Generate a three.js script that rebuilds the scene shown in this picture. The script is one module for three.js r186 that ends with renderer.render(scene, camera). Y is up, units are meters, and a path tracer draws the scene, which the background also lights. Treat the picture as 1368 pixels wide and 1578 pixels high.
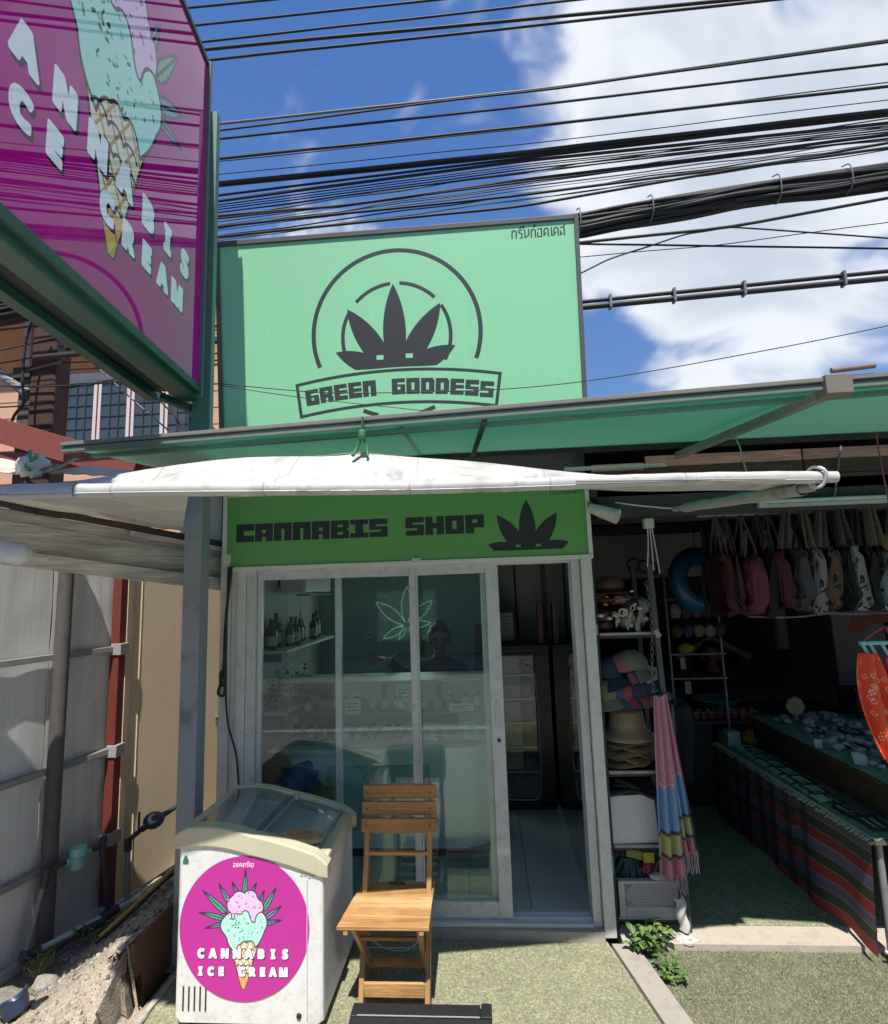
import * as THREE from 'three';
import { RoundedBoxGeometry } from 'three/addons/geometries/RoundedBoxGeometry.js';
import { mergeGeometries, toCreasedNormals } from 'three/addons/utils/BufferGeometryUtils.js';
import { ImprovedNoise } from 'three/addons/math/ImprovedNoise.js';
import { MarchingCubes } from 'three/addons/objects/MarchingCubes.js';
import { RectAreaLightUniformsLib } from 'three/addons/lights/RectAreaLightUniformsLib.js';
RectAreaLightUniformsLib.init();

// ---------------------------------------------------------------- camera, sky, sun, exposure
const scene = new THREE.Scene();
const camera = new THREE.PerspectiveCamera(85.74, 888 / 1024, 0.05, 600);
camera.rotation.order = 'YXZ';
camera.position.set(0, 1.95, 0);
camera.rotation.set(0.1356, 0.0689, -0.033);
scene.add(camera);
const renderer = new THREE.WebGLRenderer({ antialias: true });
renderer.setSize(888, 1024);
renderer.toneMapping = THREE.LinearToneMapping;
renderer.toneMappingExposure = 1.4;
renderer.shadowMap.enabled = true;
renderer.shadowMap.type = THREE.PCFSoftShadowMap;

const SUN = new THREE.Vector3(0.02, 1, 0.53).normalize();
const sun = new THREE.DirectionalLight(new THREE.Color(1, 0.955, 0.88), 4.6);
sun.position.copy(SUN).multiplyScalar(20).add(new THREE.Vector3(0, 0, -3));
sun.target.position.set(0, 0, -3);
sun.castShadow = true;
sun.shadow.mapSize.set(4096, 4096);
Object.assign(sun.shadow.camera, { left: -9, right: 9, top: 9, bottom: -9, near: 0.5, far: 45 });
sun.shadow.bias = -0.0005; sun.shadow.normalBias = 0.01;
scene.add(sun, sun.target);

const perlin = new ImprovedNoise();
function fbm(x, y, z, o = 5) { let s = 0, a = 0.5, n = 0; for (let i = 0; i < o; i++) { s += a * perlin.noise(x, y, z); n += a; a *= 0.5; x = x * 2.03 + 7.1; y = y * 2.03 + 3.7; z = z * 2.03 + 1.3; } return s / n; }
const sstep = (a, b, x) => { const t = Math.min(1, Math.max(0, (x - a) / (b - a))); return t * t * (3 - 2 * t); };
{ // blue sky with broken cumulus, thicker towards the right of the street
  const W = 2048, H = 1024, data = new Float32Array(W * H * 4);
  const heaps = [[0.366, 0.658, -0.658, 18, 0.22], [0.17, 0.72, -0.66, 40, 0.22], [0.3, 0.56, -0.77, 26, 0.26], [0.46, 0.34, -0.82, 20, 0.40], [0.62, 0.7, -0.35, 14, 0.16], [0.58, 0.55, -0.6, 20, 0.18], [0.39, 0.46, -0.8, 20, 0.14],
    [-0.23, 0.545, -0.80, 130, 0.36], [-0.33, 0.52, -0.785, 130, 0.46], [-0.06, 0.55, -0.83, 150, 0.30], [0.03, 0.76, -0.65, 60, 0.30], [-0.32, 0.68, -0.66, 30, -0.3], [-0.35, 0.62, -0.70, 60, -0.15],
    [0.235, 0.36, -0.90, 90, -0.35], [0.55, 0.41, -0.73, 160, -0.42], [-0.1, 0.7, -0.70, 12, -0.28], [0.09, 0.40, -0.91, 60, -0.1], [0.9, 0.4, 0.1, 6, 0.1], [-0.7, 0.5, 0.6, 5, 0.05]];
  for (const h of heaps) { const l = Math.hypot(h[0], h[1], h[2]); h[0] /= l; h[1] /= l; h[2] /= l; }
  for (let j = 0; j < H; j++) for (let i = 0; i < W; i++) {
    const v = ((j + 0.5) / H - 0.5) * Math.PI, u = ((i + 0.5) / W - 0.5) * 2 * Math.PI;
    const y = Math.sin(v), c = Math.cos(v), x = Math.cos(u) * c, z = Math.sin(u) * c, k = (j * W + i) * 4;
    let r, g, b;
    if (y < -0.02) { r = 0.16; g = 0.16; b = 0.15; }
    else {
      const t = Math.pow(1 - Math.max(0, y), 2.2);
      r = 0.052 + 0.13 * t; g = 0.130 + 0.20 * t; b = 0.36 + 0.22 * t;
      let bias = -0.16;
      for (const h of heaps) bias += h[4] * Math.exp(-h[3] * (1 - (x * h[0] + y * h[1] + z * h[2])));
      const p = 3.0, wx = x * p + 0.5 * fbm(x * 3 + 9, y * 3, z * 3, 3), wy = y * p * 1.6 + 0.5 * fbm(x * 3, y * 3 + 5, z * 3, 3), wz = z * p;
      const n = fbm(wx, wy, wz, 8) * 1.35 + 0.30 * fbm(wx * 3.1, wy * 3.1, wz * 3.1, 5) + bias;
      const a = Math.pow(sstep(-0.10, 0.30, n), 1.25), body = sstep(0.1, 1.15, n + 0.9 * fbm(wx * 1.9 + 4, wy * 1.9, wz * 1.9, 6));
      const cr = 0.64 - 0.20 * body, cg = 0.67 - 0.18 * body, cb = 0.72 - 0.14 * body;
      r += (cr - r) * a; g += (cg - g) * a; b += (cb - b) * a;
    }
    data[k] = r; data[k + 1] = g; data[k + 2] = b; data[k + 3] = 1;
  }
  const sky = new THREE.DataTexture(data, W, H, THREE.RGBAFormat, THREE.FloatType);
  sky.mapping = THREE.EquirectangularReflectionMapping; sky.minFilter = sky.magFilter = THREE.LinearFilter; sky.wrapS = THREE.RepeatWrapping; sky.needsUpdate = true;
  scene.background = sky; scene.environment = sky; scene.environmentIntensity = 1; scene.backgroundIntensity = 1;
}

// ---------------------------------------------------------------- helpers
let seed = 7;
function rnd() { seed = (seed + 0x6D2B79F5) | 0; let t = Math.imul(seed ^ (seed >>> 15), 1 | seed); t = (t + Math.imul(t ^ (t >>> 7), 61 | t)) ^ t; return ((t ^ (t >>> 14)) >>> 0) / 4294967296; }
const rr = (a, b) => a + (b - a) * rnd();
const V = (x, y, z) => new THREE.Vector3(x, y, z);
const names = new Map();
function numbered(n) { const k = names.get(n) || 0; names.set(n, k + 1); return k ? n + '_' + String(k).padStart(3, '0') : n; }
function flat(g) { // plain non-indexed position/normal/uv geometry
  let o = g.index ? g.toNonIndexed() : g;
  for (const a of Object.keys(o.attributes)) if (!['position', 'normal', 'uv'].includes(a)) o.deleteAttribute(a);
  if (!o.attributes.normal) o.computeVertexNormals();
  if (!o.attributes.uv) o.setAttribute('uv', new THREE.BufferAttribute(new Float32Array(o.attributes.position.count * 2), 2));
  o.userData = { ...g.userData }; o.morphAttributes = {}; return o;
}
function metreUV(g) { // uv in metres from the dominant axis of each triangle
  const p = g.attributes.position, uv = g.attributes.uv, a = V(), b = V(), c = V(), n = V();
  for (let i = 0; i < p.count; i += 3) {
    a.fromBufferAttribute(p, i); b.fromBufferAttribute(p, i + 1); c.fromBufferAttribute(p, i + 2);
    n.copy(b).sub(a).cross(c.clone().sub(a));
    const x = Math.abs(n.x), y = Math.abs(n.y), z = Math.abs(n.z);
    [a, b, c].forEach((q, k) => { if (y >= x && y >= z) uv.setXY(i + k, q.x, q.z); else if (x >= z) uv.setXY(i + k, q.z, q.y); else uv.setXY(i + k, q.x, q.y); });
  }
  return g;
}
function join(list) { const l = (Array.isArray(list) ? list : [list]).map((g) => { const f = flat(g); return f.userData.keep ? f : metreUV(f); }); return l.length === 1 ? l[0] : mergeGeometries(l, false); }
const origin = new WeakMap();
function thing(name, label, category, pos = [0, 0, 0], group, ry = 0) { // a Group at the thing's base; parts are given in world metres unless ry/local
  const o = new THREE.Group(); o.name = numbered(name); o.position.set(...pos); o.rotation.y = ry; scene.add(o);
  o.userData = { label, category }; if (group) o.userData.group = group; origin.set(o, V(...pos)); return o;
}
function mesh(name, geo, mat) { const m = new THREE.Mesh(geo, mat); m.name = name; m.castShadow = m.receiveShadow = true; return m; }
function part(parent, name, geo, mat, label) { // geometry in the world frame of an unturned thing
  const g = join(geo), o = origin.get(parent); if (o) g.translate(-o.x, -o.y, -o.z);
  const m = mesh(name, g, mat); parent.add(m); origin.set(m, o || V()); if (label) m.userData.label = label; return m;
}
function solo(name, label, category, geo, mat, group) { const m = mesh(numbered(name), join(geo), mat); scene.add(m); m.userData = { label, category }; if (group) m.userData.group = group; origin.set(m, V()); return m; }
function struct(name, geo, mat) { const m = mesh(numbered(name), join(geo), mat); m.userData.kind = 'structure'; scene.add(m); origin.set(m, V()); return m; }
function copy(root, name, label, pos, ry, group) { const c = root.clone(); c.name = numbered(name); c.userData = { ...root.userData, label, ...(group ? { group } : {}) }; c.position.set(...pos); c.rotation.set(0, ry || 0, 0); scene.add(c); origin.set(c, V()); return c; }
// shapes
function box(x0, x1, y0, y1, z0, z1, r = 0.004) { const w = Math.abs(x1 - x0), h = Math.abs(y1 - y0), d = Math.abs(z1 - z0), m = Math.min(w, h, d); const g = r > 0 ? new RoundedBoxGeometry(w, h, d, 1, Math.min(r, m * 0.45)) : new THREE.BoxGeometry(w, h, d); g.translate((x0 + x1) / 2, (y0 + y1) / 2, (z0 + z1) / 2); return g; }
function beam(a, b, w, h, up = V(0, 1, 0), r = 0.003) { // bar of section w x h from a to b (h along up)
  a = a.isVector3 ? a : V(...a); b = b.isVector3 ? b : V(...b); const d = b.clone().sub(a), L = d.length(); d.normalize();
  const x = up.clone().cross(d); if (x.lengthSq() < 1e-6) x.set(1, 0, 0).cross(d); x.normalize(); const y = d.clone().cross(x);
  const g = new RoundedBoxGeometry(w, h, L, 1, Math.min(r, w * 0.4, h * 0.4)); g.applyMatrix4(new THREE.Matrix4().makeBasis(x, y, d).setPosition(a.clone().add(b).multiplyScalar(0.5))); return g;
}
function tube(pts, r, seg = 0, rad = 8, closed = false) { const p = pts.map((q) => q.isVector3 ? q : V(...q)); const c = p.length === 2 ? new THREE.LineCurve3(p[0], p[1]) : new THREE.CatmullRomCurve3(p, closed, 'centripetal'); const g = new THREE.TubeGeometry(c, seg || (p.length === 2 ? 1 : p.length * 4), r, rad, closed); return g; }
function rod(a, b, r0, r1 = r0, n = 12) { a = a.isVector3 ? a : V(...a); b = b.isVector3 ? b : V(...b); const d = b.clone().sub(a), L = d.length(); const g = new THREE.CylinderGeometry(r1, r0, L, n); g.applyQuaternion(new THREE.Quaternion().setFromUnitVectors(V(0, 1, 0), d.normalize())); const m = a.clone().add(b).multiplyScalar(0.5); g.translate(m.x, m.y, m.z); return g; }
function lathe(profile, n = 20, pos = [0, 0, 0]) { const g = new THREE.LatheGeometry(profile.map(([r, y]) => new THREE.Vector2(Math.max(1e-4, r), y)), n); g.translate(...pos); return g; }
function sheet(fn, nu, nv, th = 0.002) { // a cloth or sheet with thickness; fn(u,v) -> [x,y,z]; uv = u,v kept as given by fn extra entries
  const P = [], U = []; for (let j = 0; j <= nv; j++) for (let i = 0; i <= nu; i++) { const q = fn(i / nu, j / nv); P.push(q[0], q[1], q[2]); U.push(q[3] ?? i / nu, q[4] ?? j / nv); }
  const idx = []; const id = (i, j) => j * (nu + 1) + i;
  for (let j = 0; j < nv; j++) for (let i = 0; i < nu; i++) idx.push(id(i, j), id(i + 1, j), id(i + 1, j + 1), id(i, j), id(i + 1, j + 1), id(i, j + 1));
  const g = new THREE.BufferGeometry(); g.setAttribute('position', new THREE.Float32BufferAttribute(P, 3)); g.setAttribute('uv', new THREE.Float32BufferAttribute(U, 2)); g.setIndex(idx); g.computeVertexNormals();
  const n = g.attributes.normal, N = (nu + 1) * (nv + 1), P2 = P.slice(), U2 = U.concat(U), nn = Array.from(n.array).concat(Array.from(n.array).map((a) => -a));
  for (let i = 0; i < N; i++) for (let k = 0; k < 3; k++) { P2.push(P[i * 3 + k] - n.array[i * 3 + k] * th); }
  const I2 = idx.slice(); for (let t = 0; t < idx.length; t += 3) I2.push(idx[t] + N, idx[t + 2] + N, idx[t + 1] + N);
  const rim = (a, b) => I2.push(a, a + N, b, b, a + N, b + N);
  for (let i = 0; i < nu; i++) { rim(id(i, 0), id(i + 1, 0)); rim(id(i + 1, nv), id(i, nv)); } for (let j = 0; j < nv; j++) { rim(id(0, j + 1), id(0, j)); rim(id(nu, j), id(nu, j + 1)); }
  const o = new THREE.BufferGeometry(); o.setAttribute('position', new THREE.Float32BufferAttribute(P2, 3)); o.setAttribute('normal', new THREE.Float32BufferAttribute(nn, 3)); o.setAttribute('uv', new THREE.Float32BufferAttribute(U2, 2)); o.setIndex(I2); o.userData.keep = true; return o;
}
function extrude(pts, depth, bevel = 0) { const s = new THREE.Shape(pts.map(([x, y]) => new THREE.Vector2(x, y))); return new THREE.ExtrudeGeometry(s, { depth, bevelEnabled: bevel > 0, bevelSize: bevel, bevelThickness: bevel, bevelSegments: 2, curveSegments: 12 }); }
function lump(r, sx, sy, sz, amp, freq, sd, detail = 3) { const g = new THREE.IcosahedronGeometry(r, detail); const p = g.attributes.position, v = V(); for (let i = 0; i < p.count; i++) { v.fromBufferAttribute(p, i); const n = v.clone().normalize(), k = 1 + amp * fbm(n.x * freq + sd, n.y * freq, n.z * freq, 3); v.multiplyScalar(k); p.setXYZ(i, v.x * sx, v.y * sy, v.z * sz); } const q = new THREE.BufferGeometry(); q.setAttribute('position', p); const m = toCreasedNormals(q, 2.2); return m; }
// materials
const tilen = (x, y, p, s) => { // tileable value noise, period p
  const h = (i, j) => { i = ((i % p) + p) % p; j = ((j % p) + p) % p; let t = (i * 374761393 + j * 668265263 + s * 2147483) | 0; t = Math.imul(t ^ (t >>> 13), 1274126177); return ((t ^ (t >>> 16)) >>> 0) / 4294967296; };
  const i = Math.floor(x), j = Math.floor(y), f = x - i, g = y - j, a = f * f * (3 - 2 * f), b = g * g * (3 - 2 * g);
  return (h(i, j) * (1 - a) + h(i + 1, j) * a) * (1 - b) + (h(i, j + 1) * (1 - a) + h(i + 1, j + 1) * a) * b; };
const tfbm = (u, v, p, o, s) => { let t = 0, a = 0.5, n = 0; for (let i = 0; i < o; i++) { t += a * tilen(u * p, v * p, p, s + i); n += a; a *= 0.55; p *= 2; } return t / n; };
function tex(size, metres, fn, srgb = true) { // fn(u,v) -> grey or [r,g,b], linear 0..1
  const [w, h] = Array.isArray(size) ? size : [size, size], d = new Uint8Array(w * h * 4), e = (x) => { x = Math.min(1, Math.max(0, x)); return 255 * (srgb ? (x < 0.0031308 ? x * 12.92 : 1.055 * Math.pow(x, 1 / 2.4) - 0.055) : x); };
  for (let j = 0; j < h; j++) for (let i = 0; i < w; i++) { const q = fn(i / w, j / h), k = (j * w + i) * 4; if (q.length) { d[k] = e(q[0]); d[k + 1] = e(q[1]); d[k + 2] = e(q[2]); } else d[k] = d[k + 1] = d[k + 2] = e(q); d[k + 3] = 255; }
  const t = new THREE.DataTexture(d, w, h, THREE.RGBAFormat); t.wrapS = t.wrapT = THREE.RepeatWrapping; t.magFilter = THREE.LinearFilter; t.minFilter = THREE.LinearMipmapLinearFilter; t.generateMipmaps = true; if (srgb) t.colorSpace = THREE.SRGBColorSpace;
  const [mx, my] = Array.isArray(metres) ? metres : [metres, metres]; t.repeat.set(1 / mx, 1 / my); t.needsUpdate = true; return t;
}
const G = {
  grime: tex(512, 1.7, (u, v) => { const n = tfbm(u, v, 4, 5, 11), f = tfbm(u, v, 64, 2, 5), b = tfbm(u, v, 8, 4, 31); return 0.80 + 0.20 * n + 0.10 * (f - 0.5) - 0.35 * sstep(0.62, 0.8, b); }),
  clean: tex(256, 0.9, (u, v) => 0.93 + 0.10 * (tfbm(u, v, 6, 4, 3) - 0.5) + 0.05 * (tfbm(u, v, 64, 1, 8) - 0.5)),
  streak: tex(512, 1.3, (u, v) => { const n = tfbm(u, v * 0.125 + 0.0, 8, 2, 3) , s = tilen(u * 96, v * 3, 96, 9) , m = tfbm(u, v, 4, 4, 14); return 0.72 + 0.14 * n + 0.14 * s + 0.22 * (m - 0.5); }),
  speck: tex(512, 0.34, (u, v) => 0.62 + 0.55 * (tfbm(u, v, 64, 3, 2) - 0.5) + 0.5 * (tfbm(u, v, 12, 3, 22) - 0.5) + 0.1),
  woodU: tex([512, 256], [0.9, 0.22], (u, v) => { const w = tilen(u * 6, v * 40, 40, 4), f = tfbm(u * 0.25, v, 48, 2, 6), b = tfbm(u, v, 5, 4, 19); const m = tfbm(u, v, 9, 4, 77); return 0.62 + 0.24 * w + 0.26 * (f - 0.3) + 0.55 * (b - 0.5) + 0.4 * (m - 0.5); }),
  woodV: tex([256, 512], [0.22, 0.9], (u, v) => { const w = tilen(u * 40, v * 6, 40, 4), f = tfbm(u, v * 0.25, 48, 2, 6), b = tfbm(u, v, 5, 4, 19); return 0.66 + 0.22 * w + 0.22 * (f - 0.3) + 0.3 * (b - 0.5); }),
  tarp: tex(1024, [1.6, 1.6], (u, v) => { const b = tfbm(u, v, 5, 5, 51), s = tfbm(u, v, 30, 4, 52), e = tfbm(u, v * 0.3, 24, 3, 57), seam = Math.abs(((u * 3) % 1) - 0.5) < 0.006 ? 0.72 : 1; return seam * (1.0 - 0.30 * sstep(0.52, 0.8, b) * (0.4 + 0.6 * s) - 0.22 * sstep(0.6, 0.78, e) - 0.14 * sstep(0.66, 0.74, s)); }),
  fabric: tex(256, 0.06, (u, v) => 0.78 + 0.16 * Math.sin(u * 2 * Math.PI * 24) * Math.sin(v * 2 * Math.PI * 24) + 0.25 * (tfbm(u, v, 8, 3, 9) - 0.5)),
  worn: tex(512, 0.8, (u, v) => { const b = tfbm(u, v, 14, 5, 41), s = tfbm(u, v, 56, 3, 42); return 0.95 - 0.12 * sstep(0.5, 0.8, b) - 0.10 * sstep(0.62, 0.75, s) + 0.08 * (tfbm(u, v, 3, 3, 4) - 0.5); }),
};
const mats = new Map();
function M(hex, rough = 0.7, g = 'grime', o = {}) { // hex string is sRGB; array is linear
  const key = JSON.stringify([hex, rough, g, o]); if (mats.has(key)) return mats.get(key);
  const c = Array.isArray(hex) ? new THREE.Color().setRGB(...hex) : new THREE.Color(hex);
  const { bump = 0, ...rest } = o, m = new THREE.MeshPhysicalMaterial({ color: c, roughness: rough, ...rest });
  if (g) { m.map = G[g]; if (bump) { m.bumpMap = G[g]; m.bumpScale = bump; } }
  mats.set(key, m); return m;
}
function paint(w, h, draw) { const c = document.createElement('canvas'); c.width = w; c.height = h; const x = c.getContext('2d'); draw(x, w, h); const t = new THREE.CanvasTexture(c); t.colorSpace = THREE.SRGBColorSpace; t.magFilter = THREE.LinearFilter; t.anisotropy = 8; return t; }
function panelGeo(w, h, d, bevel = 0.003) { // print panel: front face carries the whole print, uv 0..1 across w x h
  const g = flat(new RoundedBoxGeometry(w, h, d, 1, Math.min(bevel, d * 0.4))), p = g.attributes.position, uv = g.attributes.uv; for (let i = 0; i < p.count; i++) uv.setXY(i, p.getX(i) / w + 0.5, p.getY(i) / h + 0.5); g.userData.keep = true; return g; }
const glassM = new THREE.MeshPhysicalMaterial({ color: new THREE.Color().setRGB(0.93, 0.985, 0.972), roughness: 0.02, transmission: 1, thickness: 0, ior: 1.52 });
const white = M([0.74, 0.74, 0.72], 0.55, 'worn'), alu = M([0.7, 0.71, 0.72], 0.42, 'clean', { metalness: 0.15 }), black = M([0.02, 0.02, 0.022], 0.5, 'clean'), steel = M([0.30, 0.31, 0.33], 0.5, 'grime', { metalness: 0.3 });
// ---------------------------------------------------------------- ground, turf, street
const concrete = M([0.44, 0.42, 0.39], 0.9, 'speck', { bump: 0.004 }), asphalt = M([0.30, 0.29, 0.275], 0.92, 'speck', { bump: 0.004 });
struct('ground', box(-300, 300, -0.6, -0.05, -300, 300, 0), M([0.16, 0.14, 0.11], 0.95, 'speck'));
struct('road', box(-60, 60, -0.09, -0.03, 0.9, 7.4, 0), asphalt);
struct('pavement', box(-60, 60, -0.2, 0.06, 7.4, 9.2, 0.01), concrete);
struct('forecourt', box(-12, 12, -0.3, -0.012, -1.5, 0.9, 0), concrete);
for (const z of [1.2, 7.1]) struct('road_marking', box(-60, 60, -0.03, -0.026, z, z + 0.12, 0), M([0.7, 0.7, 0.68], 0.8, 'worn'));
const turfTex = tex(1024, 0.9, (u, v) => {
  const n = tilen(u * 300, v * 300, 300, 3), m = tilen(u * 140, v * 140, 140, 8), b = tfbm(u, v, 5, 4, 17), d = sstep(0.5, 0.75, tfbm(u, v, 14, 4, 77));
  const cl = tilen(u * 100, v * 100, 100, 44), c2 = tilen(u * 56, v * 56, 56, 45), k = 0.55 + 0.55 * n + 0.55 * m + 0.35 * cl, y = 0.45 * b + 0.3 * d + 0.5 * (cl - 0.5) + 0.3 * (c2 - 0.35);
  return [k * (0.185 + 0.14 * y), k * (0.197 + 0.105 * y), k * (0.115 + 0.09 * y)]; });
const turfM = new THREE.MeshPhysicalMaterial({ map: turfTex, bumpMap: turfTex, bumpScale: 0.006, roughness: 0.95 });
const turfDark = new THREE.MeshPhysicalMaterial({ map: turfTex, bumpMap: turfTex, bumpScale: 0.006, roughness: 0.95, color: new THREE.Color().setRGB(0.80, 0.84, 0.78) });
const carpetM = new THREE.MeshPhysicalMaterial({ map: turfTex, bumpMap: turfTex, bumpScale: 0.004, roughness: 0.95, color: new THREE.Color().setRGB(0.86, 0.94, 0.94) });
const kx = (z) => 0.600 + 0.2 * (z + 3.286); // left edge of the kerb
const slab = (poly, y0, y1) => { const g = new THREE.ExtrudeGeometry(new THREE.Shape(poly.map(([x, z]) => new THREE.Vector2(x, -z))), { depth: y1 - y0, bevelEnabled: false }); g.rotateX(-Math.PI / 2); g.translate(0, y0, 0); return g; };
struct('turf', slab([[-1.72, -1.45], [kx(-1.45), -1.45], [kx(-3.36), -3.36], [-1.72, -3.37]], -0.02, 0), turfM);
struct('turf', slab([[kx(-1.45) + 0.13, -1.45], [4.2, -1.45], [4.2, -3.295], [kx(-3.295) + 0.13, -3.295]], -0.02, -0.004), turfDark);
{ // artificial grass blades standing in the turf
  const b = new THREE.BufferGeometry(); b.setAttribute('position', new THREE.Float32BufferAttribute([-0.0011, 0, 0, 0.0011, 0, 0, 0, 0.011, 0.004], 3)); b.computeVertexNormals();
  const fill = (name, lab, N, x0, x1, z0, z1, ok, c0, c1) => {
    const im = new THREE.InstancedMesh(b, new THREE.MeshStandardMaterial({ roughness: 0.9, side: THREE.DoubleSide }), N), m = new THREE.Matrix4(), q = new THREE.Quaternion(), e = new THREE.Euler(), col = new THREE.Color();
    let i = 0; while (i < N) { const x = rr(x0, x1), z = rr(z0, z1); if (!ok(x, z)) continue; e.set(rr(-0.9, 0.9), rr(0, 6.28), rr(-0.9, 0.9)); q.setFromEuler(e); const s = rr(0.6, 1.25); m.compose(V(x, -0.003, z), q, V(s, s, s)); im.setMatrixAt(i, m); const cl = perlin.noise(x * 85, z * 85, 3), t = Math.min(1, Math.max(0, Math.pow(rnd(), 1.3) * 0.5 + 0.25 * (0.5 + perlin.noise(x * 5, z * 5, 1)) + 0.15 + 0.4 * cl)), k = rr(0.6, 1.4) * (1 + 0.3 * perlin.noise(x * 120, z * 120, 7)); col.setRGB(k * (c0[0] + (c1[0] - c0[0]) * t), k * (c0[1] + (c1[1] - c0[1]) * t), k * (c0[2] + (c1[2] - c0[2]) * t)); im.setColorAt(i, col); i++; }
    im.name = numbered(name); im.castShadow = im.receiveShadow = true; im.userData = { kind: 'stuff', label: lab, category: 'artificial grass' }; scene.add(im);
  };
  fill('artificial_grass', 'yellowed artificial grass in front of the glass doors beside the folding chair', 120000, -0.95, 0.8, -3.36, -2.2, (x, z) => x < kx(z) - 0.005, [0.205, 0.215, 0.13], [0.44, 0.41, 0.31]);
  fill('artificial_grass', 'greener artificial grass right of the kerb in front of the market stall', 120000, 0.7, 2.3, -3.295, -2.2, (x, z) => x > kx(z) + 0.14, [0.165, 0.185, 0.11], [0.35, 0.335, 0.25]);
}
struct('concrete_step', [slab([[-1.70, -3.372], [0.575, -3.345], [0.60, -3.56], [-1.70, -3.56]], -0.1, 0.055)], M([0.42, 0.39, 0.33], 0.92, 'worn', { bump: 0.004 }));
struct('kerb', [slab([[kx(-3.30), -3.30], [kx(-1.45), -1.45], [kx(-1.45) + 0.125, -1.45], [kx(-3.30) + 0.125, -3.30]], -0.1, 0.026)], M([0.40, 0.36, 0.31], 0.95, 'worn', { bump: 0.006 }));
struct('stall_threshold', slab([[0.66, -3.296], [4.2, -3.296], [4.2, -3.47], [0.66, -3.47]], -0.1, 0.03), M([0.52, 0.45, 0.37], 0.95, 'worn', { bump: 0.004 }));
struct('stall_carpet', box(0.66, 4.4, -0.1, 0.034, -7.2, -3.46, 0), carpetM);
// raised strip of earth between the fence and the forecourt
const FA = V(-2.648, 0, -3.042), FB = V(-2.387, 0, -4.221), FD = FB.clone().sub(FA).normalize();
const fenceX = (z) => FA.x + (z - FA.z) * FD.x / FD.z;
const earthR = (z) => -1.768 + 0.11 * sstep(-2.80, -2.77, z);
const earthH = (x, z) => { const ramp = (1 - 0.9 * sstep(-2.84, -2.35, z) * (1 - sstep(0.05, 0.7, earthR(z) - x))) * (x > -1.772 ? 0.18 : 1); const t = (x - fenceX(z) - 0.02) / (-1.765 - fenceX(z)); return -0.02 + 0.30 * ramp * sstep(0.22, 0.98, t) + 0.05 * fbm(x * 4, z * 4, 2, 4) * sstep(0.1, 0.4, t) + 0.018 * fbm(x * 18, z * 18, 5, 3); };
{
  const g = sheet((u, v) => { const z = -1.6 - 3.4 * v, x0 = fenceX(z) - 0.05, x = x0 + (earthR(z) - x0) * u; return [x, earthH(x, z), z, x, z]; }, 90, 260, 0.06);
  const et = tex(1024, 1.1, (u, v) => { const n = tilen(u * 220, v * 220, 220, 3), b = tfbm(u, v, 6, 5, 13), g2 = tfbm(u, v, 40, 3, 91), r = sstep(0.5, 0.62, tfbm(u, v, 4, 4, 61)); const k = 0.55 + 0.5 * n + 0.5 * (g2 - 0.5); return [k * (0.40 - 0.22 * r + 0.1 * b), k * (0.335 - 0.17 * r + 0.08 * b), k * (0.26 - 0.11 * r + 0.05 * b)]; });
  g.userData.keep = false; struct('earth', g, new THREE.MeshPhysicalMaterial({ map: et, bumpMap: et, bumpScale: 0.012, roughness: 0.97 }));
  const pg = lump(1, 1, 0.7, 0.85, 0.5, 1.8, 3, 1), N = 5200, im = new THREE.InstancedMesh(pg, new THREE.MeshStandardMaterial({ roughness: 0.95 }), N), m = new THREE.Matrix4(), q = new THREE.Quaternion(), c = new THREE.Color();
  for (let i = 0; i < N; i++) { const z = rr(-4.6, -2.2), w = rnd(), x = fenceX(z) + 0.1 + (-1.79 - fenceX(z) - 0.1) * w, s = 0.0025 + 0.010 * Math.pow(rnd(), 4); q.setFromEuler(new THREE.Euler(rr(0, 6), rr(0, 6), rr(0, 6))); m.compose(V(x, earthH(x, z) + s * 0.2, z), q, V(s, s, s)); im.setMatrixAt(i, m); const k = rr(0.12, 0.42); c.setRGB(k, k * rr(0.88, 0.97), k * rr(0.74, 0.92)); im.setColorAt(i, c); }
  im.name = 'gravel'; im.castShadow = im.receiveShadow = true; im.userData = { kind: 'stuff', label: 'loose gravel scattered over the sandy earth beside the fence', category: 'gravel' }; scene.add(im);
}

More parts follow.
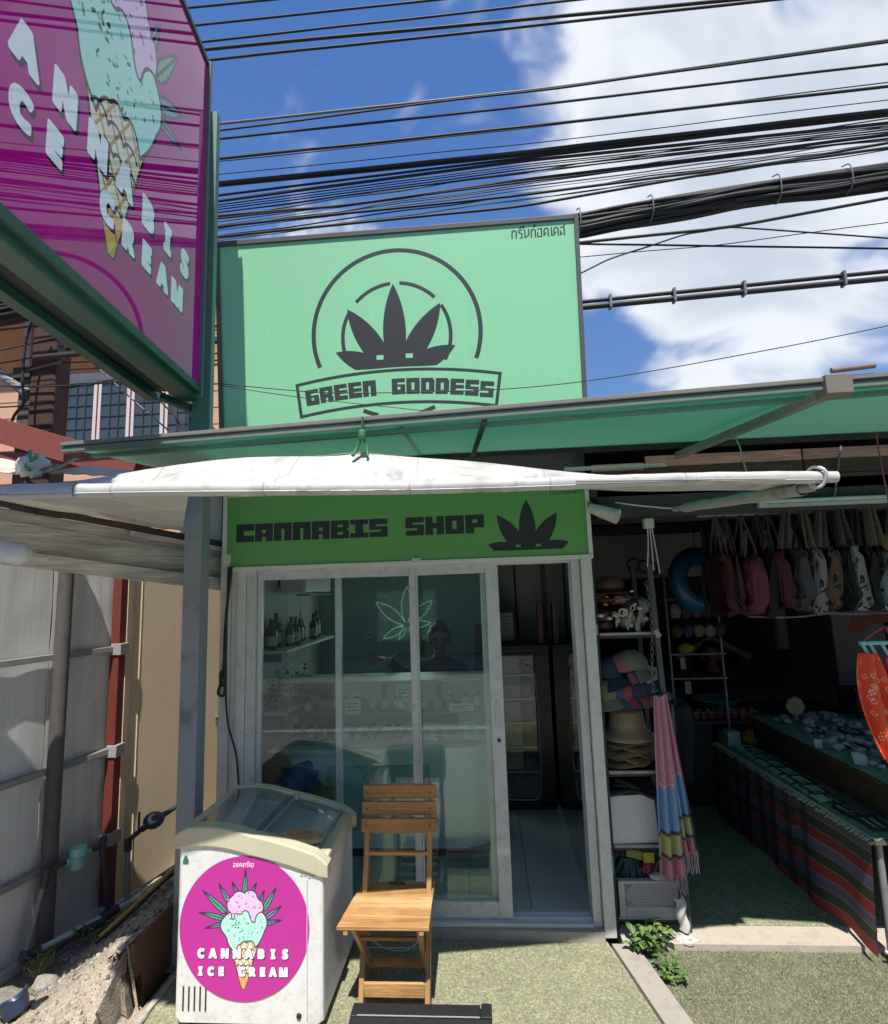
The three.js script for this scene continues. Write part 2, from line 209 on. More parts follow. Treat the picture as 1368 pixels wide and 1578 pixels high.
// ---------------------------------------------------------------- the other side of the street (seen only in the glass)
for (const [x, w, h, c, lab] of [[-13, 7.5, 6.2, [0.42, 0.40, 0.36], 'cream two storey shophouse across the street with grey shutters'], [-5.4, 7, 5.2, [0.32, 0.34, 0.36], 'low grey shophouse opposite the glass doors with roller shutters'], [1.7, 7.4, 6.6, [0.48, 0.45, 0.42], 'pale tall shophouse across the street facing the market stall'], [9.2, 7, 5.6, [0.38, 0.30, 0.26], 'brown shophouse across the street at the right end']]) {
  const t = thing('shophouse', lab, 'building', [x, 0, 9.2]); const wall = M(c, 0.9, 'streak');
  part(t, 'wall', [box(x, x + w, 2.9, h, 9.2, 9.5), box(x, x + 0.3, 0, 2.9, 9.2, 9.5, 0), box(x + w - 0.3, x + w, 0, 2.9, 9.2, 9.5, 0), box(x, x + w, 0, h, 17, 17.3, 0), box(x, x + 0.3, 0, h, 9.5, 17, 0), box(x + w - 0.3, x + w, 0, h, 9.5, 17, 0)], wall);
  part(t, 'roof', box(x - 0.1, x + w + 0.1, h, h + 0.2, 9.0, 17.3), M([0.2, 0.18, 0.17], 0.9));
  part(t, 'awning', beam([x + w / 2, 2.95, 9.2], [x + w / 2, 2.6, 7.9], w - 0.2, 0.05), M([0.16, 0.2, 0.22], 0.8, 'streak'));
  for (let k = 0; k < 2; k++) { const sx = x + 0.4 + k * (w - 0.6) / 2, sw = (w - 1) / 2; const s = []; for (let i = 0; i < 18; i++) s.push(box(sx, sx + sw, 0.06 + i * 0.155, 0.06 + i * 0.155 + 0.15, 9.3, 9.34, 0.01)); part(t, 'shutter', s, M([0.28, 0.30, 0.32], 0.5, 'streak')); }
}

// ---------------------------------------------------------------- the shop building: walls, ceiling, floor
const shop = thing('shop_building', 'white fronted shop unit behind the sliding glass doors with dark green interior', 'building', [-0.5, 0, -3.42]);
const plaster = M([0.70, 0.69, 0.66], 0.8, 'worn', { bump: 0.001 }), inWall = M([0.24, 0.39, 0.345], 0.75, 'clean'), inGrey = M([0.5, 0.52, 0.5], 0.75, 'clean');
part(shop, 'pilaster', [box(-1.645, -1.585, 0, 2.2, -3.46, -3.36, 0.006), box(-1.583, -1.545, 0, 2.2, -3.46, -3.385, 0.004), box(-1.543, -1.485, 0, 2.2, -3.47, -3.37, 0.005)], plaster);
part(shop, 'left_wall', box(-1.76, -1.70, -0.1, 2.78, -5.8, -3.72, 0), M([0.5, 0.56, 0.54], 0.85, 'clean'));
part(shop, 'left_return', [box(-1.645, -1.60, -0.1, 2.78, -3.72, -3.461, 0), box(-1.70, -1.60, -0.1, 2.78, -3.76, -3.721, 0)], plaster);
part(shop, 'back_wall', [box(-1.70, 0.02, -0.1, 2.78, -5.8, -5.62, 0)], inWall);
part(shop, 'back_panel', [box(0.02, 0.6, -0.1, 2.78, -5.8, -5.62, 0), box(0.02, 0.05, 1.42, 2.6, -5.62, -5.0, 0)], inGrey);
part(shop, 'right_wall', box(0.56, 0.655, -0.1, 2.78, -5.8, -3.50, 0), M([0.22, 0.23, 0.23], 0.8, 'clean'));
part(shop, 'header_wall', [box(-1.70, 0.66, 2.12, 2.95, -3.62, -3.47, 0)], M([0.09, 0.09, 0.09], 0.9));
part(shop, 'ceiling', box(-1.70, 0.56, 2.45, 2.55, -5.62, -3.62, 0), M([0.7, 0.72, 0.7], 0.85, 'clean'));
part(shop, 'roof', box(-1.9, 0.70, 2.80, 2.90, -5.9, -3.30, 0), M([0.25, 0.25, 0.25], 0.9));
{
  const fl = part(shop, 'floor', box(-1.70, 0.56, -0.05, 0.050, -5.62, -3.44, 0), M([0.10, 0.10, 0.10], 0.9));
  const tm = [0, 1, 2].map((k) => M([0.56 + 0.03 * k, 0.555 + 0.03 * k, 0.57 + 0.03 * k], 0.25, 'clean'));
  for (let i = 0; i < 6; i++) for (let j = 0; j < 6; j++) { const x0 = -1.68 + i * 0.375, z0 = -3.52 - j * 0.36; part(fl, 'floor_tile', box(x0 + 0.002, x0 + 0.373, 0.044, 0.06, z0 - 0.358, z0 - 0.002, 0.0015), tm[(i * 7 + j * 3) % 3]); }
  for (let i = 0; i < 3; i++) { const z0 = -3.52 - i * 0.51, mp = part(shop, 'mirror_panel', box(0.545, 0.558, 0.10, 2.42, z0 - 0.50, z0, 0.002), new THREE.MeshPhysicalMaterial({ color: new THREE.Color().setRGB(0.012, 0.018, 0.018), roughness: 0.03, metalness: 0, clearcoat: 1, clearcoatRoughness: 0.02 })); }
  part(shop, 'skirting', box(0.525, 0.556, 0.06, 0.098, -5.2, -3.5, 0.004), alu);
  part(shop, 'wall_cable', tube([[0.30, 2.44, -5.60], [0.30, 1.9, -5.60], [0.31, 1.42, -5.60]], 0.01, 8, 6), black);
}

// ---------------------------------------------------------------- the market stall building
const stall = thing('market_stall', 'dark open fronted market stall right of the glass doors with brown board fascia', 'stall', [2, 0, -3.4]);
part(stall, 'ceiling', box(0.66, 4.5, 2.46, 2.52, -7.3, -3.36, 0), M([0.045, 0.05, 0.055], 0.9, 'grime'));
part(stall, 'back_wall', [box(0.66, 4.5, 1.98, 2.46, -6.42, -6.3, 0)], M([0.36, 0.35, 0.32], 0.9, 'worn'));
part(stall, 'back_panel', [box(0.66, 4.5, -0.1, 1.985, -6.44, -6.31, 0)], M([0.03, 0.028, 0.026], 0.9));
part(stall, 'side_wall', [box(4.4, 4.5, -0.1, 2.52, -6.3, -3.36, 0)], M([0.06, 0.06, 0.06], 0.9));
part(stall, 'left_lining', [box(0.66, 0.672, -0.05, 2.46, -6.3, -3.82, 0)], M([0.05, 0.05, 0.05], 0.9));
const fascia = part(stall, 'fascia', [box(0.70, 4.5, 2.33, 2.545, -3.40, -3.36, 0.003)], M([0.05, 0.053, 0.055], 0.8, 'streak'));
{ const bm = [M([0.10, 0.06, 0.045], 0.85, 'woodU', { bump: 0.004 }), M([0.075, 0.05, 0.04], 0.85, 'woodU', { bump: 0.004 })]; let x = 1.0; for (const w of [0.92, 1.1, 1.4]) { part(fascia, 'board', box(x, x + w - 0.008, 2.548, 2.70, -3.395, -3.355 + 0.006 * rnd(), 0.006), bm[x > 1.5 ? 1 : 0]); x += w; } part(fascia, 'board', box(0.68, 0.995, 2.55, 2.66, -3.40, -3.36, 0.006), bm[1]); part(fascia, 'brace', beam([2.05, 2.36, -3.345], [2.13, 2.70, -3.34], 0.012, 0.01), M([0.2, 0.19, 0.18], 0.7)); }
part(stall, 'roof', box(0.70, 4.5, 2.80, 2.84, -7.3, -3.30, 0), M([0.15, 0.15, 0.15], 0.9));
part(stall, 'post', [box(4.0, 4.1, 0.03, 2.46, -3.46, -3.36)], steel);
part(stall, 'crossbeam', [box(0.7, 4.4, 2.36, 2.44, -4.05, -3.98), box(0.7, 4.4, 2.36, 2.44, -5.05, -4.98)], M([0.06, 0.05, 0.045], 0.9, 'woodU'));

// ---------------------------------------------------------------- peach house behind, left
{
  const h = thing('house', 'peach and orange upper storey of a house behind the grey post, with white framed windows', 'house', [-8, 0, -9]);
  const peach = M([0.62, 0.36, 0.24], 0.85, 'clean'), orange = M([0.62, 0.245, 0.09], 0.85, 'clean');
  part(h, 'wall', [box(-14, -3.4, 0, 4.55, -9.3, -9, 0), box(-4.86, -3.4, 4.55, 5.95, -9.3, -9, 0), box(-14, -7.42, 4.55, 5.95, -9.3, -9, 0), box(-3.6, -3.4, 0, 7.0, -15, -9.3, 0)], peach);
  part(h, 'upper_wall', [box(-14, -5.3, 5.96, 7.9, -9.28, -9, 0), box(-5.3, -3.4, 5.96, 7.22, -9.28, -9, 0)], orange);
  part(h, 'room', box(-7.5, -4.8, 4.4, 6.1, -10.6, -10.5, 0), M([0.05, 0.06, 0.07], 0.9));
  for (let i = 0; i < 12; i++) part(h, 'wall_joint', box(-14, -3.4, 2.2 + i * 0.3, 2.212 + i * 0.3, -9.0, -8.992, 0), M([0.36, 0.2, 0.13], 0.9, null));
  const pink = M([0.68, 0.56, 0.54], 0.6, 'clean');
  let x = -7.40; const edges = [-7.40, -6.62, -5.66, -4.88];
  part(h, 'window_surround', [box(-7.42, -4.86, 5.82, 5.95, -9.06, -8.95), box(-7.42, -4.86, 4.55, 4.66, -9.06, -8.93), box(-7.46, -7.33, 4.6, 5.9, -9.06, -8.95)], pink);
  for (let i = 0; i < 4; i++) { const x0 = -7.32 + i * 0.62, x1 = x0 + 0.60; const w = part(h, 'window', [box(x0, x0 + 0.05, 4.66, 5.82, -9.02, -8.96), box(x1 - 0.07, x1 - 0.01, 4.66, 5.82, -9.02, -8.96), box(x0 + 0.05, x1 - 0.07, 5.78, 5.82, -9.02, -8.96), box(x0 + 0.05, x1 - 0.07, 4.66, 4.71, -9.02, -8.96)], pink); part(w, 'pane', box(x0 + 0.05, x1 - 0.07, 4.71, 5.78, -9.0, -8.99, 0), new THREE.MeshPhysicalMaterial({ color: new THREE.Color().setRGB(0.05, 0.07, 0.09), roughness: 0.06 })); const bars = []; for (let k = 1; k < 5; k++) bars.push(box(x0 + 0.05, x1 - 0.07, 4.71 + k * 0.214, 4.722 + k * 0.214, -8.985, -8.975, 0)); for (let k = 1; k < 3; k++) bars.push(box(x0 + 0.05 + k * 0.16, x0 + 0.062 + k * 0.16, 4.71, 5.78, -8.974, -8.964, 0)); part(w, 'grille', bars, M([0.03, 0.04, 0.05], 0.6, null)); }
  part(h, 'eave', [beam([-14, 7.75, -8.6], [-5.35, 7.75, -8.6], 1.3, 0.16)], M([0.2, 0.05, 0.035], 0.7, 'clean'));
  part(h, 'downpipe', tube([[-8.05, 4.4, -8.9], [-8.05, 7.6, -8.9]], 0.06), M([0.5, 0.4, 0.36], 0.6));
  solo('roof_beam', 'dark red metal roof edge sloping down behind the white tarpaulin at left', 'roof beam', [beam([-5.6, 3.92, -5.0], [-3.3, 3.16, -5.0], 0.12, 0.24), beam([-5.6, 3.36, -5.05], [-2.3, 3.24, -5.05], 0.1, 0.18)], M([0.22, 0.055, 0.04], 0.7, 'worn'));
}
// ---------------------------------------------------------------- prints
const GLYPH = { // block letters: filled square minus slits [x0,y0,x1,y1], y up
  C: [[0.42, 0.36, 1, 0.62]], A: [[0.4, 0.46, 0.6, 0.64], [0.4, 0, 0.6, 0.26]], N: [[0.42, 0, 0.58, 0.66]], B: [[0.38, 0.22, 0.66, 0.36], [0.38, 0.62, 0.66, 0.76], [0.9, 0.44, 1, 0.56]], I: [[0, 0.27, 0.28, 0.73], [0.72, 0.27, 1, 0.73]],
  S: [[0.38, 0.58, 1, 0.7], [0, 0.28, 0.62, 0.4]], H: [[0.4, 0.64, 0.6, 1], [0.4, 0, 0.6, 0.36]], O: [[0.38, 0.26, 0.6, 0.72]], P: [[0.38, 0.56, 0.64, 0.74], [0.46, 0, 1, 0.3]], G: [[0.42, 0.62, 1, 0.74], [0.42, 0.3, 0.64, 0.48]], R: [[0.38, 0.58, 0.64, 0.74], [0.42, 0, 0.58, 0.3], [0.92, 0.36, 1, 0.5]], E: [[0.4, 0.62, 1, 0.73], [0.4, 0.28, 1, 0.39]], D: [[0.38, 0.26, 0.6, 0.72], [0.9, 0.88, 1, 1], [0.9, 0, 1, 0.12]],
};
function glyph(x, ch, w, h) { // draws into [0,w]x[0,-h], even-odd
  x.beginPath(); x.rect(0, -h, w, h); for (const [a, b, c, d] of GLYPH[ch] || []) x.rect(a * w, -d * h, (c - a) * w, (d - b) * h); x.fill('evenodd');
}
function leafBlade(x, cx, cy, ang, len, wid) { // pointed leaf from (cx,cy) outwards, canvas units
  x.save(); x.translate(cx, cy); x.rotate(ang); x.beginPath(); x.moveTo(0, 0); x.bezierCurveTo(-wid * 0.75, -len * 0.3, -wid * 0.6, -len * 0.72, 0, -len); x.bezierCurveTo(wid * 0.6, -len * 0.72, wid * 0.75, -len * 0.3, 0, 0); x.fill(); x.restore();
}
const THAI = { // strokes for the small Thai lettering, unit boxes, y up
  k: [[[0.08, 0], [0.08, 0.62], [0.22, 0.78], [0.1, 0.9], [0.5, 1], [0.9, 0.86], [0.9, 0]]], r: [[[0.45, 0], [0.75, 0], [0.75, 0.55], [0.15, 0.68], [0.2, 0.96], [0.8, 1]]], n: [[[0.1, 1], [0.1, 0], [0.85, 0.28], [0.85, 1]]], o: [[[0.1, 0.5], [0.1, 0], [0.85, 0], [0.85, 1], [0.15, 0.95]]], d: [[[0.4, 0.4], [0.1, 0.1], [0.1, 0.65], [0.25, 0.95], [0.7, 1], [0.9, 0.8], [0.9, 0]]], e: [[[0.3, 1], [0.3, 0.05], [0.6, 0.05]]], s: [[[0.1, 0.5], [0.1, 0.05], [0.4, 0.2]], [[0.15, 0.95], [0.6, 1], [0.85, 0.8], [0.85, 0]], [[0.6, 0.95], [1, 1.25]]], I: [[[-0.9, 1.2], [-0.5, 1.38], [-0.08, 1.2], [-0.08, 1.45]]], t: [[[-0.6, 1.25], [-0.3, 1.4], [-0.5, 1.5]]] };
function thai(x, text, x0, y0, size, lw) { x.lineWidth = lw; x.lineJoin = 'round'; x.lineCap = 'round'; let p = x0; for (const ch of text) { for (const s of THAI[ch]) { x.beginPath(); s.forEach(([a, b], i) => { const X = p + a * size * 0.62, Y = y0 - b * size; i ? x.lineTo(X, Y) : x.moveTo(X, Y); }); x.stroke(); } if (!'It'.includes(ch)) p += size * (ch === 'e' ? 0.42 : 0.78); } }
function bubble(x, text, cx, y, size, gap, jitter = 0) { // puffy white letters with a dark drop edge
  x.font = 'bold ' + size + 'px sans-serif'; x.textAlign = 'center'; x.lineJoin = 'round'; const n = text.length; let s = 5;
  for (const pass of [0, 1]) for (let i = 0; i < n; i++) { const ch = text[i]; if (ch === ' ') continue; const px = cx + (i - (n - 1) / 2) * gap, py = y + jitter * Math.sin(i * 2.7); if (pass === 0) { x.strokeStyle = x.fillStyle = '#3a1230'; x.lineWidth = size * 0.18; x.strokeText(ch, px + size * 0.07, py + size * 0.07); } else { x.strokeStyle = x.fillStyle = '#f6f6fb'; x.lineWidth = size * 0.15; x.strokeText(ch, px, py); x.fillText(ch, px, py); } }
}
function iceCream(x, cx, top, H) { // the printed ice cream: leaves, two dripping scoops, waffle cone; H from leaf tip to cone tip
  const u = H / 100, P = (a, b) => [cx + a * u, top + b * u]; const path = (pts) => { x.beginPath(); pts.forEach((p, i) => { if (p.length === 2) { i ? x.lineTo(...P(...p)) : x.moveTo(...P(...p)); } else x.bezierCurveTo(...P(p[0], p[1]), ...P(p[2], p[3]), ...P(p[4], p[5])); }); };
  x.lineWidth = 0.9 * u; x.lineJoin = 'round';
  const leaf = (a, b, deg, len, w, c) => { x.save(); x.translate(...P(a, b)); x.rotate(deg * Math.PI / 180); x.beginPath(); x.moveTo(0, 0); const n = 6; for (let i = 1; i <= n; i++) { const t = i / n, ww = w * u * Math.sin(Math.PI * Math.min(1, t * 0.75 + 0.2)) * (1 - t * 0.55); x.lineTo(-ww * (i < n ? 1 : 0), -len * u * t); if (i < n) x.lineTo(-ww * 0.78, -len * u * (t + 0.05)); } for (let i = n - 1; i >= 1; i--) { const t = i / n, ww = w * u * Math.sin(Math.PI * Math.min(1, t * 0.75 + 0.2)) * (1 - t * 0.55); x.lineTo(ww * 0.78, -len * u * (t + 0.05)); x.lineTo(ww, -len * u * t); } x.closePath(); x.fillStyle = c; x.fill(); x.strokeStyle = '#3b2450'; x.stroke(); x.beginPath(); x.moveTo(0, 0); x.lineTo(0, -len * u * 0.9); x.stroke(); x.restore(); };
  const g1 = '#4fb58f', g2 = '#7d93a8';
  leaf(-5, 24, -28, 15, 2.6, g2); leaf(5, 24, 26, 14, 2.6, g2); leaf(0, 24, 2, 24, 3, g1); leaf(-13, 30, -33, 21, 3.2, g2); leaf(-16, 38, -50, 31, 3.8, g1); leaf(-18, 42, -78, 25, 3.2, g1); leaf(-19, 46, -103, 18, 2.6, g2);
  leaf(14, 30, 20, 13, 2.4, g2); leaf(17, 36, 32, 24, 3.4, g1); leaf(19, 42, 55, 19, 3.2, g2); leaf(19, 46, 78, 16, 2.6, g2);
  path([[-17, 52], [17, 52], [1.5, 99.5], [-1, 99.5]]); x.closePath(); x.fillStyle = '#f0e3cd'; x.fill(); x.strokeStyle = '#2c2434'; x.stroke();
  x.save(); x.clip(); x.fillStyle = '#e8b268'; x.fillRect(...P(-12, 88), 24 * u, 14 * u); x.strokeStyle = '#b8935a'; x.lineWidth = 0.8 * u; for (let i = -8; i < 12; i++) { x.beginPath(); x.moveTo(...P(-30 + i * 6, 50)); x.lineTo(...P(i * 6, 100)); x.stroke(); x.beginPath(); x.moveTo(...P(30 - i * 6, 50)); x.lineTo(...P(-i * 6, 100)); x.stroke(); } x.restore(); x.lineWidth = 0.9 * u; x.strokeStyle = '#2c2434';
  path([[-20, 42], [-26, 50, -18, 54, -16, 58], [-14, 66, -12, 66, -8, 70], [-7, 66, -5, 63, -3, 63], [-1, 60, 1, 60, 3, 62], [6, 58, 9, 60, 11, 66], [14, 62, 17, 58, 19, 52], [23, 46, 22, 40, 16, 36], [4, 32, -12, 32, -20, 42]]); x.fillStyle = '#b7ecdf'; x.fill(); x.stroke();
  path([[-16, 33], [-18, 26, -12, 24, -11, 22], [-6, 16, -1, 20, 0, 20], [6, 15, 12, 20, 12, 24], [19, 27, 18, 34, 17, 36], [14, 36, 11, 38, 10, 44], [8, 47, 6, 42, 5, 39], [3, 34, 0, 34, -2, 37], [-4, 40, -7, 36, -9, 38], [-9, 44, -12, 44, -12, 38], [-13, 36, -15, 36, -16, 33]]); x.fillStyle = '#efc3ea'; x.fill(); x.stroke();
  let s = 3; const r = () => { s = (s * 16807) % 2147483647; return s / 2147483647; };
  for (let i = 0; i < 150; i++) { const a = r() * 38 - 19, b = 20 + r() * 44; const cols = b < 36 ? ['#c06bb2', '#6d3a6e', '#f7e3f6'] : ['#3d8f80', '#6fcdb8', '#274f52']; if (Math.abs(a) > 17 - Math.max(0, b - 50)) continue; x.strokeStyle = cols[i % 3]; x.lineWidth = (0.5 + 0.6 * r()) * u; x.beginPath(); x.moveTo(...P(a, b)); x.lineTo(...P(a + r() * 3.6 - 1.8, b + r() * 3 - 1)); x.stroke(); }
  x.strokeStyle = '#2c2434'; x.lineWidth = 0.8 * u; for (let j = 0; j < 4; j++) for (let i = -1; i < 2; i++) { const w = 11 - j * 2; x.beginPath(); x.arc(...P(i * w * 0.6 + (j % 2) * 2, 70 + j * 6), w * 0.3 * u, Math.PI * 1.05, Math.PI * 1.9); x.stroke(); }
}
// ---------------------------------------------------------------- big green sign on the roof
{
  const W = 2.508, H = 1.52, S = 800, w2 = W / 2;
  const map = paint(Math.round(W * S), Math.round(H * S), (x, w, h) => {
    const X = (u) => (u + w2) * S, Y = (v) => h - v * S; x.fillStyle = '#94d8ac'; x.fillRect(0, 0, w, h);
    let s = 5; const r = () => { s = (s * 16807) % 2147483647; return s / 2147483647; };
    for (let i = 0; i < 90; i++) { x.fillStyle = r() < 0.5 ? 'rgba(120,190,140,0.10)' : 'rgba(190,235,205,0.10)'; const px = r() * w; x.fillRect(px, h * r() * 0.5, 2 + 5 * r(), h * (0.2 + 0.6 * r())); }
    const ink = '#3c4442'; x.strokeStyle = x.fillStyle = ink; x.lineWidth = 0.030 * S;
    const cx = X(0.0), cy = Y(0.815); x.beginPath(); x.arc(cx, cy, 0.585 * S, Math.PI * 0.883, Math.PI * 2.117); x.stroke();
    x.beginPath(); x.arc(cx, cy, 0.585 * S, Math.PI * 0.36, Math.PI * 0.42); x.stroke(); x.beginPath(); x.arc(cx, cy, 0.585 * S, Math.PI * 0.58, Math.PI * 0.64); x.stroke();
    x.lineWidth = 0.026 * S; for (const [a, b] of [[0.84, 1.18], [1.24, 1.475], [1.53, 1.76], [1.82, 2.16]]) { x.beginPath(); x.arc(cx, Y(0.79), 0.378 * S, Math.PI * a, Math.PI * b); x.stroke(); }
    const bx = X(-0.012), by = Y(0.555); x.fillStyle = '#3a3d40';
    x.save(); x.beginPath(); x.rect(0, 0, w, Y(0.572)); x.clip();
    leafBlade(x, bx, Y(0.50), 0, 0.665 * S, 0.158 * S); leafBlade(x, bx - 0.02 * S, Y(0.52), -0.565, 0.575 * S, 0.155 * S); leafBlade(x, bx + 0.02 * S, Y(0.52), 0.56, 0.575 * S, 0.155 * S); leafBlade(x, bx - 0.03 * S, Y(0.535), -1.16, 0.425 * S, 0.135 * S); leafBlade(x, bx + 0.03 * S, Y(0.535), 1.16, 0.425 * S, 0.135 * S);
    x.beginPath(); x.moveTo(X(-0.22), Y(0.57)); x.lineTo(X(-0.12), Y(0.74)); x.lineTo(X(0.1), Y(0.74)); x.lineTo(X(0.2), Y(0.57)); x.fill(); x.restore();
    x.fillStyle = '#94d8ac'; x.fillRect(X(-0.145), Y(0.668), 0.05 * S, 0.032 * S); x.fillRect(X(0.06), Y(0.668), 0.05 * S, 0.032 * S);
    // banner
    const arc = (u) => -0.13 * (u / 0.7) * (u / 0.7) * 0.5; const ban = (d) => { x.beginPath(); for (let i = 0; i <= 30; i++) { const u = -0.715 + 1.42 * i / 30; const px = X(u), py = Y(0.556 + d + arc(u)); i ? x.lineTo(px, py) : x.moveTo(px, py); } for (let i = 30; i >= 0; i--) { const u = -0.69 + 1.36 * i / 30; x.lineTo(X(u), Y(0.328 - d + arc(u))); } x.closePath(); };
    x.fillStyle = '#94d8ac'; ban(0.02); x.fill(); x.strokeStyle = ink; x.lineWidth = 0.022 * S; ban(0); x.stroke();
    x.fillStyle = ink; const word = 'GREEN GODDESS', adv = 0.1005; for (let i = 0; i < word.length; i++) { if (word[i] === ' ') continue; const u = -0.648 + i * adv; const y = 0.385 + arc(u + 0.05); x.save(); x.translate(X(u), Y(y)); x.rotate(0.19 * (u + 0.05)); glyph(x, word[i], 0.093 * S, 0.112 * S); x.restore(); }
    x.strokeStyle = '#35503f'; thai(x, 'krInktodeds', X(0.825), Y(1.42), 0.056 * S, 0.010 * S);
  });
  const t = thing('billboard', 'large mint green sign with dark leaf emblem standing on the shop roof', 'sign', [-0.54, 2.9, -3.69]); t.rotation.x = 0.1; origin.set(t, V(0, 0, 0));
  const face = panelGeo(W, H, 0.012); face.translate(0, H / 2, 0.002); part(t, 'face', face, new THREE.MeshPhysicalMaterial({ map, roughness: 0.42, color: new THREE.Color().setRGB(0.93, 0.93, 0.93) }));
  const fr = M([0.03, 0.03, 0.033], 0.5, 'clean'), y1 = H, y0 = 0;
  part(t, 'frame', [box(-w2 - 0.028, -w2 + 0.002, y0 - 0.02, y1 + 0.035, -0.16, 0.022), box(w2 - 0.002, w2 + 0.028, y0 - 0.02, y1 + 0.035, -0.16, 0.022), box(-w2 + 0.002, w2 - 0.002, y1, y1 + 0.035, -0.16, 0.022), box(-w2 + 0.002, w2 - 0.002, y0 - 0.03, y0, -0.16, 0.022)], M([0.10, 0.10, 0.105], 0.5, 'clean'));
  part(t, 'back', box(-w2, w2, y0, y1, -0.15, -0.01, 0), fr);
  for (const sx of [-0.9, 0.9]) part(t, 'support', rod([sx, -0.35, -0.1], [sx, y0, -0.1], 0.03), steel);
}
// ---------------------------------------------------------------- shop sign over the doors
{
  const x0 = -1.612, x1 = 0.628, y0 = 2.118, y1 = 2.56, S = 850, W = x1 - x0, H = y1 - y0;
  const map = paint(Math.round(W * S), Math.round(H * S), (x, w, h) => {
    const X = (u) => (u - x0) * S, Y = (v) => h - (v - y0) * S; x.fillStyle = '#68a35c'; x.fillRect(0, 0, w, h);
    x.fillStyle = '#2e3334'; const put = (word, u, b, ww, hh, adv) => { for (let i = 0; i < word.length; i++) if (word[i] !== ' ') { x.save(); x.translate(X(u + i * adv), Y(b)); glyph(x, word[i], ww * S, hh * S); x.restore(); } };
    put('CANNABIS', -1.551, 2.272, 0.115, 0.114, 0.1215); put('SHOP', -0.474, 2.272, 0.115, 0.114, 0.1235);
    const cx = X(0.272), by = Y(2.158); x.save(); x.beginPath(); x.rect(0, 0, w, by); x.clip();
    leafBlade(x, cx, Y(2.13), 0, 0.336 * S, 0.098 * S); leafBlade(x, cx - 10, Y(2.13), -0.6, 0.30 * S, 0.095 * S); leafBlade(x, cx + 10, Y(2.13), 0.6, 0.30 * S, 0.095 * S); leafBlade(x, cx - 14, Y(2.135), -1.3, 0.235 * S, 0.085 * S); leafBlade(x, cx + 14, Y(2.135), 1.3, 0.235 * S, 0.085 * S);
    x.beginPath(); x.moveTo(X(0.12), by); x.lineTo(X(0.2), Y(2.235)); x.lineTo(X(0.34), Y(2.235)); x.lineTo(X(0.42), by); x.fill(); x.restore();
    x.fillStyle = '#68a35c'; x.fillRect(cx - 0.075 * S, Y(2.192), 0.03 * S, 0.016 * S); x.fillRect(cx + 0.045 * S, Y(2.192), 0.03 * S, 0.016 * S);
    x.strokeStyle = '#33503a'; thai(x, 'krInktodeds', X(0.42), Y(2.49), 0.03 * S, 4);
  });
  const t = thing('shop_sign', 'long green shop name sign with black block letters above the glass doors', 'sign', [-0.49, 2.1, -3.40]);
  const f = panelGeo(W, H, 0.012); f.translate((x0 + x1) / 2, (y0 + y1) / 2, -3.372); part(t, 'face', f, new THREE.MeshPhysicalMaterial({ map, roughness: 0.4 }));
  part(t, 'box', box(x0 + 0.004, x1 - 0.004, y0 + 0.004, y1 - 0.004, -3.465, -3.378, 0), white);
  part(t, 'frame', [box(x0 - 0.026, x0, y0 - 0.026, y1 + 0.026, -3.468, -3.356), box(x1, x1 + 0.026, y0 - 0.026, y1 + 0.026, -3.468, -3.356), box(x0, x1, y0 - 0.026, y0, -3.468, -3.354), box(x0, x1, y1, y1 + 0.026, -3.468, -3.354)], M([0.70, 0.72, 0.66], 0.45, 'clean'));
  part(t, 'name_plate', box(-0.44, -0.385, 2.108, 2.135, -3.355, -3.350, 0.001), M([0.55, 0.57, 0.5], 0.5));
}
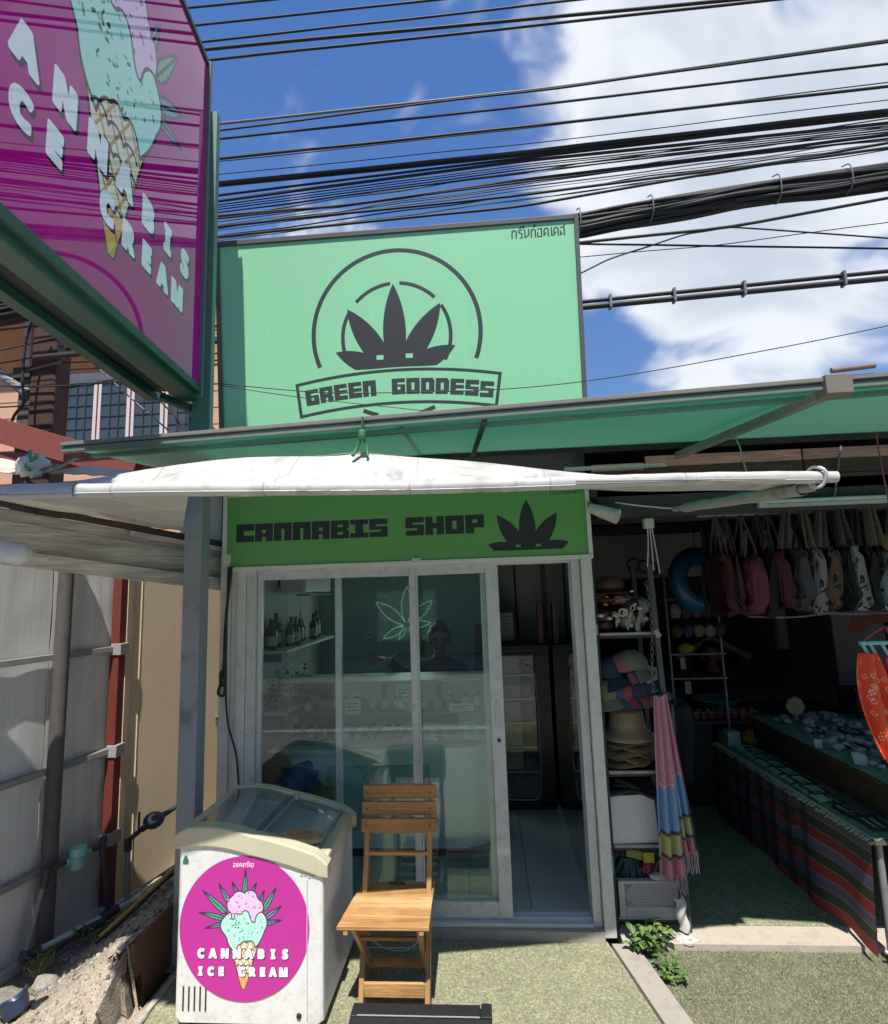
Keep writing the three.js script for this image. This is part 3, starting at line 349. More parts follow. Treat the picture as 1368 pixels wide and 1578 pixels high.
// ---------------------------------------------------------------- glossy pink sign box on the left
{
  const L = 1.86, H = 2.185, S = 620; // along s from the far edge towards the street
  const map = paint(Math.round(L * S), Math.round(H * S), (x, w, h) => {
    const X = (s) => (L - s) * S, Y = (v) => h - v * S; x.fillStyle = '#b51286'; x.fillRect(0, 0, w, h);
    iceCream(x, X(0.97), Y(2.09), 1.87 * S);
    bubble(x, 'CANNABIS', X(0.985), Y(0.578), 0.188 * S, 0.213 * S, 6); bubble(x, 'ICE CREAM', X(1.005), Y(0.355), 0.165 * S, 0.171 * S, 6);
    
  });
  const t = thing('sign_box', 'tall glossy pink sign box with a printed ice cream, overhanging at upper left', 'sign', [-1.657, 3.18, -3.05]); const ang = Math.atan2(-1.477 + 1.657, -1.493 + 3.05); t.rotation.y = -Math.PI / 2 + ang + Math.PI; origin.set(t, V());
  // local: x runs away from the street (print reads left to right), z is the face normal
  const f = panelGeo(L, H, 0.010); f.translate(-L / 2, H / 2, -0.004); part(t, 'face', f, new THREE.MeshPhysicalMaterial({ map, roughness: 0.9, specularIntensity: 0, clearcoat: 1, clearcoatRoughness: 0.012 }));
  const gr = M([0.022, 0.075, 0.055], 0.5, 'worn'), dk = M([0.022, 0.026, 0.026], 0.6, 'grime'), gy = M([0.16, 0.20, 0.19], 0.5, 'worn');
  part(t, 'frame', [box(-L - 0.01, 0, -0.035, 0.012, -0.05, 0.014), box(-L - 0.01, 0, H - 0.004, H + 0.03, -0.05, 0.014), box(-L - 0.03, -L, -0.03, H + 0.03, -0.05, 0.012)], gr);
  part(t, 'end_post', [box(0.0, 0.034, -0.06, H + 0.035, -0.06, 0.022)], gy); part(t, 'rear_post', [box(0.036, 0.095, -0.46, H - 0.30, -0.05, 0.058)], M([0.10, 0.22, 0.17], 0.5, 'worn'));
  part(t, 'bottom_panel', box(-L, 0, -0.022, -0.012, -0.30, -0.05, 0), dk); part(t, 'end_panel', box(-L, -L + 0.01, -0.01, H, -0.30, -0.052, 0), gy); part(t, 'end_panel', box(-0.014, -0.004, -0.01, H, -0.228, -0.062, 0), gy); part(t, 'back_panel', box(-L, -0.004, -0.01, H, -0.315, -0.302, 0), gy); part(t, 'top_panel', box(-L, 0, H + 0.002, H + 0.014, -0.30, -0.052, 0), gy);
  part(t, 'bottom_rail', [box(-L, 0.03, -0.075, -0.024, -0.12, -0.02), box(-L, 0.03, -0.07, -0.024, -0.31, -0.25)], gr);
  const s = thing('steel_post', 'grey square steel post holding the pink sign box, left of the freezer', 'post', [-1.69, 0, -3.12]);
  part(s, 'post', box(-1.742, -1.636, 0, 3.10, -3.20, -3.10, 0.005), M([0.30, 0.33, 0.37], 0.45, 'grime')); part(s, 'base_plate', box(-1.78, -1.60, 0, 0.012, -3.24, -3.06), steel); part(s, 'cap_bracket', beam([-1.70, 3.06, -3.15], [-1.86, 3.12, -3.0], 0.05, 0.04), gr);
}
// ---------------------------------------------------------------- grey sheet fence on the left
const fP = (z, off = 0, y = 0) => V(fenceX(z) + off * FD.z * -1, y, z + off * FD.x); // point on the fence line, off metres towards the street side
{
  const t = thing('sheet_fence', 'grey sheet metal fence with rusty rails running back along the left', 'fence', [-2.6, 0, -3.3]);
  const sheetM = [M([0.66, 0.655, 0.64], 0.7, 'streak'), M([0.72, 0.71, 0.68], 0.7, 'streak'), M([0.62, 0.62, 0.615], 0.7, 'streak')];
  const bounds = [-1.2, -2.2, -3.20, -3.63]; for (let i = 0; i < 3; i++) for (const [y0, y1] of [[0.02, 0.425], [0.43, 0.955], [0.96, 1.60], [1.605, 2.3]]) { const a = fP(bounds[i] - 0.002), b = fP(bounds[i + 1] + 0.002); const g = sheet((u, v) => { const p = a.clone().lerp(b, u), k = 0.006 * Math.sin(u * 30) * 0.3 + 0.012 * fbm(u * 3 + i * 5, v * 2 + y0 * 3, 1, 2); return [p.x + k, y0 + (y1 - y0) * v, p.z, u * 1.0 + i, y0 + (y1 - y0) * v]; }, 16, 8, 0.006); part(t, 'sheet_panel', g, sheetM[(i + Math.round(y0 * 5)) % 3]); }
  const rust = M([0.10, 0.085, 0.08], 0.75, 'worn', { bump: 0.002 }), rl = M([0.26, 0.25, 0.24], 0.7, 'worn');
  for (const y of [0.432, 0.966, 1.614]) { part(t, 'rail', beam(fP(-1.2, 0.03, y), fP(-3.62, 0.03, y), 0.04, 0.035), rl); }
  for (const [z, w] of [[-3.225, 0.085], [-2.2, 0.085]]) part(t, 'post', rod(fP(z, 0.065, -0.05), fP(z, 0.065, 2.4), w / 2, w / 2, 10), M([0.10, 0.088, 0.085], 0.75, 'worn', { bump: 0.003 }));
  const a = fP(-3.60, 0.05), b = fP(-3.68, 0.05); part(t, 'red_post', beam(V(a.x, -0.02, (a.z + b.z) / 2), V(a.x, 2.2, (a.z + b.z) / 2), 0.06, 0.075, V(0, 0, 1)), M([0.16, 0.028, 0.02], 0.7, 'worn', { bump: 0.003 }), 'dark red painted end post');
  for (const y of [0.432, 0.966, 1.614]) part(t, 'clip', box(a.x - 0.02, a.x + 0.05, y - 0.04, y + 0.035, -3.67, -3.58, 0.004), M([0.33, 0.33, 0.33], 0.6, 'worn'));
  part(t, 'bottom_channel', beam(fP(-1.2, 0.06, 0.012), fP(-3.62, 0.06, 0.012), 0.05, 0.05), M([0.35, 0.34, 0.33], 0.8, 'worn'));
  const d = thing('tan_door', 'tan painted sheet door beyond the fence, left of the grey post', 'door', [-2.4, 0, -4.3]); const tan = M([0.72, 0.58, 0.40], 0.55, 'clean');
  const dd = fP(-3.69, 0.02), de = fP(-5.3, 0.02); part(d, 'door_sheet', beam(V(...dd.lerp(de, 0).toArray()).setY(1.15), V(de.x, 1.15, de.z), 0.03, 2.3), tan);
  part(d, 'edge_frame', beam(fP(-3.70, 0.045, 0.02), fP(-3.70, 0.045, 2.3), 0.035, 0.06, V(0, 0, 1)), M([0.70, 0.55, 0.36], 0.55, 'worn')); part(d, 'seam', beam(fP(-3.82, 0.035, 0.02), fP(-3.82, 0.035, 2.3), 0.01, 0.008, V(0, 0, 1)), tan);
  part(d, 'bolt', [tube([fP(-4.60, 0.05, 0.93), fP(-4.68, 0.06, 0.93)], 0.02), tube([fP(-4.66, 0.05, 0.98), fP(-4.68, 0.08, 0.93), fP(-4.66, 0.05, 0.88)], 0.008)], M([0.3, 0.3, 0.31], 0.4, 'clean', { metalness: 0.7 }));
}
{ // weathered boards of the low eave above the fence
  const t = thing('board_eave', 'weathered grey boards of a low eave above the fence, under the white tarpaulin', 'eave', [-2.1, 2.2, -3]);
  const A = (y, o = 0) => V(-2.44 + 0.02 - 0.72 * 0.55, y + 0.02, -2.05), a2 = V(-1.66, 0, -3.52), a1 = V(-2.86, 0, -2.02);
  const wm = [M([0.60, 0.59, 0.55], 0.9, 'woodU', { bump: 0.003 }), M([0.52, 0.51, 0.48], 0.9, 'woodU', { bump: 0.003 }), M([0.70, 0.68, 0.62], 0.85, 'woodU', { bump: 0.002 })];
  const row = (yn, yf, h, m, th, off, nm) => part(t, nm, beam(V(a1.x + off * 0.78, yn, a1.z + off * 0.6), V(a2.x + off * 0.78, yf, a2.z + off * 0.6), th, h), m);
  row(2.275, 2.005, 0.075, wm[2], 0.05, 0.03, 'bottom_roll'); row(2.358, 2.085, 0.088, wm[0], 0.022, 0, 'board'); row(2.430, 2.155, 0.062, wm[0], 0.024, 0.004, 'board'); row(2.492, 2.215, 0.060, wm[1], 0.022, 0, 'board'); row(2.545, 2.265, 0.035, M([0.055, 0.05, 0.048], 0.85, 'worn'), 0.04, 0.015, 'batten'); 
  part(t, 'patch', beam(V(-2.02, 2.318, -3.02), V(-1.66, 2.235, -3.46), 0.012, 0.03), wm[2]); part(t, 'wire_hook', tube([[-2.30, 2.47, -2.66], [-2.29, 2.43, -2.66], [-2.30, 2.41, -2.655], [-2.285, 2.40, -2.655]], 0.004), black);
  solo('pvc_pipe_end', 'white plastic pipe end poking in at the left edge below the eave', 'pipe', [rod([-2.5, 2.27, -1.95], [-1.80, 2.135, -2.02], 0.045), lump(0.046, 1, 1, 1, 0, 1, 1).translate(-1.80, 2.135, -2.02)], M([0.66, 0.66, 0.64], 0.4, 'clean'));
}
// pipes, meters and rubble along the fence foot
{
  const grey = M([0.22, 0.22, 0.23], 0.5, 'worn'), pale = M([0.42, 0.55, 0.56], 0.5, 'clean'), dark = M([0.045, 0.045, 0.05], 0.55, 'worn'), teal = M([0.20, 0.46, 0.42], 0.5, 'clean');
  const t = thing('water_pipe', 'pale blue plastic water pipe with dark couplings lying along the fence foot', 'pipe', [-2.45, 0, -3.2]);
  part(t, 'pipe', [rod([-2.50, 0.075, -3.10], [-2.335, 0.075, -3.44], 0.016), rod([-2.32, 0.08, -3.47], [-2.235, 0.09, -3.60], 0.016), rod([-2.27, 0.085, -3.58], [-2.12, 0.10, -4.25], 0.016)], pale);
  part(t, 'coupling', [rod([-2.535, 0.07, -3.05], [-2.495, 0.075, -3.12], 0.026), lump(0.032, 1, 1, 1, 0.05, 2, 1).translate(-2.53, 0.075, -3.06)], dark); part(t, 'coupling', [rod([-2.35, 0.075, -3.40], [-2.31, 0.08, -3.49], 0.026), rod([-2.40, 0.06, -3.27], [-2.33, 0.06, -3.40], 0.024)], dark); part(t, 'coupling', [rod([-2.215, 0.09, -3.83], [-2.18, 0.095, -3.98], 0.026)], dark);
  const m1 = thing('water_meter', 'turquoise water meter on two grey riser pipes in front of the fence', 'water meter', [-2.45, 0, -3.25]);
  part(m1, 'riser', rod([-2.53, 0.08, -3.06], [-2.50, 0.42, -3.13], 0.014), grey); part(m1, 'riser', rod([-2.335, 0.09, -3.44], [-2.385, 0.45, -3.44], 0.014), dark);
  part(m1, 'elbow', [rod([-2.502, 0.38, -3.125], [-2.498, 0.45, -3.135], 0.021), lump(0.024, 1, 1, 1, 0, 1, 1).translate(-2.497, 0.455, -3.137)], dark); part(m1, 'valve', [rod([-2.497, 0.452, -3.137], [-2.46, 0.462, -3.23], 0.014), rod([-2.51, 0.48, -3.12], [-2.485, 0.48, -3.16], 0.008), rod([-2.387, 0.46, -3.44], [-2.41, 0.468, -3.36], 0.014), rod([-2.387, 0.40, -3.44], [-2.386, 0.50, -3.44], 0.02), rod([-2.40, 0.508, -3.43], [-2.37, 0.508, -3.45], 0.007)], dark);
  const bx = V(-2.435, 0.455, -3.295); part(m1, 'meter_body', [rod(bx.clone().add(V(0, -0.05, 0)), bx.clone().add(V(0, 0.02, 0)), 0.042, 0.046, 18), rod([-2.46, 0.455, -3.23], [-2.41, 0.462, -3.36], 0.02)], teal); part(m1, 'meter_cap', [rod(bx.clone().add(V(0, 0.022, 0)), bx.clone().add(V(0, 0.06, 0)), 0.048, 0.044, 18)], M([0.25, 0.54, 0.50], 0.4, 'clean'));
  const m2 = thing('water_meter', 'dark round water meter with silver dial in front of the tan door', 'water meter', [-2.3, 0, -3.7]);
  part(m2, 'riser', rod([-2.295, 0.07, -3.56], [-2.33, 0.38, -3.60], 0.015), grey); part(m2, 'riser', rod([-2.19, 0.10, -3.97], [-2.20, 0.40, -4.02], 0.013), dark); part(m2, 'stop_valve', [rod([-2.33, 0.36, -3.60], [-2.33, 0.43, -3.60], 0.022), rod([-2.33, 0.42, -3.60], [-2.30, 0.45, -3.68], 0.015), rod([-2.315, 0.42, -3.68], [-2.315, 0.56, -3.68], 0.007)], dark);
  part(m2, 'meter_body', [lump(0.062, 1.05, 0.85, 1.1, 0.03, 2, 2).translate(-2.275, 0.47, -3.78), rod([-2.29, 0.455, -3.68], [-2.21, 0.50, -3.99], 0.02)], M([0.06, 0.065, 0.075], 0.45, 'clean')); part(m2, 'dial', rod([-2.268, 0.478, -3.75], [-2.253, 0.50, -3.735], 0.037, 0.03, 16), M([0.55, 0.57, 0.6], 0.25, 'clean')); part(m2, 'handle', [rod([-2.20, 0.40, -4.02], [-2.20, 0.53, -4.02], 0.02), rod([-2.21, 0.53, -4.0], [-2.19, 0.56, -4.04], 0.012)], dark);
  solo('yellow_pipe', 'thin yellow pipe lying slanted on the gravel beside the water pipe', 'pipe', tube([[-2.22, 0.085, -3.20], [-2.19, 0.11, -3.5], [-2.15, 0.15, -3.86], [-2.10, 0.17, -4.3]], 0.012, 16, 8), M([0.62, 0.42, 0.09], 0.45, 'clean'));
  solo('steel_angle', 'thin pale steel strip lying in the trench at the fence foot', 'metal strip', beam([-2.52, 0.06, -3.12], [-2.36, 0.05, -3.62], 0.018, 0.014), M([0.36, 0.35, 0.34], 0.6, 'worn'));
  solo('black_hose', 'thin black hose snaking over the gravel below the yellow pipe', 'hose', tube([[-2.18, 0.105, -3.12], [-2.15, 0.12, -3.2], [-2.1, 0.16, -3.36], [-2.06, 0.20, -3.5], [-2.0, 0.24, -3.72], [-1.95, 0.27, -4.1]], 0.008, 24, 6), black);
  const rm = [M([0.42, 0.38, 0.33], 0.95, 'speck', { bump: 0.004 }), M([0.34, 0.315, 0.27], 0.95, 'speck', { bump: 0.004 })];
  [[-2.28, -2.90, 0.055, 'pale rough stone lying on the sand near the trench'], [-2.42, -2.78, 0.085, 'broad sandy rock at the left picture edge'], [-2.33, -2.60, 0.09, 'low tan rock under the dark crumpled cup'], [-2.245, -3.06, 0.03, 'small grey stone close to the end of the yellow pipe'], [-2.20, -3.55, 0.03, 'small pale stone between yellow pipe and tan door']].forEach(([x, z, s, lab], i) => solo('rock', lab, 'rock', lump(s, 1.2, 0.75, 1, 0.55, 1.6, i * 3 + 1, 3).rotateY(i).translate(x, earthH(x, z) + s * 0.25, z), rm[i % 2], 'stones on the earth strip'));
  { const c = lathe([[0.0, 0], [0.045, 0.0], [0.05, 0.01], [0.06, 0.085], [0.063, 0.088], [0.055, 0.085], [0.045, 0.015], [0, 0.012]], 22); const p = c.attributes.position; for (let i = 0; i < p.count; i++) p.setXYZ(i, p.getX(i) * (1 + 0.2 * perlin.noise(p.getX(i) * 20, p.getY(i) * 20, 1)), p.getY(i) * (0.8 + 0.3 * perlin.noise(p.getX(i) * 15, 2, p.getZ(i) * 15)), p.getZ(i)); c.computeVertexNormals(); c.rotateZ(0.5); const z = -2.63, x = -2.19; const cup = thing('plastic_cup', 'crushed dark blue plastic cup lying on the sand at lower left', 'cup', [x, earthH(x, z) + 0.02, z]); origin.set(cup, V()); part(cup, 'cup_wall', c, M([0.03, 0.055, 0.11], 0.35, 'worn')); part(cup, 'lid', lump(0.05, 1.1, 0.35, 1, 0.4, 2, 9, 2).translate(0.075, 0.0, -0.055), black); }
  const bd = thing('brown_board', 'reddish brown board standing on edge left of the freezer', 'board', [-1.75, 0, -2.9]); part(bd, 'panel', beam(V(-1.762, 0.135, -2.79), V(-1.750, 0.155, -3.35), 0.018, 0.33), M([0.155, 0.075, 0.05], 0.75, 'worn')); part(bd, 'strip', beam(V(-1.68, 0.008, -2.72), V(-1.68, 0.008, -3.2), 0.03, 0.014), M([0.5, 0.46, 0.42], 0.8, 'worn'));
}
// weeds
function leafGeo(L, W, fold = 0.25, droop = 0.3) { const g = sheet((u, v) => { const t = v, w = W * Math.sin(Math.PI * Math.pow(t, 0.75)) * (u - 0.5); return [w, L * (droop * t * (1 - t) + 0.35 * t) + Math.abs(w) * fold, L * t]; }, 4, 6, 0.0006); return g; }
function plant(name, label, pos, n, hMin, hMax, lw, spread, mats3, seedv, category = 'plant') {
  seed = seedv; const t = thing(name, label, category, pos); origin.set(t, V()); const stems = [], leaves = [[], [], []];
  for (let i = 0; i < n; i++) { const a = rr(0, 6.283), h = rr(hMin, hMax), r = spread * Math.sqrt(rnd()); const b0 = V(r * 0.35 * Math.cos(a), 0, r * 0.35 * Math.sin(a)), top = V(r * Math.cos(a), h, r * Math.sin(a)), mid = b0.clone().lerp(top, 0.5).add(V(0, h * 0.1, 0)); stems.push(tube([b0, mid, top], 0.0022, 5, 5));
    const k = Math.round(rr(4, 7)); for (let j = 0; j < k; j++) { const q = j / k * 0.75 + 0.25, p = b0.clone().lerp(top, q); const s = rr(0.7, 1.15); const g = leafGeo(lw * s * 1.5, lw * s * 0.85, 0.2, 0.5); g.rotateX(rr(-0.2, 0.7)); g.rotateY(rr(0, 6.283)); g.translate(p.x, p.y + 0.01, p.z); leaves[Math.floor(rnd() * 3)].push(g); } }
  part(t, 'stem', stems, mats3[1]); const all = leaves.flatMap((l, i) => l.map((g) => [g, mats3[i]])); const share = 120; all.slice(0, share).forEach(([g, m]) => part(t, 'leaf', g, m)); for (const m of mats3) { const r = all.slice(share).filter((q) => q[1] === m).map((q) => q[0]); if (r.length) part(t, 'foliage', r, m).userData.kind = 'stuff'; } return t;
}
const leafM = (c) => new THREE.MeshPhysicalMaterial({ color: new THREE.Color().setRGB(...c), roughness: 0.5, transmission: 0.15, thickness: 0 });
const greens = [leafM([0.10, 0.19, 0.04]), leafM([0.19, 0.29, 0.08]), leafM([0.055, 0.13, 0.028])];
plant('weed', 'leafy green weed growing through the kerb gap at the foot of the shelf rack', [0.79, 0.0, -3.28], 22, 0.05, 0.18, 0.033, 0.12, greens, 41);
plant('weed', 'low green weed creeping along the kerb in front of the leafy one', [0.84, 0.0, -3.09], 13, 0.02, 0.06, 0.022, 0.10, greens, 57);
const dry = [leafM([0.20, 0.22, 0.07]), leafM([0.26, 0.25, 0.10]), leafM([0.12, 0.16, 0.05])];
plant('weed', 'small dry weed on the sand beside the broken pipe base', [-2.39, 0.05, -2.98], 22, 0.03, 0.09, 0.012, 0.09, dry, 63);
plant('weed', 'tiny green seedling in the trench at the fence foot', [-2.37, 0.03, -3.28], 6, 0.03, 0.07, 0.016, 0.04, greens, 71);
// ---------------------------------------------------------------- sliding glass doors
{
  const t = thing('sliding_doors', 'white framed sliding glass doors of the shop, right panel slid open', 'door', [-0.45, 0.05, -3.45]);
  const A = M([0.62, 0.63, 0.63], 0.4, 'worn');
  part(t, 'jamb', box(-1.483, -1.425, 0.055, 2.10, -3.50, -3.375), A); part(t, 'jamb', [box(0.522, 0.572, 0.055, 2.12, -3.52, -3.385)], A); part(t, 'jamb', box(0.575, 0.640, 0.02, 2.12, -3.50, -3.350, 0.006), M([0.66, 0.67, 0.64], 0.45, 'worn'));
  part(t, 'header', box(-1.425, 0.522, 2.075, 2.12, -3.52, -3.39), A); part(t, 'sill_track', [box(-1.425, 0.522, 0.055, 0.078, -3.52, -3.375), box(-1.425, 0.522, 0.078, 0.092, -3.425, -3.415, 0.001), box(-1.425, 0.522, 0.078, 0.092, -3.475, -3.465, 0.001)], alu);
  const panel = (x0, x1, z, l, r, b, lab) => { // door panel with stiles l and r wide, bottom rail b high
    const p = part(t, 'door_panel', [box(x0, x0 + l, 0.09, 2.08, z - 0.018, z + 0.018), box(x1 - r, x1, 0.09, 2.08, z - 0.018, z + 0.018), box(x0 + l, x1 - r, 0.09, 0.09 + b, z - 0.016, z + 0.016), box(x0 + l, x1 - r, 2.03, 2.08, z - 0.016, z + 0.016)], A, lab);
    part(p, 'pane', box(x0 + l - 0.004, x1 - r + 0.004, 0.09 + b - 0.004, 2.034, z - 0.003, z + 0.003, 0), glassM);
    return p; };
  panel(-1.424, -0.425, -3.42, 0.03, 0.042, 0.09); const p2 = panel(-0.424, 0.082, -3.42, 0.01, 0.078, 0.085); panel(-0.945, 0.02, -3.47, 0.04, 0.05, 0.085);
  part(p2, 'lock', rod([0.045, 1.05, -3.404], [0.045, 1.05, -3.396], 0.011, 0.011, 12), black); part(p2, 'handle', box(0.028, 0.058, 1.12, 1.28, -3.403, -3.398, 0.002), M([0.5, 0.5, 0.5], 0.35, 'clean', { metalness: 0.4 }));
  solo('hanging_cable', 'black cable with a tangled loop hanging down the white pilaster', 'cable', [tube([[-1.585, 2.12, -3.34], [-1.592, 1.8, -3.345], [-1.588, 1.5, -3.34], [-1.575, 1.2, -3.345], [-1.52, 1.0, -3.35], [-1.50, 0.8, -3.352]], 0.006, 30, 6), tube([[-1.572, 2.12, -3.35], [-1.60, 1.75, -3.345], [-1.60, 1.52, -3.335], [-1.615, 1.42, -3.33], [-1.628, 1.36, -3.33], [-1.60, 1.345, -3.33], [-1.585, 1.40, -3.33], [-1.60, 1.5, -3.325], [-1.615, 1.47, -3.325], [-1.60, 1.40, -3.325]], 0.009, 60, 6)], black);
}
// ---------------------------------------------------------------- green translucent roof
{
  const t = thing('plastic_roof', 'green translucent plastic lean-to roof on grey battens in front of the signs', 'canopy', [0, 2.7, -2.8]);
  const green = new THREE.MeshPhysicalMaterial({ color: new THREE.Color().setRGB(0.11, 0.47, 0.36), roughness: 0.92, transmission: 0.6, thickness: 0, bumpMap: G.streak, bumpScale: 0.004 });
  const zf = (x) => -2.467 + (x + 2.0) * 0.0935, x0 = -2.01, xs = [x0, -0.35, 1.42, 3.4];
  for (let k = 0; k < 3; k++) part(t, 'roof_sheet', sheet((u, v) => { const x = xs[k] + (xs[k + 1] - xs[k]) * u - (k ? 0.02 : 0), z = zf(x) * (1 - v) + (-3.285) * v; return [x, 2.682 + 0.012 * k * 0.3 + 0.07 * v + 0.006 * fbm(x * 3, z * 5, 3, 3), z, z * 1.0, x * 0.4]; }, 30, 16, -0.004), green);
  const wood = M([0.13, 0.20, 0.17], 0.8, 'worn', { bump: 0.003 }), gy = M([0.25, 0.27, 0.24], 0.7, 'worn');
  part(t, 'front_batten', beam(V(x0, 2.668, zf(x0)), V(3.4, 2.668, zf(3.4)), 0.022, 0.026), wood); part(t, 'front_strip', beam(V(x0, 2.694, zf(x0) + 0.004), V(3.4, 2.694, zf(3.4) + 0.004), 0.034, 0.018), M([0.20, 0.20, 0.18], 0.9, 'worn'));
  part(t, 'second_batten', beam(V(x0 + 0.05, 2.670, zf(x0) - 0.14), V(3.4, 2.670, zf(3.4) - 0.14), 0.03, 0.02), M([0.12, 0.27, 0.21], 0.75, 'worn')); part(t, 'rear_batten', beam(V(-1.9, 2.735, -3.27), V(3.4, 2.735, -3.27), 0.03, 0.03), M([0.03, 0.03, 0.03], 0.8, 'worn'));
  part(t, 'brace', beam([1.38, 2.655, -2.19], [1.17, 2.675, -3.27], 0.05, 0.035), gy); part(t, 'brace', beam([0.03, 2.655, -2.30], [-0.04, 2.685, -3.1], 0.022, 0.022), M([0.05, 0.08, 0.07], 0.7)); part(t, 'bracket', [box(1.33, 1.43, 2.63, 2.71, -2.20, -2.12, 0.006)], M([0.19, 0.17, 0.15], 0.8, 'worn')); part(t, 'bolt', rod([1.36, 2.725, -2.13], [1.51, 2.73, -2.115], 0.011), M([0.22, 0.18, 0.15], 0.7));
}
// ---------------------------------------------------------------- white tarpaulin
{
  const t = thing('tarpaulin', 'white tarpaulin awning stretched on a pipe, its middle tied up to the roof edge', 'awning', [0, 2.33, -2.1]);
  const cloth = new THREE.MeshPhysicalMaterial({ color: new THREE.Color().setRGB(0.55, 0.55, 0.535), map: G.tarp, roughness: 0.6, transmission: 0.12, thickness: 0 });
  const bx = [-1.96, 1.36], barAt = (u) => V(bx[0] + (bx[1] - bx[0]) * u, 2.335 + 0.006 * Math.sin(u * 9), -1.805 - 0.475 * Math.min(1, u * 1.0)), u0 = -0.24, lng = (u) => u0 + (1 - u0) * u;
  const TOPS = [[-2.0, 2.375, -1.84], [-1.60, 2.405, -1.99], [-1.37, 2.48, -2.18], [-1.045, 2.55, -2.35], [-0.688, 2.557, -2.361], [-0.52, 2.560, -2.35], [-0.393, 2.536, -2.343], [-0.222, 2.507, -2.342], [0.003, 2.473, -2.34], [0.359, 2.422, -2.333], [0.703, 2.384, -2.321], [1.083, 2.366, -2.295], [1.37, 2.352, -2.29]];
  const tops = TOPS.map((p) => V(...p)); const topS = new THREE.CatmullRomCurve3(tops, false, 'centripetal'), topC = { getPoint(u) { const x = Math.min(1.365, Math.max(-1.995, bx[0] + (bx[1] - bx[0]) * u)); let a = 0, b = 1; for (let i = 0; i < 22; i++) { const m = (a + b) / 2; if (topS.getPoint(m).x < x) a = m; else b = m; } return topS.getPoint((a + b) / 2); } };
  part(t, 'cloth', sheet((u, v) => { const a = barAt(u).add(V(0, -0.012, 0.028)), b = topC.getPoint(Math.pow(u, 1.0)); const sag = Math.sin(Math.PI * v), h = b.y - a.y; const p = a.clone().lerp(b, v); const f = 0.010 * Math.sin(u * 17 + v * 4) * v + 0.010 * Math.sin(u * 37 - v * 7 + 2) * sag * sag + 0.016 * fbm(u * 9, v * 2, 2, 3) * sag + 0.010 * Math.pow(Math.abs(Math.sin(u * 26 + v * 5)), 6) * sag * (u < 0.4 ? 1 : 0.4) + 0.012 * Math.pow(Math.abs(Math.sin((u - 0.44) * 34 / (1.15 - 0.8 * v))), 4) * v * (1 - v) * 4 * Math.exp(-Math.pow((u - 0.44) / 0.16, 2)); const cr = 0.012 * Math.sin((u - 0.44) * 60 / (0.25 + v)) * sag * Math.exp(-Math.pow((u - 0.44) / 0.18, 2)); return [p.x, p.y + f * Math.min(1, h * 6) * 0.6 + cr * 0.5, p.z + f + cr - 0.045 * sag, p.x, v * 0.5]; }, 150, 26, 0.003), cloth);
  part(t, 'hem', sheet((u, v) => { const c = barAt(lng(u)), a = v * Math.PI * 2, r = 0.026 + 0.005 * fbm(u * 34, v * 2, 3, 3); return [c.x, c.y - r * Math.cos(a), c.z + r * Math.sin(a), c.x, v * 0.2]; }, 120, 12, 0.002), cloth);
  part(t, 'grey_patch', sheet((u, v) => { const c = barAt(0.085 + 0.065 * u), a = Math.PI * (0.15 + 0.95 * v), r = 0.0305; return [c.x, c.y - r * Math.cos(a), c.z + r * Math.sin(a)]; }, 8, 10, 0.001), M([0.42, 0.45, 0.50], 0.6, 'clean'));
  part(t, 'pipe', rod(barAt(0.98), barAt(1.018), 0.024), M([0.55, 0.55, 0.53], 0.4, 'worn')); part(t, 'pipe_clip', tube([barAt(0.992).add(V(0, 0.042, 0)), barAt(1.0).add(V(0, 0.02, 0.036)), barAt(0.998).add(V(0, -0.034, 0.02)), barAt(0.99).add(V(0, -0.04, 0)), barAt(0.99).add(V(0, 0.02, -0.03))], 0.007, 24, 6, true), M([0.62, 0.62, 0.6], 0.5));
  part(t, 'patch_cord', tube([barAt(0.7).add(V(0, 0, 0.034)), barAt(0.95).add(V(0, -0.01, 0.034))], 0.004), M([0.4, 0.4, 0.38], 0.7));
  // green strap that ties the middle to the roof edge
  part(t, 'tie_strap', [beam([-0.50, 2.70, -2.305], [-0.505, 2.61, -2.31], 0.026, 0.006, V(1, 0, 0.2)), tube([[-0.505, 2.62, -2.305], [-0.53, 2.56, -2.305], [-0.545, 2.525, -2.29]], 0.008, 8, 6), tube([[-0.505, 2.62, -2.305], [-0.485, 2.56, -2.305], [-0.48, 2.52, -2.29]], 0.006, 8, 6), lump(0.02, 1, 1.2, 1, 0.3, 3, 2, 2).translate(-0.504, 2.62, -2.30)], M([0.05, 0.22, 0.10], 0.6, 'fabric'));
  part(t, 'rear_cloth', sheet((u, v) => { const a = barAt(-0.24 + 0.505 * u).add(V(0, 0.02, -0.02)), b = V(-2.86, 2.54, -2.04).lerp(V(-1.85, 2.345, -3.27), u); const p = a.lerp(b, v); return [p.x, p.y + 0.03 * Math.sin(Math.PI * v) * (0.4 + fbm(u * 6, v * 5, 2, 3)) + 0.006 * Math.sin(u * 22 + v * 5), p.z, p.x, p.z]; }, 50, 30, 0.003), M([0.72, 0.70, 0.63], 0.8, 'grime', { transmission: 0.45, thickness: 0 }));
  part(t, 'rear_drop', sheet((u, v) => [-2.0 + 0.345 * u, 2.20 + 0.55 * v, -3.50 + 0.012 * Math.sin(u * 9 + v * 3), u * 0.3, v * 0.5], 16, 12, 0.003), M([0.50, 0.49, 0.44], 0.8, 'grime'));
  part(t, 'rear_flap', sheet((u, v) => { const b = topC.getPoint(0.06 + 0.93 * u); return [b.x, b.y - 0.006 - 0.012 * v, b.z - 0.27 * v, u * 3, v * 0.3]; }, 60, 4, 0.002), cloth);
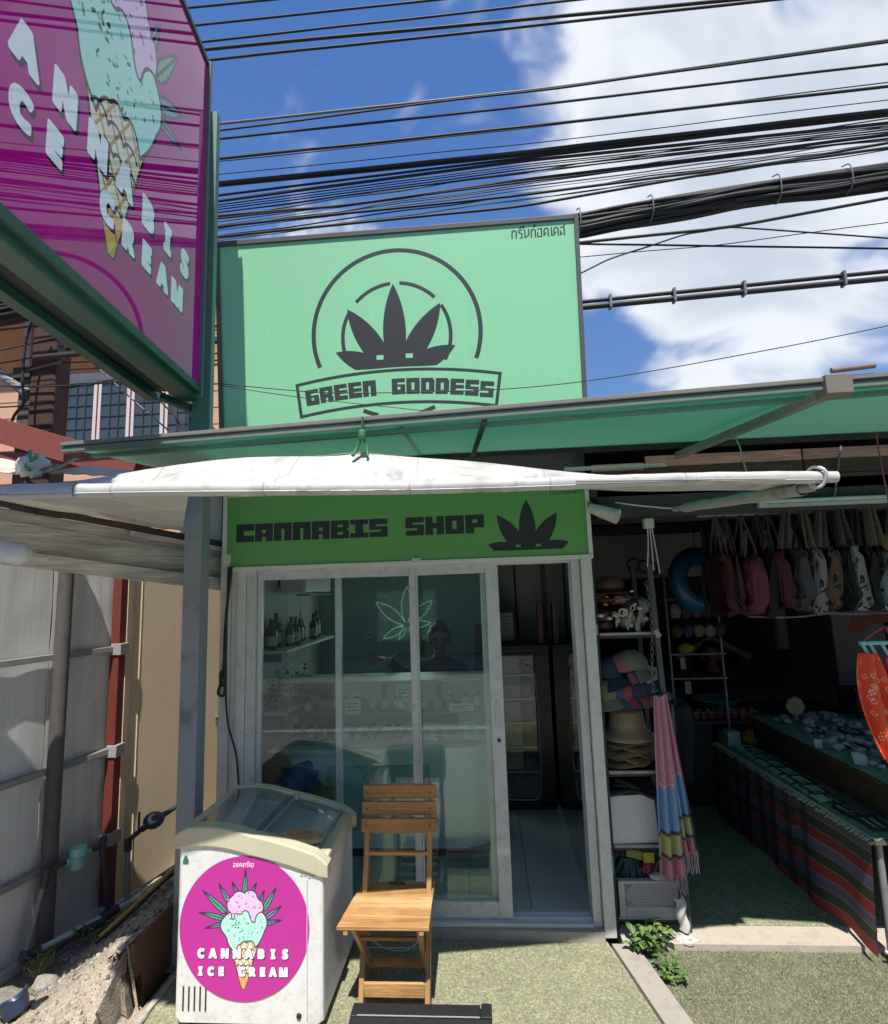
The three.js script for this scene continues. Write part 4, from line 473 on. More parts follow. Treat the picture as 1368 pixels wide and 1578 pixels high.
  const f = thing('folded_tarpaulin', 'folded cream tarpaulin bundled at the left end behind the white awning', 'tarpaulin', [-2.0, 2.5, -2.3]); const cream = M([0.56, 0.53, 0.45], 0.75, 'worn');
  part(f, 'cloth_fold', sheet((u, v) => { const x = -2.35 + 0.62 * u; return [x, 2.47 + 0.10 * v + 0.035 * Math.sin(u * 5 + 1) * v + 0.03 * fbm(u * 6, v * 3, 4, 3), -2.02 - 0.25 * v - 0.04 * Math.sin(u * 9 + v * 2), x, v * 0.3]; }, 40, 12, 0.004), cream); part(f, 'cloth_flap', sheet((u, v) => { const x = -1.77 + 0.36 * u; return [x, 2.47 - 0.01 * u + (0.075 - 0.03 * u) * v + 0.012 * fbm(u * 8, v * 3, 9, 3), -2.10 - 0.12 * u - 0.2 * v, x, v * 0.3]; }, 40, 8, 0.004), cream); part(f, 'clear_bag', lump(0.05, 1.3, 0.9, 0.8, 0.8, 2.4, 5, 3).translate(-1.80, 2.49, -2.05), M([0.55, 0.6, 0.58], 0.25, 'clean')); part(f, 'green_cord', tube([[-1.80, 2.55, -2.04], [-1.78, 2.51, -2.02], [-1.75, 2.52, -2.02], [-1.79, 2.48, -2.01], [-1.77, 2.46, -2.01]], 0.006, 20, 6), M([0.06, 0.35, 0.09], 0.6));
  const w = thing('wrapped_pole', 'short pole wrapped in dirty white cloth under the right end of the tarpaulin', 'pole', [1.2, 2.33, -2.8]); part(w, 'pole', rod([1.34, 2.30, -2.30], [1.13, 2.36, -3.30], 0.016), M([0.4, 0.4, 0.38], 0.6, 'worn')); part(w, 'wrap', sheet((u, v) => { const p = V(1.33, 2.303, -2.36).lerp(V(1.15, 2.352, -3.18), u), a = v * 6.2832, r = 0.026 + 0.010 * fbm(u * 8, Math.cos(a), Math.sin(a), 3); return [p.x + r * Math.cos(a), p.y + r * Math.sin(a), p.z, u, v * 0.2]; }, 40, 14, 0.002), M([0.42, 0.42, 0.40], 0.8, 'grime'));
  solo('thin_cord', 'thin white cord hanging from the plastic roof above the right end of the awning', 'cord', tube([[1.32, 2.70, -2.9], [1.325, 2.62, -2.85], [1.315, 2.52, -2.8], [1.31, 2.40, -2.75]], 0.004, 16, 5), M([0.6, 0.6, 0.6], 0.6)); solo('white_cable', 'white cable curving under the stall ceiling towards the wrapped pole', 'cable', tube([[0.80, 2.42, -3.33], [0.90, 2.40, -3.33], [1.0, 2.385, -3.33], [1.10, 2.37, -3.32], [1.13, 2.365, -3.30]], 0.005, 20, 6), M([0.62, 0.62, 0.6], 0.6));
}
// fluorescent tubes (unlit), spotlight
{
  const body = M([0.50, 0.50, 0.48], 0.5, 'worn'), gt = M([0.62, 0.68, 0.66], 0.25, 'clean');
  const a = thing('tube_lamp', 'unlit fluorescent tube lamp on the dark fascia above the hanging bags', 'lamp', [2.1, 2.37, -3.33]); part(a, 'fitting', box(1.62, 2.90, 2.350, 2.372, -3.352, -3.31), body); part(a, 'tube', rod([1.64, 2.384, -3.325], [2.88, 2.384, -3.325], 0.0135), gt); part(a, 'end_cap', box(1.615, 1.66, 2.350, 2.40, -3.34, -3.308), body);
  const b = copy(a, 'tube_lamp', 'dusty fluorescent tube lamp in the shade just behind the awning, near the brown board', [0.0, 0, 0]); b.position.set(0.72, 2.615, -3.24); b.scale.setScalar(0.46);
  const s = thing('spotlight', 'white tin spotlight pointing down beside the right end of the green shop sign', 'lamp', [0.70, 2.36, -3.32]); const q = rod([0.69, 2.375, -3.32], [0.79, 2.325, -3.26], 0.034, 0.045, 20); part(s, 'shade', q, M([0.62, 0.60, 0.55], 0.5, 'clean')); part(s, 'socket', [rod([0.645, 2.395, -3.335], [0.69, 2.375, -3.32], 0.028, 0.033, 16)], M([0.52, 0.51, 0.48], 0.5, 'clean')); part(s, 'mount', [rod([0.65, 2.40, -3.335], [0.65, 2.43, -3.35], 0.012)], steel);
  solo('junction_box', 'small white junction box under the stall fascia with cords hanging below', 'junction box', [box(0.955, 1.01, 2.255, 2.315, -3.36, -3.31, 0.006)], M([0.5, 0.48, 0.45], 0.6, 'clean'));
  for (let i = 0; i < 3; i++) solo('string_tie', 'white strings hanging below the small junction box in front of the shelf rack', 'string', tube([[0.975 + 0.012 * i, 2.26, -3.33], [0.97 + 0.02 * i, 2.15, -3.33], [0.955 + 0.034 * i, 2.03 - 0.02 * i, -3.33]], 0.0045, 10, 5), M([0.5, 0.5, 0.48], 0.7), 'strings below the junction box');
}
// ---------------------------------------------------------------- ice cream freezer
{
  const t = thing('chest_freezer', 'white ice cream freezer with a round pink print and curved glass lid', 'freezer', [-1.14, 0, -3.0]);
  const xl = -1.490, xr = -0.800, zf = -2.69, zb = -3.27, body = M([0.78, 0.78, 0.78], 0.38, 'worn'), creamM = M([0.60, 0.57, 0.41], 0.42, 'clean');
  const prof = (x) => { const q = (x - xl) / (xr - xl); return 0.775 + 0.012 * Math.sin(Math.min(1, q * 2) * Math.PI) - 0.125 * Math.pow(Math.max(0, q - 0.12) / 0.88, 1.75); }; // lower edge of the lid band
  const outline = (dx, dy0, top) => { const s = []; const n = 24; for (let i = 0; i <= n; i++) { const x = xl - dx + (xr - xl + 2 * dx) * i / n; s.push([x, top(x)]); } return s; };
  // cabinet: side profile extruded along depth, rounded edges
  { const pts = [[xl + 0.02, 0.035], [xr - 0.02, 0.035], [xr, 0.055], ...outline(0, 0, (x) => prof(x) + 0.004).reverse(), [xl, 0.055]]; const g = extrude(pts, zf - zb - 0.03, 0.014); g.translate(0, 0, zb + 0.014); const p = g.attributes.position; for (let i = 0; i < p.count; i++) { const x = p.getX(i), k = (x - (xl + xr) / 2) / (xr - xl); p.setX(i, x - k * 0.026); const y = p.getY(i); if (y < 0.2) p.setY(i, Math.max(0.032, y)); } g.computeVertexNormals(); part(t, 'cabinet', g, body); }
  part(t, 'foot', [rod([xl + 0.06, 0, zf - 0.06], [xl + 0.06, 0.04, zf - 0.06], 0.02)], black); part(t, 'foot', [rod([xr - 0.06, 0, zf - 0.06], [xr - 0.06, 0.04, zf - 0.06], 0.02)], black); part(t, 'foot', [rod([xr - 0.06, 0, zb + 0.06], [xr - 0.06, 0.04, zb + 0.06], 0.02)], black); part(t, 'foot', [rod([xl + 0.06, 0, zb + 0.06], [xl + 0.06, 0.04, zb + 0.06], 0.02)], black);
  part(t, 'corner_trim', box(xr - 0.075, xr - 0.071, 0.06, prof(xr) - 0.01, zf - 0.001, zf + 0.004, 0.001), M([0.62, 0.62, 0.62], 0.4, 'clean'));
  // lid frame: front and rear bands follow the curved profile
  const band = (z0, z1, lo, hi) => { const up = [], dn = []; for (let i = 0; i <= 26; i++) { const x = xl - 0.016 + (xr - xl + 0.034) * i / 26; const e = Math.min(1, Math.min(i, 26 - i) / 2), y = prof(Math.min(xr, Math.max(xl, x))); dn.push([x, y + lo]); up.push([x, y + lo + (hi - lo) * (0.62 + 0.38 * Math.sqrt(e))]); } const g = extrude([...dn, ...up.reverse()], z1 - z0 - 0.016, 0.008); g.translate(0, 0, z0 + 0.008); return g; };
  part(t, 'lid_frame', [band(zf - 0.060, zf + 0.012, 0.004, 0.078)], creamM); part(t, 'rear_frame', [band(zb, zb + 0.05, 0.004, 0.078)], creamM);
  { const sd = (x, w, dy) => { const y = prof(Math.min(xr, Math.max(xl, x))); return beam(V(x, y + 0.036 + dy, zf - 0.058), V(x, y + 0.036 + dy, zb + 0.05), w, 0.062, V(0, 1, 0), 0.012); }; part(t, 'side_rail', sd(xr - 0.018, 0.062, 0), creamM); part(t, 'side_rail', sd(xl + 0.012, 0.055, 0.0), creamM); }
  const silver = M([0.55, 0.56, 0.57], 0.3, 'clean', { metalness: 0.6 });
  const lidY = (x) => prof(x) + 0.066; const lid = (x0, x1, dy, nm) => { const g = sheet((u, v) => { const x = x0 + (x1 - x0) * u; return [x, lidY(x) + dy, zb + 0.05 + (zf - 0.06 - zb - 0.05) * v]; }, 14, 2, 0.005); part(t, nm, g, new THREE.MeshPhysicalMaterial({ color: new THREE.Color().setRGB(0.82, 0.86, 0.87), roughness: 0.04, transmission: 1, thickness: 0, ior: 1.75 })); };
  lid(xl + 0.045, -1.11, 0.004, 'glass_lid'); lid(-1.16, xr - 0.052, -0.006, 'glass_lid');
  part(t, 'glass_edge', beam(V(-1.112, lidY(-1.112) + 0.006, zf - 0.062), V(-1.112, lidY(-1.112) + 0.006, zb + 0.05), 0.016, 0.012), silver); part(t, 'glass_edge', [beam(V(xr - 0.056, lidY(xr - 0.056) - 0.002, zf - 0.062), V(xr - 0.056, lidY(xr - 0.056) - 0.002, zb + 0.05), 0.012, 0.014)], silver); part(t, 'glass_edge', [beam(V(xl + 0.046, lidY(xl + 0.046) + 0.004, zf - 0.062), V(xl + 0.046, lidY(xl + 0.046) + 0.004, zb + 0.05), 0.014, 0.014)], silver);
  part(t, 'lid_lock', [rod([-1.10, lidY(-1.10), zb + 0.075], [-1.10, lidY(-1.10) + 0.035, zb + 0.07], 0.011, 0.009, 10)], silver);
  // inner tub
  const tubM = M([0.78, 0.79, 0.8], 0.35, 'clean'); part(t, 'inner_tub', [box(xl + 0.03, xr - 0.04, 0.58, 0.59, zb + 0.04, zf - 0.05, 0), box(xl + 0.03, xl + 0.04, 0.53, 0.78, zb + 0.04, zf - 0.05, 0), box(xr - 0.05, xr - 0.04, 0.53, 0.66, zb + 0.04, zf - 0.05, 0), box(xl + 0.041, xr - 0.051, 0.53, 0.655, zf - 0.06, zf - 0.05, 0), box(xl + 0.041, xr - 0.051, 0.53, 0.655, zb + 0.04, zb + 0.05, 0)], tubM);
  part(t, 'basket_wire', [0, 1, 2, 3, 4].map((i) => tube([[-1.36 + i * 0.1, 0.70 - i * 0.006, zb + 0.06], [-1.36 + i * 0.1, 0.70 - i * 0.006, zf - 0.08]], 0.003, 1, 5)).concat([tube([[-1.40, 0.70, -2.86], [-0.9, 0.67, -2.86]], 0.004, 1, 5), tube([[-1.40, 0.70, -3.1], [-0.9, 0.67, -3.1]], 0.004, 1, 5)]), silver);
  // prints on the front
  const map = paint(1100, 1100, (x, w, h) => { x.fillStyle = '#bf2f98'; x.fillRect(0, 0, w, h); const S = w / 0.62, cx = w / 2, Y = (y) => h / 2 - (y - 0.432) * S, X = (u) => cx + (u + 1.169) * S; iceCream(x, X(-1.168), Y(0.682), 0.506 * S); bubble(x, 'CANNABIS', X(-1.172), Y(0.306), 0.050 * S, 0.0565 * S); bubble(x, 'ICE CREAM', X(-1.176), Y(0.233), 0.046 * S, 0.0485 * S); x.strokeStyle = '#ffffff'; thai(x, 'oendekrIdo', X(-1.225), Y(0.692), 0.016 * S, 4); });
  { const g = flat(new THREE.CylinderGeometry(0.306, 0.306, 0.0022, 72)); g.rotateX(Math.PI / 2); const p = g.attributes.position, uv = g.attributes.uv; for (let i = 0; i < p.count; i++) uv.setXY(i, p.getX(i) / 0.62 + 0.5, p.getY(i) / 0.62 + 0.5); g.userData.keep = true; g.translate(-1.169, 0.432, zf + 0.0012); part(t, 'round_print', g, new THREE.MeshPhysicalMaterial({ map, roughness: 0.35 })); }
  { const v = []; for (let i = 0; i < 5; i++) v.push(box(-1.452 + i * 0.0265, -1.446 + i * 0.0265, 0.085, 0.185, zf + 0.0003, zf + 0.0022, 0)); v.forEach((q) => part(t, 'vent_slot', q, black)); }
  { const s = []; s.push([0, 0.016], [0.008, 0.008], [0.005, 0.006], [0.013, -0.002], [0.009, -0.003], [0.016, -0.012], [0.003, -0.012], [0.003, -0.018], [0.014, -0.018], [0.014, -0.021], [-0.014, -0.021], [-0.014, -0.018], [-0.003, -0.018], [-0.003, -0.012], [-0.016, -0.012], [-0.009, -0.003], [-0.013, -0.002], [-0.005, 0.006], [-0.008, 0.008]); const g = extrude(s, 0.0012); g.translate(-1.455, 0.726, zf + 0.0004); part(t, 'tree_sticker', g, M([0.03, 0.16, 0.07], 0.5, null)); }
  part(t, 'small_print', [0, 1, 2, 3].map((i) => box(-0.905 + i * 0.018, -0.893 + i * 0.018, 0.652 - 0.004 * i + 0.004 * (i % 2), 0.668 - 0.004 * i, zf + 0.0003, zf + 0.0012, 0)), M([0.42, 0.42, 0.42], 0.6, null)).userData.kind = 'stuff';
  part(t, 'power_cord', tube([[xr - 0.02, 0.20, zb - 0.01], [xr + 0.05, 0.10, zb - 0.03], [xr + 0.12, 0.02, zb - 0.02], [xr + 0.30, 0.012, zb + 0.02], [xr + 0.42, 0.075, zb - 0.14]], 0.005, 24, 6), M([0.5, 0.5, 0.5], 0.6, null));
  part(t, 'drain_plug', rod([-0.91, 0.072, zf], [-0.91, 0.072, zf + 0.006], 0.012, 0.01, 14), black);
  { const c = thing('biscuit', 'flat tan slice lying on the right glass lid of the freezer', 'food', [-0.98, 0.80, -2.80]); origin.set(c, V()); c.position.set(-0.935, lidY(-0.935) + 0.006, -2.815); c.rotation.set(0.02, 0.25, -0.22); const g = extrude([[-0.10, -0.03], [-0.085, 0.02], [-0.03, 0.045], [0.05, 0.05], [0.095, 0.035], [0.09, -0.01], [0.04, -0.05], [-0.04, -0.055]], 0.01, 0.006); g.rotateX(-Math.PI / 2); part(c, 'slice', g, M([0.62, 0.42, 0.25], 0.8, 'speck', { bump: 0.003 })); const top = []; seed = 99; for (let i = 0; i < 26; i++) top.push(lump(rr(0.005, 0.012), 1.3, 0.45, 1, 0.4, 2, i, 1).translate(rr(-0.07, 0.07), 0.017, rr(-0.035, 0.035))); part(c, 'crumbs', top, M([0.50, 0.27, 0.12], 0.8, null)).userData.kind = 'stuff'; }
}
// ---------------------------------------------------------------- folding wooden chair
{
  const t = thing('folding_chair', 'brown folding slatted wooden chair standing right of the freezer', 'chair', [-0.52, 0, -2.9]);
  const wd = M([0.56, 0.31, 0.12], 0.5, 'woodU'), wv = M([0.55, 0.31, 0.125], 0.5, 'woodV'), dk = M([0.48, 0.23, 0.075], 0.5, 'woodU'), lt = [M([0.66, 0.37, 0.145], 0.6, 'woodU', { bump: 0.002 }), M([0.58, 0.315, 0.115], 0.6, 'woodU', { bump: 0.002 }), M([0.72, 0.43, 0.185], 0.6, 'woodU', { bump: 0.002 })];
  const xl = -0.715, xr = -0.335, cx = (xl + xr) / 2;
  // back frame: posts from the floor at the front up to the top of the back
  for (const [x, k] of [[-0.672, 0], [-0.338, 1]]) part(t, 'back_post', beam(V(x + (k ? -0.01 : 0.01), 0.0, -2.835), V(x, 0.90, -3.13), 0.024, 0.04, V(0, 0, 1)), wv);
  const postZ = (y) => -2.835 - 0.295 * y / 0.90;
  for (const [y, h, w] of [[0.875, 0.06, 0], [0.802, 0.062, 1], [0.728, 0.062, 2]]) { const n = 10, a = [], b = []; for (let i = 0; i <= n; i++) { const u = i / n; a.push([-0.695 + 0.385 * u, y - h / 2 + (w === 2 ? -0.006 * Math.sin(Math.PI * u) : 0)]); b.push([-0.695 + 0.385 * u, y + h / 2 + (w === 0 ? 0.008 * Math.sin(Math.PI * u) : 0)]); } const g = extrude([...a, ...b.reverse()], 0.012, 0.003); g.translate(0, 0, postZ(y) + 0.018); const sl = part(t, 'back_slat', g, dk); for (const sx of [-0.672, -0.338]) part(sl, 'screw', rod([sx, y, postZ(y) + 0.030], [sx, y, postZ(y) + 0.036], 0.006, 0.005, 8), M([0.08, 0.06, 0.04], 0.5, null)); }
  part(t, 'finial', rod([-0.662, 0.90, -3.125], [-0.662, 0.925, -3.13], 0.012, 0.008), wv); part(t, 'finial', rod([-0.342, 0.90, -3.125], [-0.342, 0.928, -3.13], 0.012, 0.008), wv);
  part(t, 'back_rung', beam([-0.67, 0.60, postZ(0.60)], [-0.34, 0.60, postZ(0.60)], 0.022, 0.018), wd);
  // seat slats, narrower at the back
  const zs = [-3.075, -3.005, -2.925, -2.845, -2.765, -2.695]; for (let i = 0; i < 5; i++) { const z0 = zs[i], z1 = zs[i + 1], e = (z) => { const q = (z + 3.075) / 0.38; return [-0.692 - 0.045 * q, -0.326 + 0.008 * q]; }; const [a0, b0] = e(z0), [a1, b1] = e(z1 - 0.006); const g = extrude([[a0, -z0], [b0, -z0], [b1, -(z1 - 0.004)], [a1, -(z1 - 0.004)]], 0.012, 0.003); g.rotateX(-Math.PI / 2); g.translate(0, 0.432 - 0.004 * Math.abs(i - 1.6), 0); part(t, 'seat_slat', g, lt[i % 3]); }
  part(t, 'handle_slot', box(-0.56, -0.47, 0.4495, 0.4515, -3.050, -3.036, 0.0005), M([0.10, 0.045, 0.02], 0.7, null));
  for (const x of [-0.70, -0.352]) { part(t, 'seat_rail', beam(V(x, 0.412, -2.70), V(x + (x < -0.5 ? 0.035 : -0.005), 0.415, -3.07), 0.022, 0.03), wd); }
  // front-to-back legs crossing behind
  for (const [x, k] of [[-0.70, 0], [-0.362, 1]]) part(t, 'leg', beam(V(x + (k ? -0.004 : 0.03), 0.42, -2.73), V(x + (k ? -0.02 : 0.05), 0.0, -3.10), 0.022, 0.036, V(0, 0, 1)), wv);
  part(t, 'front_rung', beam([-0.662, 0.075, -2.858], [-0.348, 0.075, -2.858], 0.016, 0.062), lt[0]); part(t, 'rear_rung', beam([-0.648, 0.10, -3.01], [-0.372, 0.10, -3.01], 0.018, 0.04), wd); part(t, 'cross_rung', beam([-0.66, 0.33, -2.80], [-0.36, 0.33, -2.80], 0.016, 0.016), dk); part(t, 'metal_rod', tube([[-0.66, 0.22, -2.92], [-0.36, 0.22, -2.92]], 0.004), steel);
}
// black box at the lower edge
{
  const t = thing('black_crate', 'flat black box with a lidded top at the lower picture edge', 'box', [-0.36, 0, -2.6]); const bm = M([0.022, 0.022, 0.026], 0.5, 'worn');
  part(t, 'body', box(-0.672, -0.050, 0, 0.085, -2.74, -2.45, 0.006), bm); part(t, 'lid', [box(-0.668, -0.054, 0.087, 0.10, -2.655, -2.45, 0.004)], M([0.028, 0.028, 0.032], 0.45, 'worn')); part(t, 'lip', box(-0.672, -0.10, 0.086, 0.098, -2.74, -2.662, 0.004), bm); part(t, 'corner_block', box(-0.095, -0.048, 0.084, 0.103, -2.742, -2.66, 0.003), bm); part(t, 'edge_strip', beam([-0.64, 0.102, -2.659], [-0.10, 0.102, -2.659], 0.006, 0.006), M([0.30, 0.29, 0.30], 0.5, 'worn'));
}
// ---------------------------------------------------------------- inside the shop
{
  const mint = M([0.60, 0.83, 0.78], 0.4, 'clean'), mintTop = M([0.70, 0.87, 0.83], 0.35, 'clean');
  const c = thing('counter', 'mint green reception counter with a rounded right end inside the shop', 'counter', [-0.8, 0.06, -4.3]);
  const zF = -4.13, xe = -0.28, R = 0.31; const outline = (o) => { const p = [[-1.62, -(zF + o)]]; for (let i = 0; i <= 16; i++) { const a = -Math.PI / 2 + Math.PI / 2 * i / 16; p.push([xe + (R + o) * Math.cos(a), -(zF - R) + (R + o) * Math.sin(a)]); } p.push([xe + R + o, 4.75], [-1.62, 4.75]); return p; };
  const ex = (o, y0, y1, b = 0.004) => { const g = extrude(outline(o), y1 - y0 - 2 * b, b); g.rotateX(-Math.PI / 2); g.translate(0, y0 + b, 0); return g; };
  part(c, 'kick', ex(-0.06, 0.06, 0.14), black); part(c, 'front', ex(0, 0.14, 0.775), mint); part(c, 'top', ex(0.018, 0.777, 0.815), mintTop); part(c, 'front_panel', box(-1.2, -0.44, 0.26, 0.70, zF - 0.01, zF + 0.008), M([0.30, 0.52, 0.48], 0.4, 'clean')); part(c, 'groove', box(-0.40, -0.10, 0.252, 0.262, zF - 0.02, zF + 0.004), mintTop);
  const d = thing('display_case', 'glass display case full of jars standing on the mint counter', 'display case', [-0.8, 0.815, -4.4]); const fr = M([0.40, 0.44, 0.43], 0.4, 'clean', { metalness: 0.3 });
  const x0 = -1.58, x1 = -0.03, z0 = -4.62, z1 = -4.22, y0 = 0.817, y1 = 1.262; const cg = new THREE.MeshPhysicalMaterial({ color: new THREE.Color().setRGB(0.88, 0.95, 0.93), roughness: 0.03, transmission: 1, thickness: 0 });
  part(d, 'glass_front', box(x0, x1, y0, y1, z1 - 0.005, z1, 0), cg); part(d, 'glass_top', box(x0, x1, y1 + 0.001, y1 + 0.007, z0, z1, 0), new THREE.MeshPhysicalMaterial({ color: new THREE.Color().setRGB(0.7, 0.76, 0.74), roughness: 0.6, transmission: 0.6, thickness: 0 })); part(d, 'glass_side', box(x1 + 0.001, x1 + 0.006, y0, y1, z0, z1, 0), cg); part(d, 'glass_shelf', box(x0 + 0.01, x1 - 0.01, 1.035, 1.041, z0, z1 - 0.02, 0), cg);
  part(d, 'edge', [beam([x0, y1 + 0.004, z1 + 0.004], [x1, y1 + 0.004, z1 + 0.004], 0.008, 0.012), beam([x0, 1.035, z1 + 0.004], [x1, 1.035, z1 + 0.004], 0.006, 0.008), beam([x1 + 0.004, y0, z1 + 0.002], [x1 + 0.004, y1, z1 + 0.002], 0.008, 0.008, V(1, 0, 0))], fr); part(d, 'rear_board', box(x0, x1, y0, y1, z0 - 0.015, z0 - 0.003, 0), M([0.42, 0.48, 0.46], 0.6, 'clean'));
  // jars and cartons in the case
  const jar = thing('jar', 'small lidded glass jar on the shelves of the display case', 'jar', [0, 0, 0], 'jars in the display case'); origin.set(jar, V()); part(jar, 'body', lathe([[0, 0], [0.03, 0], [0.032, 0.01], [0.032, 0.075], [0.024, 0.088], [0, 0.088]], 14), M([0.5, 0.54, 0.5], 0.2, 'clean')); part(jar, 'lid', lathe([[0, 0.088], [0.028, 0.088], [0.028, 0.108], [0, 0.11]], 14), M([0.08, 0.09, 0.09], 0.4, 'clean')); part(jar, 'paper', lathe([[0.0325, 0.02], [0.0325, 0.062]], 14), M([0.66, 0.68, 0.62], 0.7, 'clean'));
  seed = 301; let first = true; const at = (x, y, z) => { if (first) { jar.position.set(x, y, z); first = false; } else copy(jar, 'jar', jar.userData.label, [x, y, z], rr(0, 6), jar.userData.group); };
  for (let i = 0; i < 15; i++) at(-1.5 + i * 0.1 + rr(-0.015, 0.015), 1.042, -4.33 + rr(-0.04, 0.03)); for (let i = 0; i < 9; i++) at(-1.5 + i * 0.1 + rr(-0.02, 0.02), 0.82, -4.35 + rr(-0.04, 0.03));
  const card = (x, y, w, h, z, c2, lab) => { const q = thing('card', lab, 'card', [x, y, z]); part(q, 'sheet', box(x, x + w, y, y + h, z - 0.006, z, 0.001), M(c2, 0.7, 'clean')); const l = []; for (let k = 0; k < 3; k++) l.push(box(x + w * 0.15, x + w * (0.85 - 0.2 * (k % 2)), y + h * (0.25 + 0.2 * k), y + h * (0.33 + 0.2 * k), z + 0.0002, z + 0.0012, 0)); part(q, 'printing', l, M([0.12, 0.2, 0.17], 0.8, null)).userData.kind = 'stuff'; };
  card(-1.08, 1.03, 0.12, 0.12, -4.205, [0.52, 0.72, 0.64], 'mint card standing in the left middle of the display case'); card(-0.70, 1.10, 0.10, 0.13, -4.30, [0.46, 0.66, 0.58], 'green card at the upper middle of the display case'); card(-0.30, 1.045, 0.18, 0.055, -4.205, [0.62, 0.72, 0.68], 'pale price strip at the right end of the display case'); card(-0.44, 0.82, 0.10, 0.12, -4.26, [0.5, 0.52, 0.48], 'grey leaflet low in the display case beside the door mullion'); card(-0.20, 0.83, 0.11, 0.13, -4.26, [0.55, 0.58, 0.53], 'pale leaflet low at the right end of the display case'); card(-0.80, 0.83, 0.13, 0.10, -4.26, [0.36, 0.46, 0.42], 'dull green leaflet low in the middle of the display case');
  // left wall shelves with bottles, air conditioner
  const sh = (y, zA, zB, lab) => { const q = thing('wall_shelf', lab, 'shelf', [-1.6, y, (zA + zB) / 2]); part(q, 'board', box(-1.698, -1.46, y - 0.022, y, zB, zA, 0.003), M([0.55, 0.60, 0.58], 0.5, 'clean')); part(q, 'bracket', box(-1.698, -1.56, y - 0.10, y - 0.024, zA - 0.18, zA - 0.165, 0.002), steel); };
  sh(1.53, -4.02, -5.3, 'upper white wall shelf crowded with bottles at the left inside the shop'); sh(1.10, -4.02, -5.3, 'lower white wall shelf with dark plants at the left inside the shop');
  const bt = thing('bottle', 'bottle on the upper wall shelf inside the shop', 'bottle', [0, 0, 0], 'bottles on the upper wall shelf'); origin.set(bt, V()); part(bt, 'body', lathe([[0, 0], [0.035, 0], [0.037, 0.12], [0.03, 0.15], [0.013, 0.17], [0.013, 0.22], [0, 0.22]], 12), M([0.05, 0.10, 0.08], 0.15, 'clean')); part(bt, 'paper', lathe([[0.0375, 0.03], [0.0375, 0.10]], 12), M([0.45, 0.48, 0.42], 0.7, 'clean')); first = true; seed = 77; for (let i = 0; i < 13; i++) { const p = [-1.60 + rr(-0.05, 0.07), 1.53, -4.1 - i * 0.085]; if (first) { bt.position.set(...p); first = false; } else { const q = copy(bt, 'bottle', bt.userData.label, p, rr(0, 6), bt.userData.group); q.scale.setScalar(rr(0.8, 1.25)); } }
  const dg = [leafM([0.03, 0.06, 0.02]), leafM([0.05, 0.09, 0.03]), leafM([0.02, 0.04, 0.015])]; plant('potted_plant', 'dark leafy plant at the near end of the lower wall shelf inside the shop', [-1.60, 1.10, -4.12], 12, 0.08, 0.24, 0.035, 0.09, dg, 91); plant('potted_plant', 'dark bushy plant further back on the lower wall shelf inside the shop', [-1.57, 1.10, -4.55], 12, 0.1, 0.28, 0.035, 0.1, dg, 92);
  const ac = thing('air_conditioner', 'white air conditioner high on the left inside the shop', 'air conditioner', [-1.5, 2.0, -4.6]); part(ac, 'case', box(-1.69, -1.46, 1.94, 2.22, -5.2, -4.45, 0.02), M([0.60, 0.62, 0.60], 0.4, 'clean')); part(ac, 'flap', beam([-1.50, 1.925, -5.15], [-1.50, 1.925, -4.5], 0.12, 0.012), M([0.12, 0.13, 0.13], 0.5)); part(ac, 'hose', tube([[-1.66, 2.40, -4.40], [-1.665, 2.2, -4.40], [-1.66, 1.98, -4.40]], 0.010, 8, 6), black); part(ac, 'hose_end', lump(0.024, 1, 1, 1, 0.05, 2, 2, 2).translate(-1.66, 1.97, -4.40), M([0.5, 0.5, 0.48], 0.5));
  // leaf shaped light tube on the back wall
  { const n = thing('leaf_light', 'thin green leaf outline made of light tube on the dark back wall', 'light', [-0.8, 1.68, -5.6]); const z = -5.585, C = V(-0.80, 1.585, z), em = new THREE.MeshStandardMaterial({ color: new THREE.Color().setRGB(0.45, 0.75, 0.55), emissive: new THREE.Color().setRGB(0.40, 0.85, 0.52), emissiveIntensity: 0.22, roughness: 0.5 }); for (const [deg, L] of [[2, 0.36], [48, 0.33], [-52, 0.36], [86, 0.22], [-98, 0.05], [-118, 0.24], [-150, 0.13], [140, 0.10]]) { const a = deg * Math.PI / 180, d2 = V(Math.sin(a), Math.cos(a), 0), s = V(Math.cos(a), -Math.sin(a), 0), pts = []; const k = 14; for (let i = 0; i <= k; i++) { const q = i / k, w = L * 0.16 * Math.sin(Math.PI * Math.min(1, q * 0.9 + 0.1)) * (i % 2 ? 0.78 : 1.05) * (i === k ? 0 : 1); pts.push(C.clone().addScaledVector(d2, 0.03 + L * q).addScaledVector(s, -w)); } for (let i = k - 1; i >= 0; i--) { const q = i / k, w = L * 0.16 * Math.sin(Math.PI * Math.min(1, q * 0.9 + 0.1)) * (i % 2 ? 0.78 : 1.05); pts.push(C.clone().addScaledVector(d2, 0.03 + L * q).addScaledVector(s, w)); } const cv = new THREE.CurvePath(); for (let i = 0; i + 1 < pts.length; i++) cv.add(new THREE.LineCurve3(pts[i], pts[i + 1])); part(n, 'leaf_tube', new THREE.TubeGeometry(cv, 60, 0.0032, 5, false), em); } const gl = new THREE.RectAreaLight(new THREE.Color(0.80, 1.0, 0.91), 1.9, 0.6, 0.5); gl.position.set(-0.80, 1.68, -5.575); gl.lookAt(-0.80, 1.68, 0); scene.add(gl); }
  for (const [x, y, lab] of [[-1.19, 1.50, 'pale ring hook on the back wall left of the leaf light'], [-0.39, 1.55, 'pale ring hook on the back wall right of the leaf light']]) { const g = new THREE.TorusGeometry(0.026, 0.011, 8, 20); g.translate(x, y, -5.60); solo('wall_ring', lab, 'hook', g, M([0.5, 0.52, 0.48], 0.5, 'clean')); }
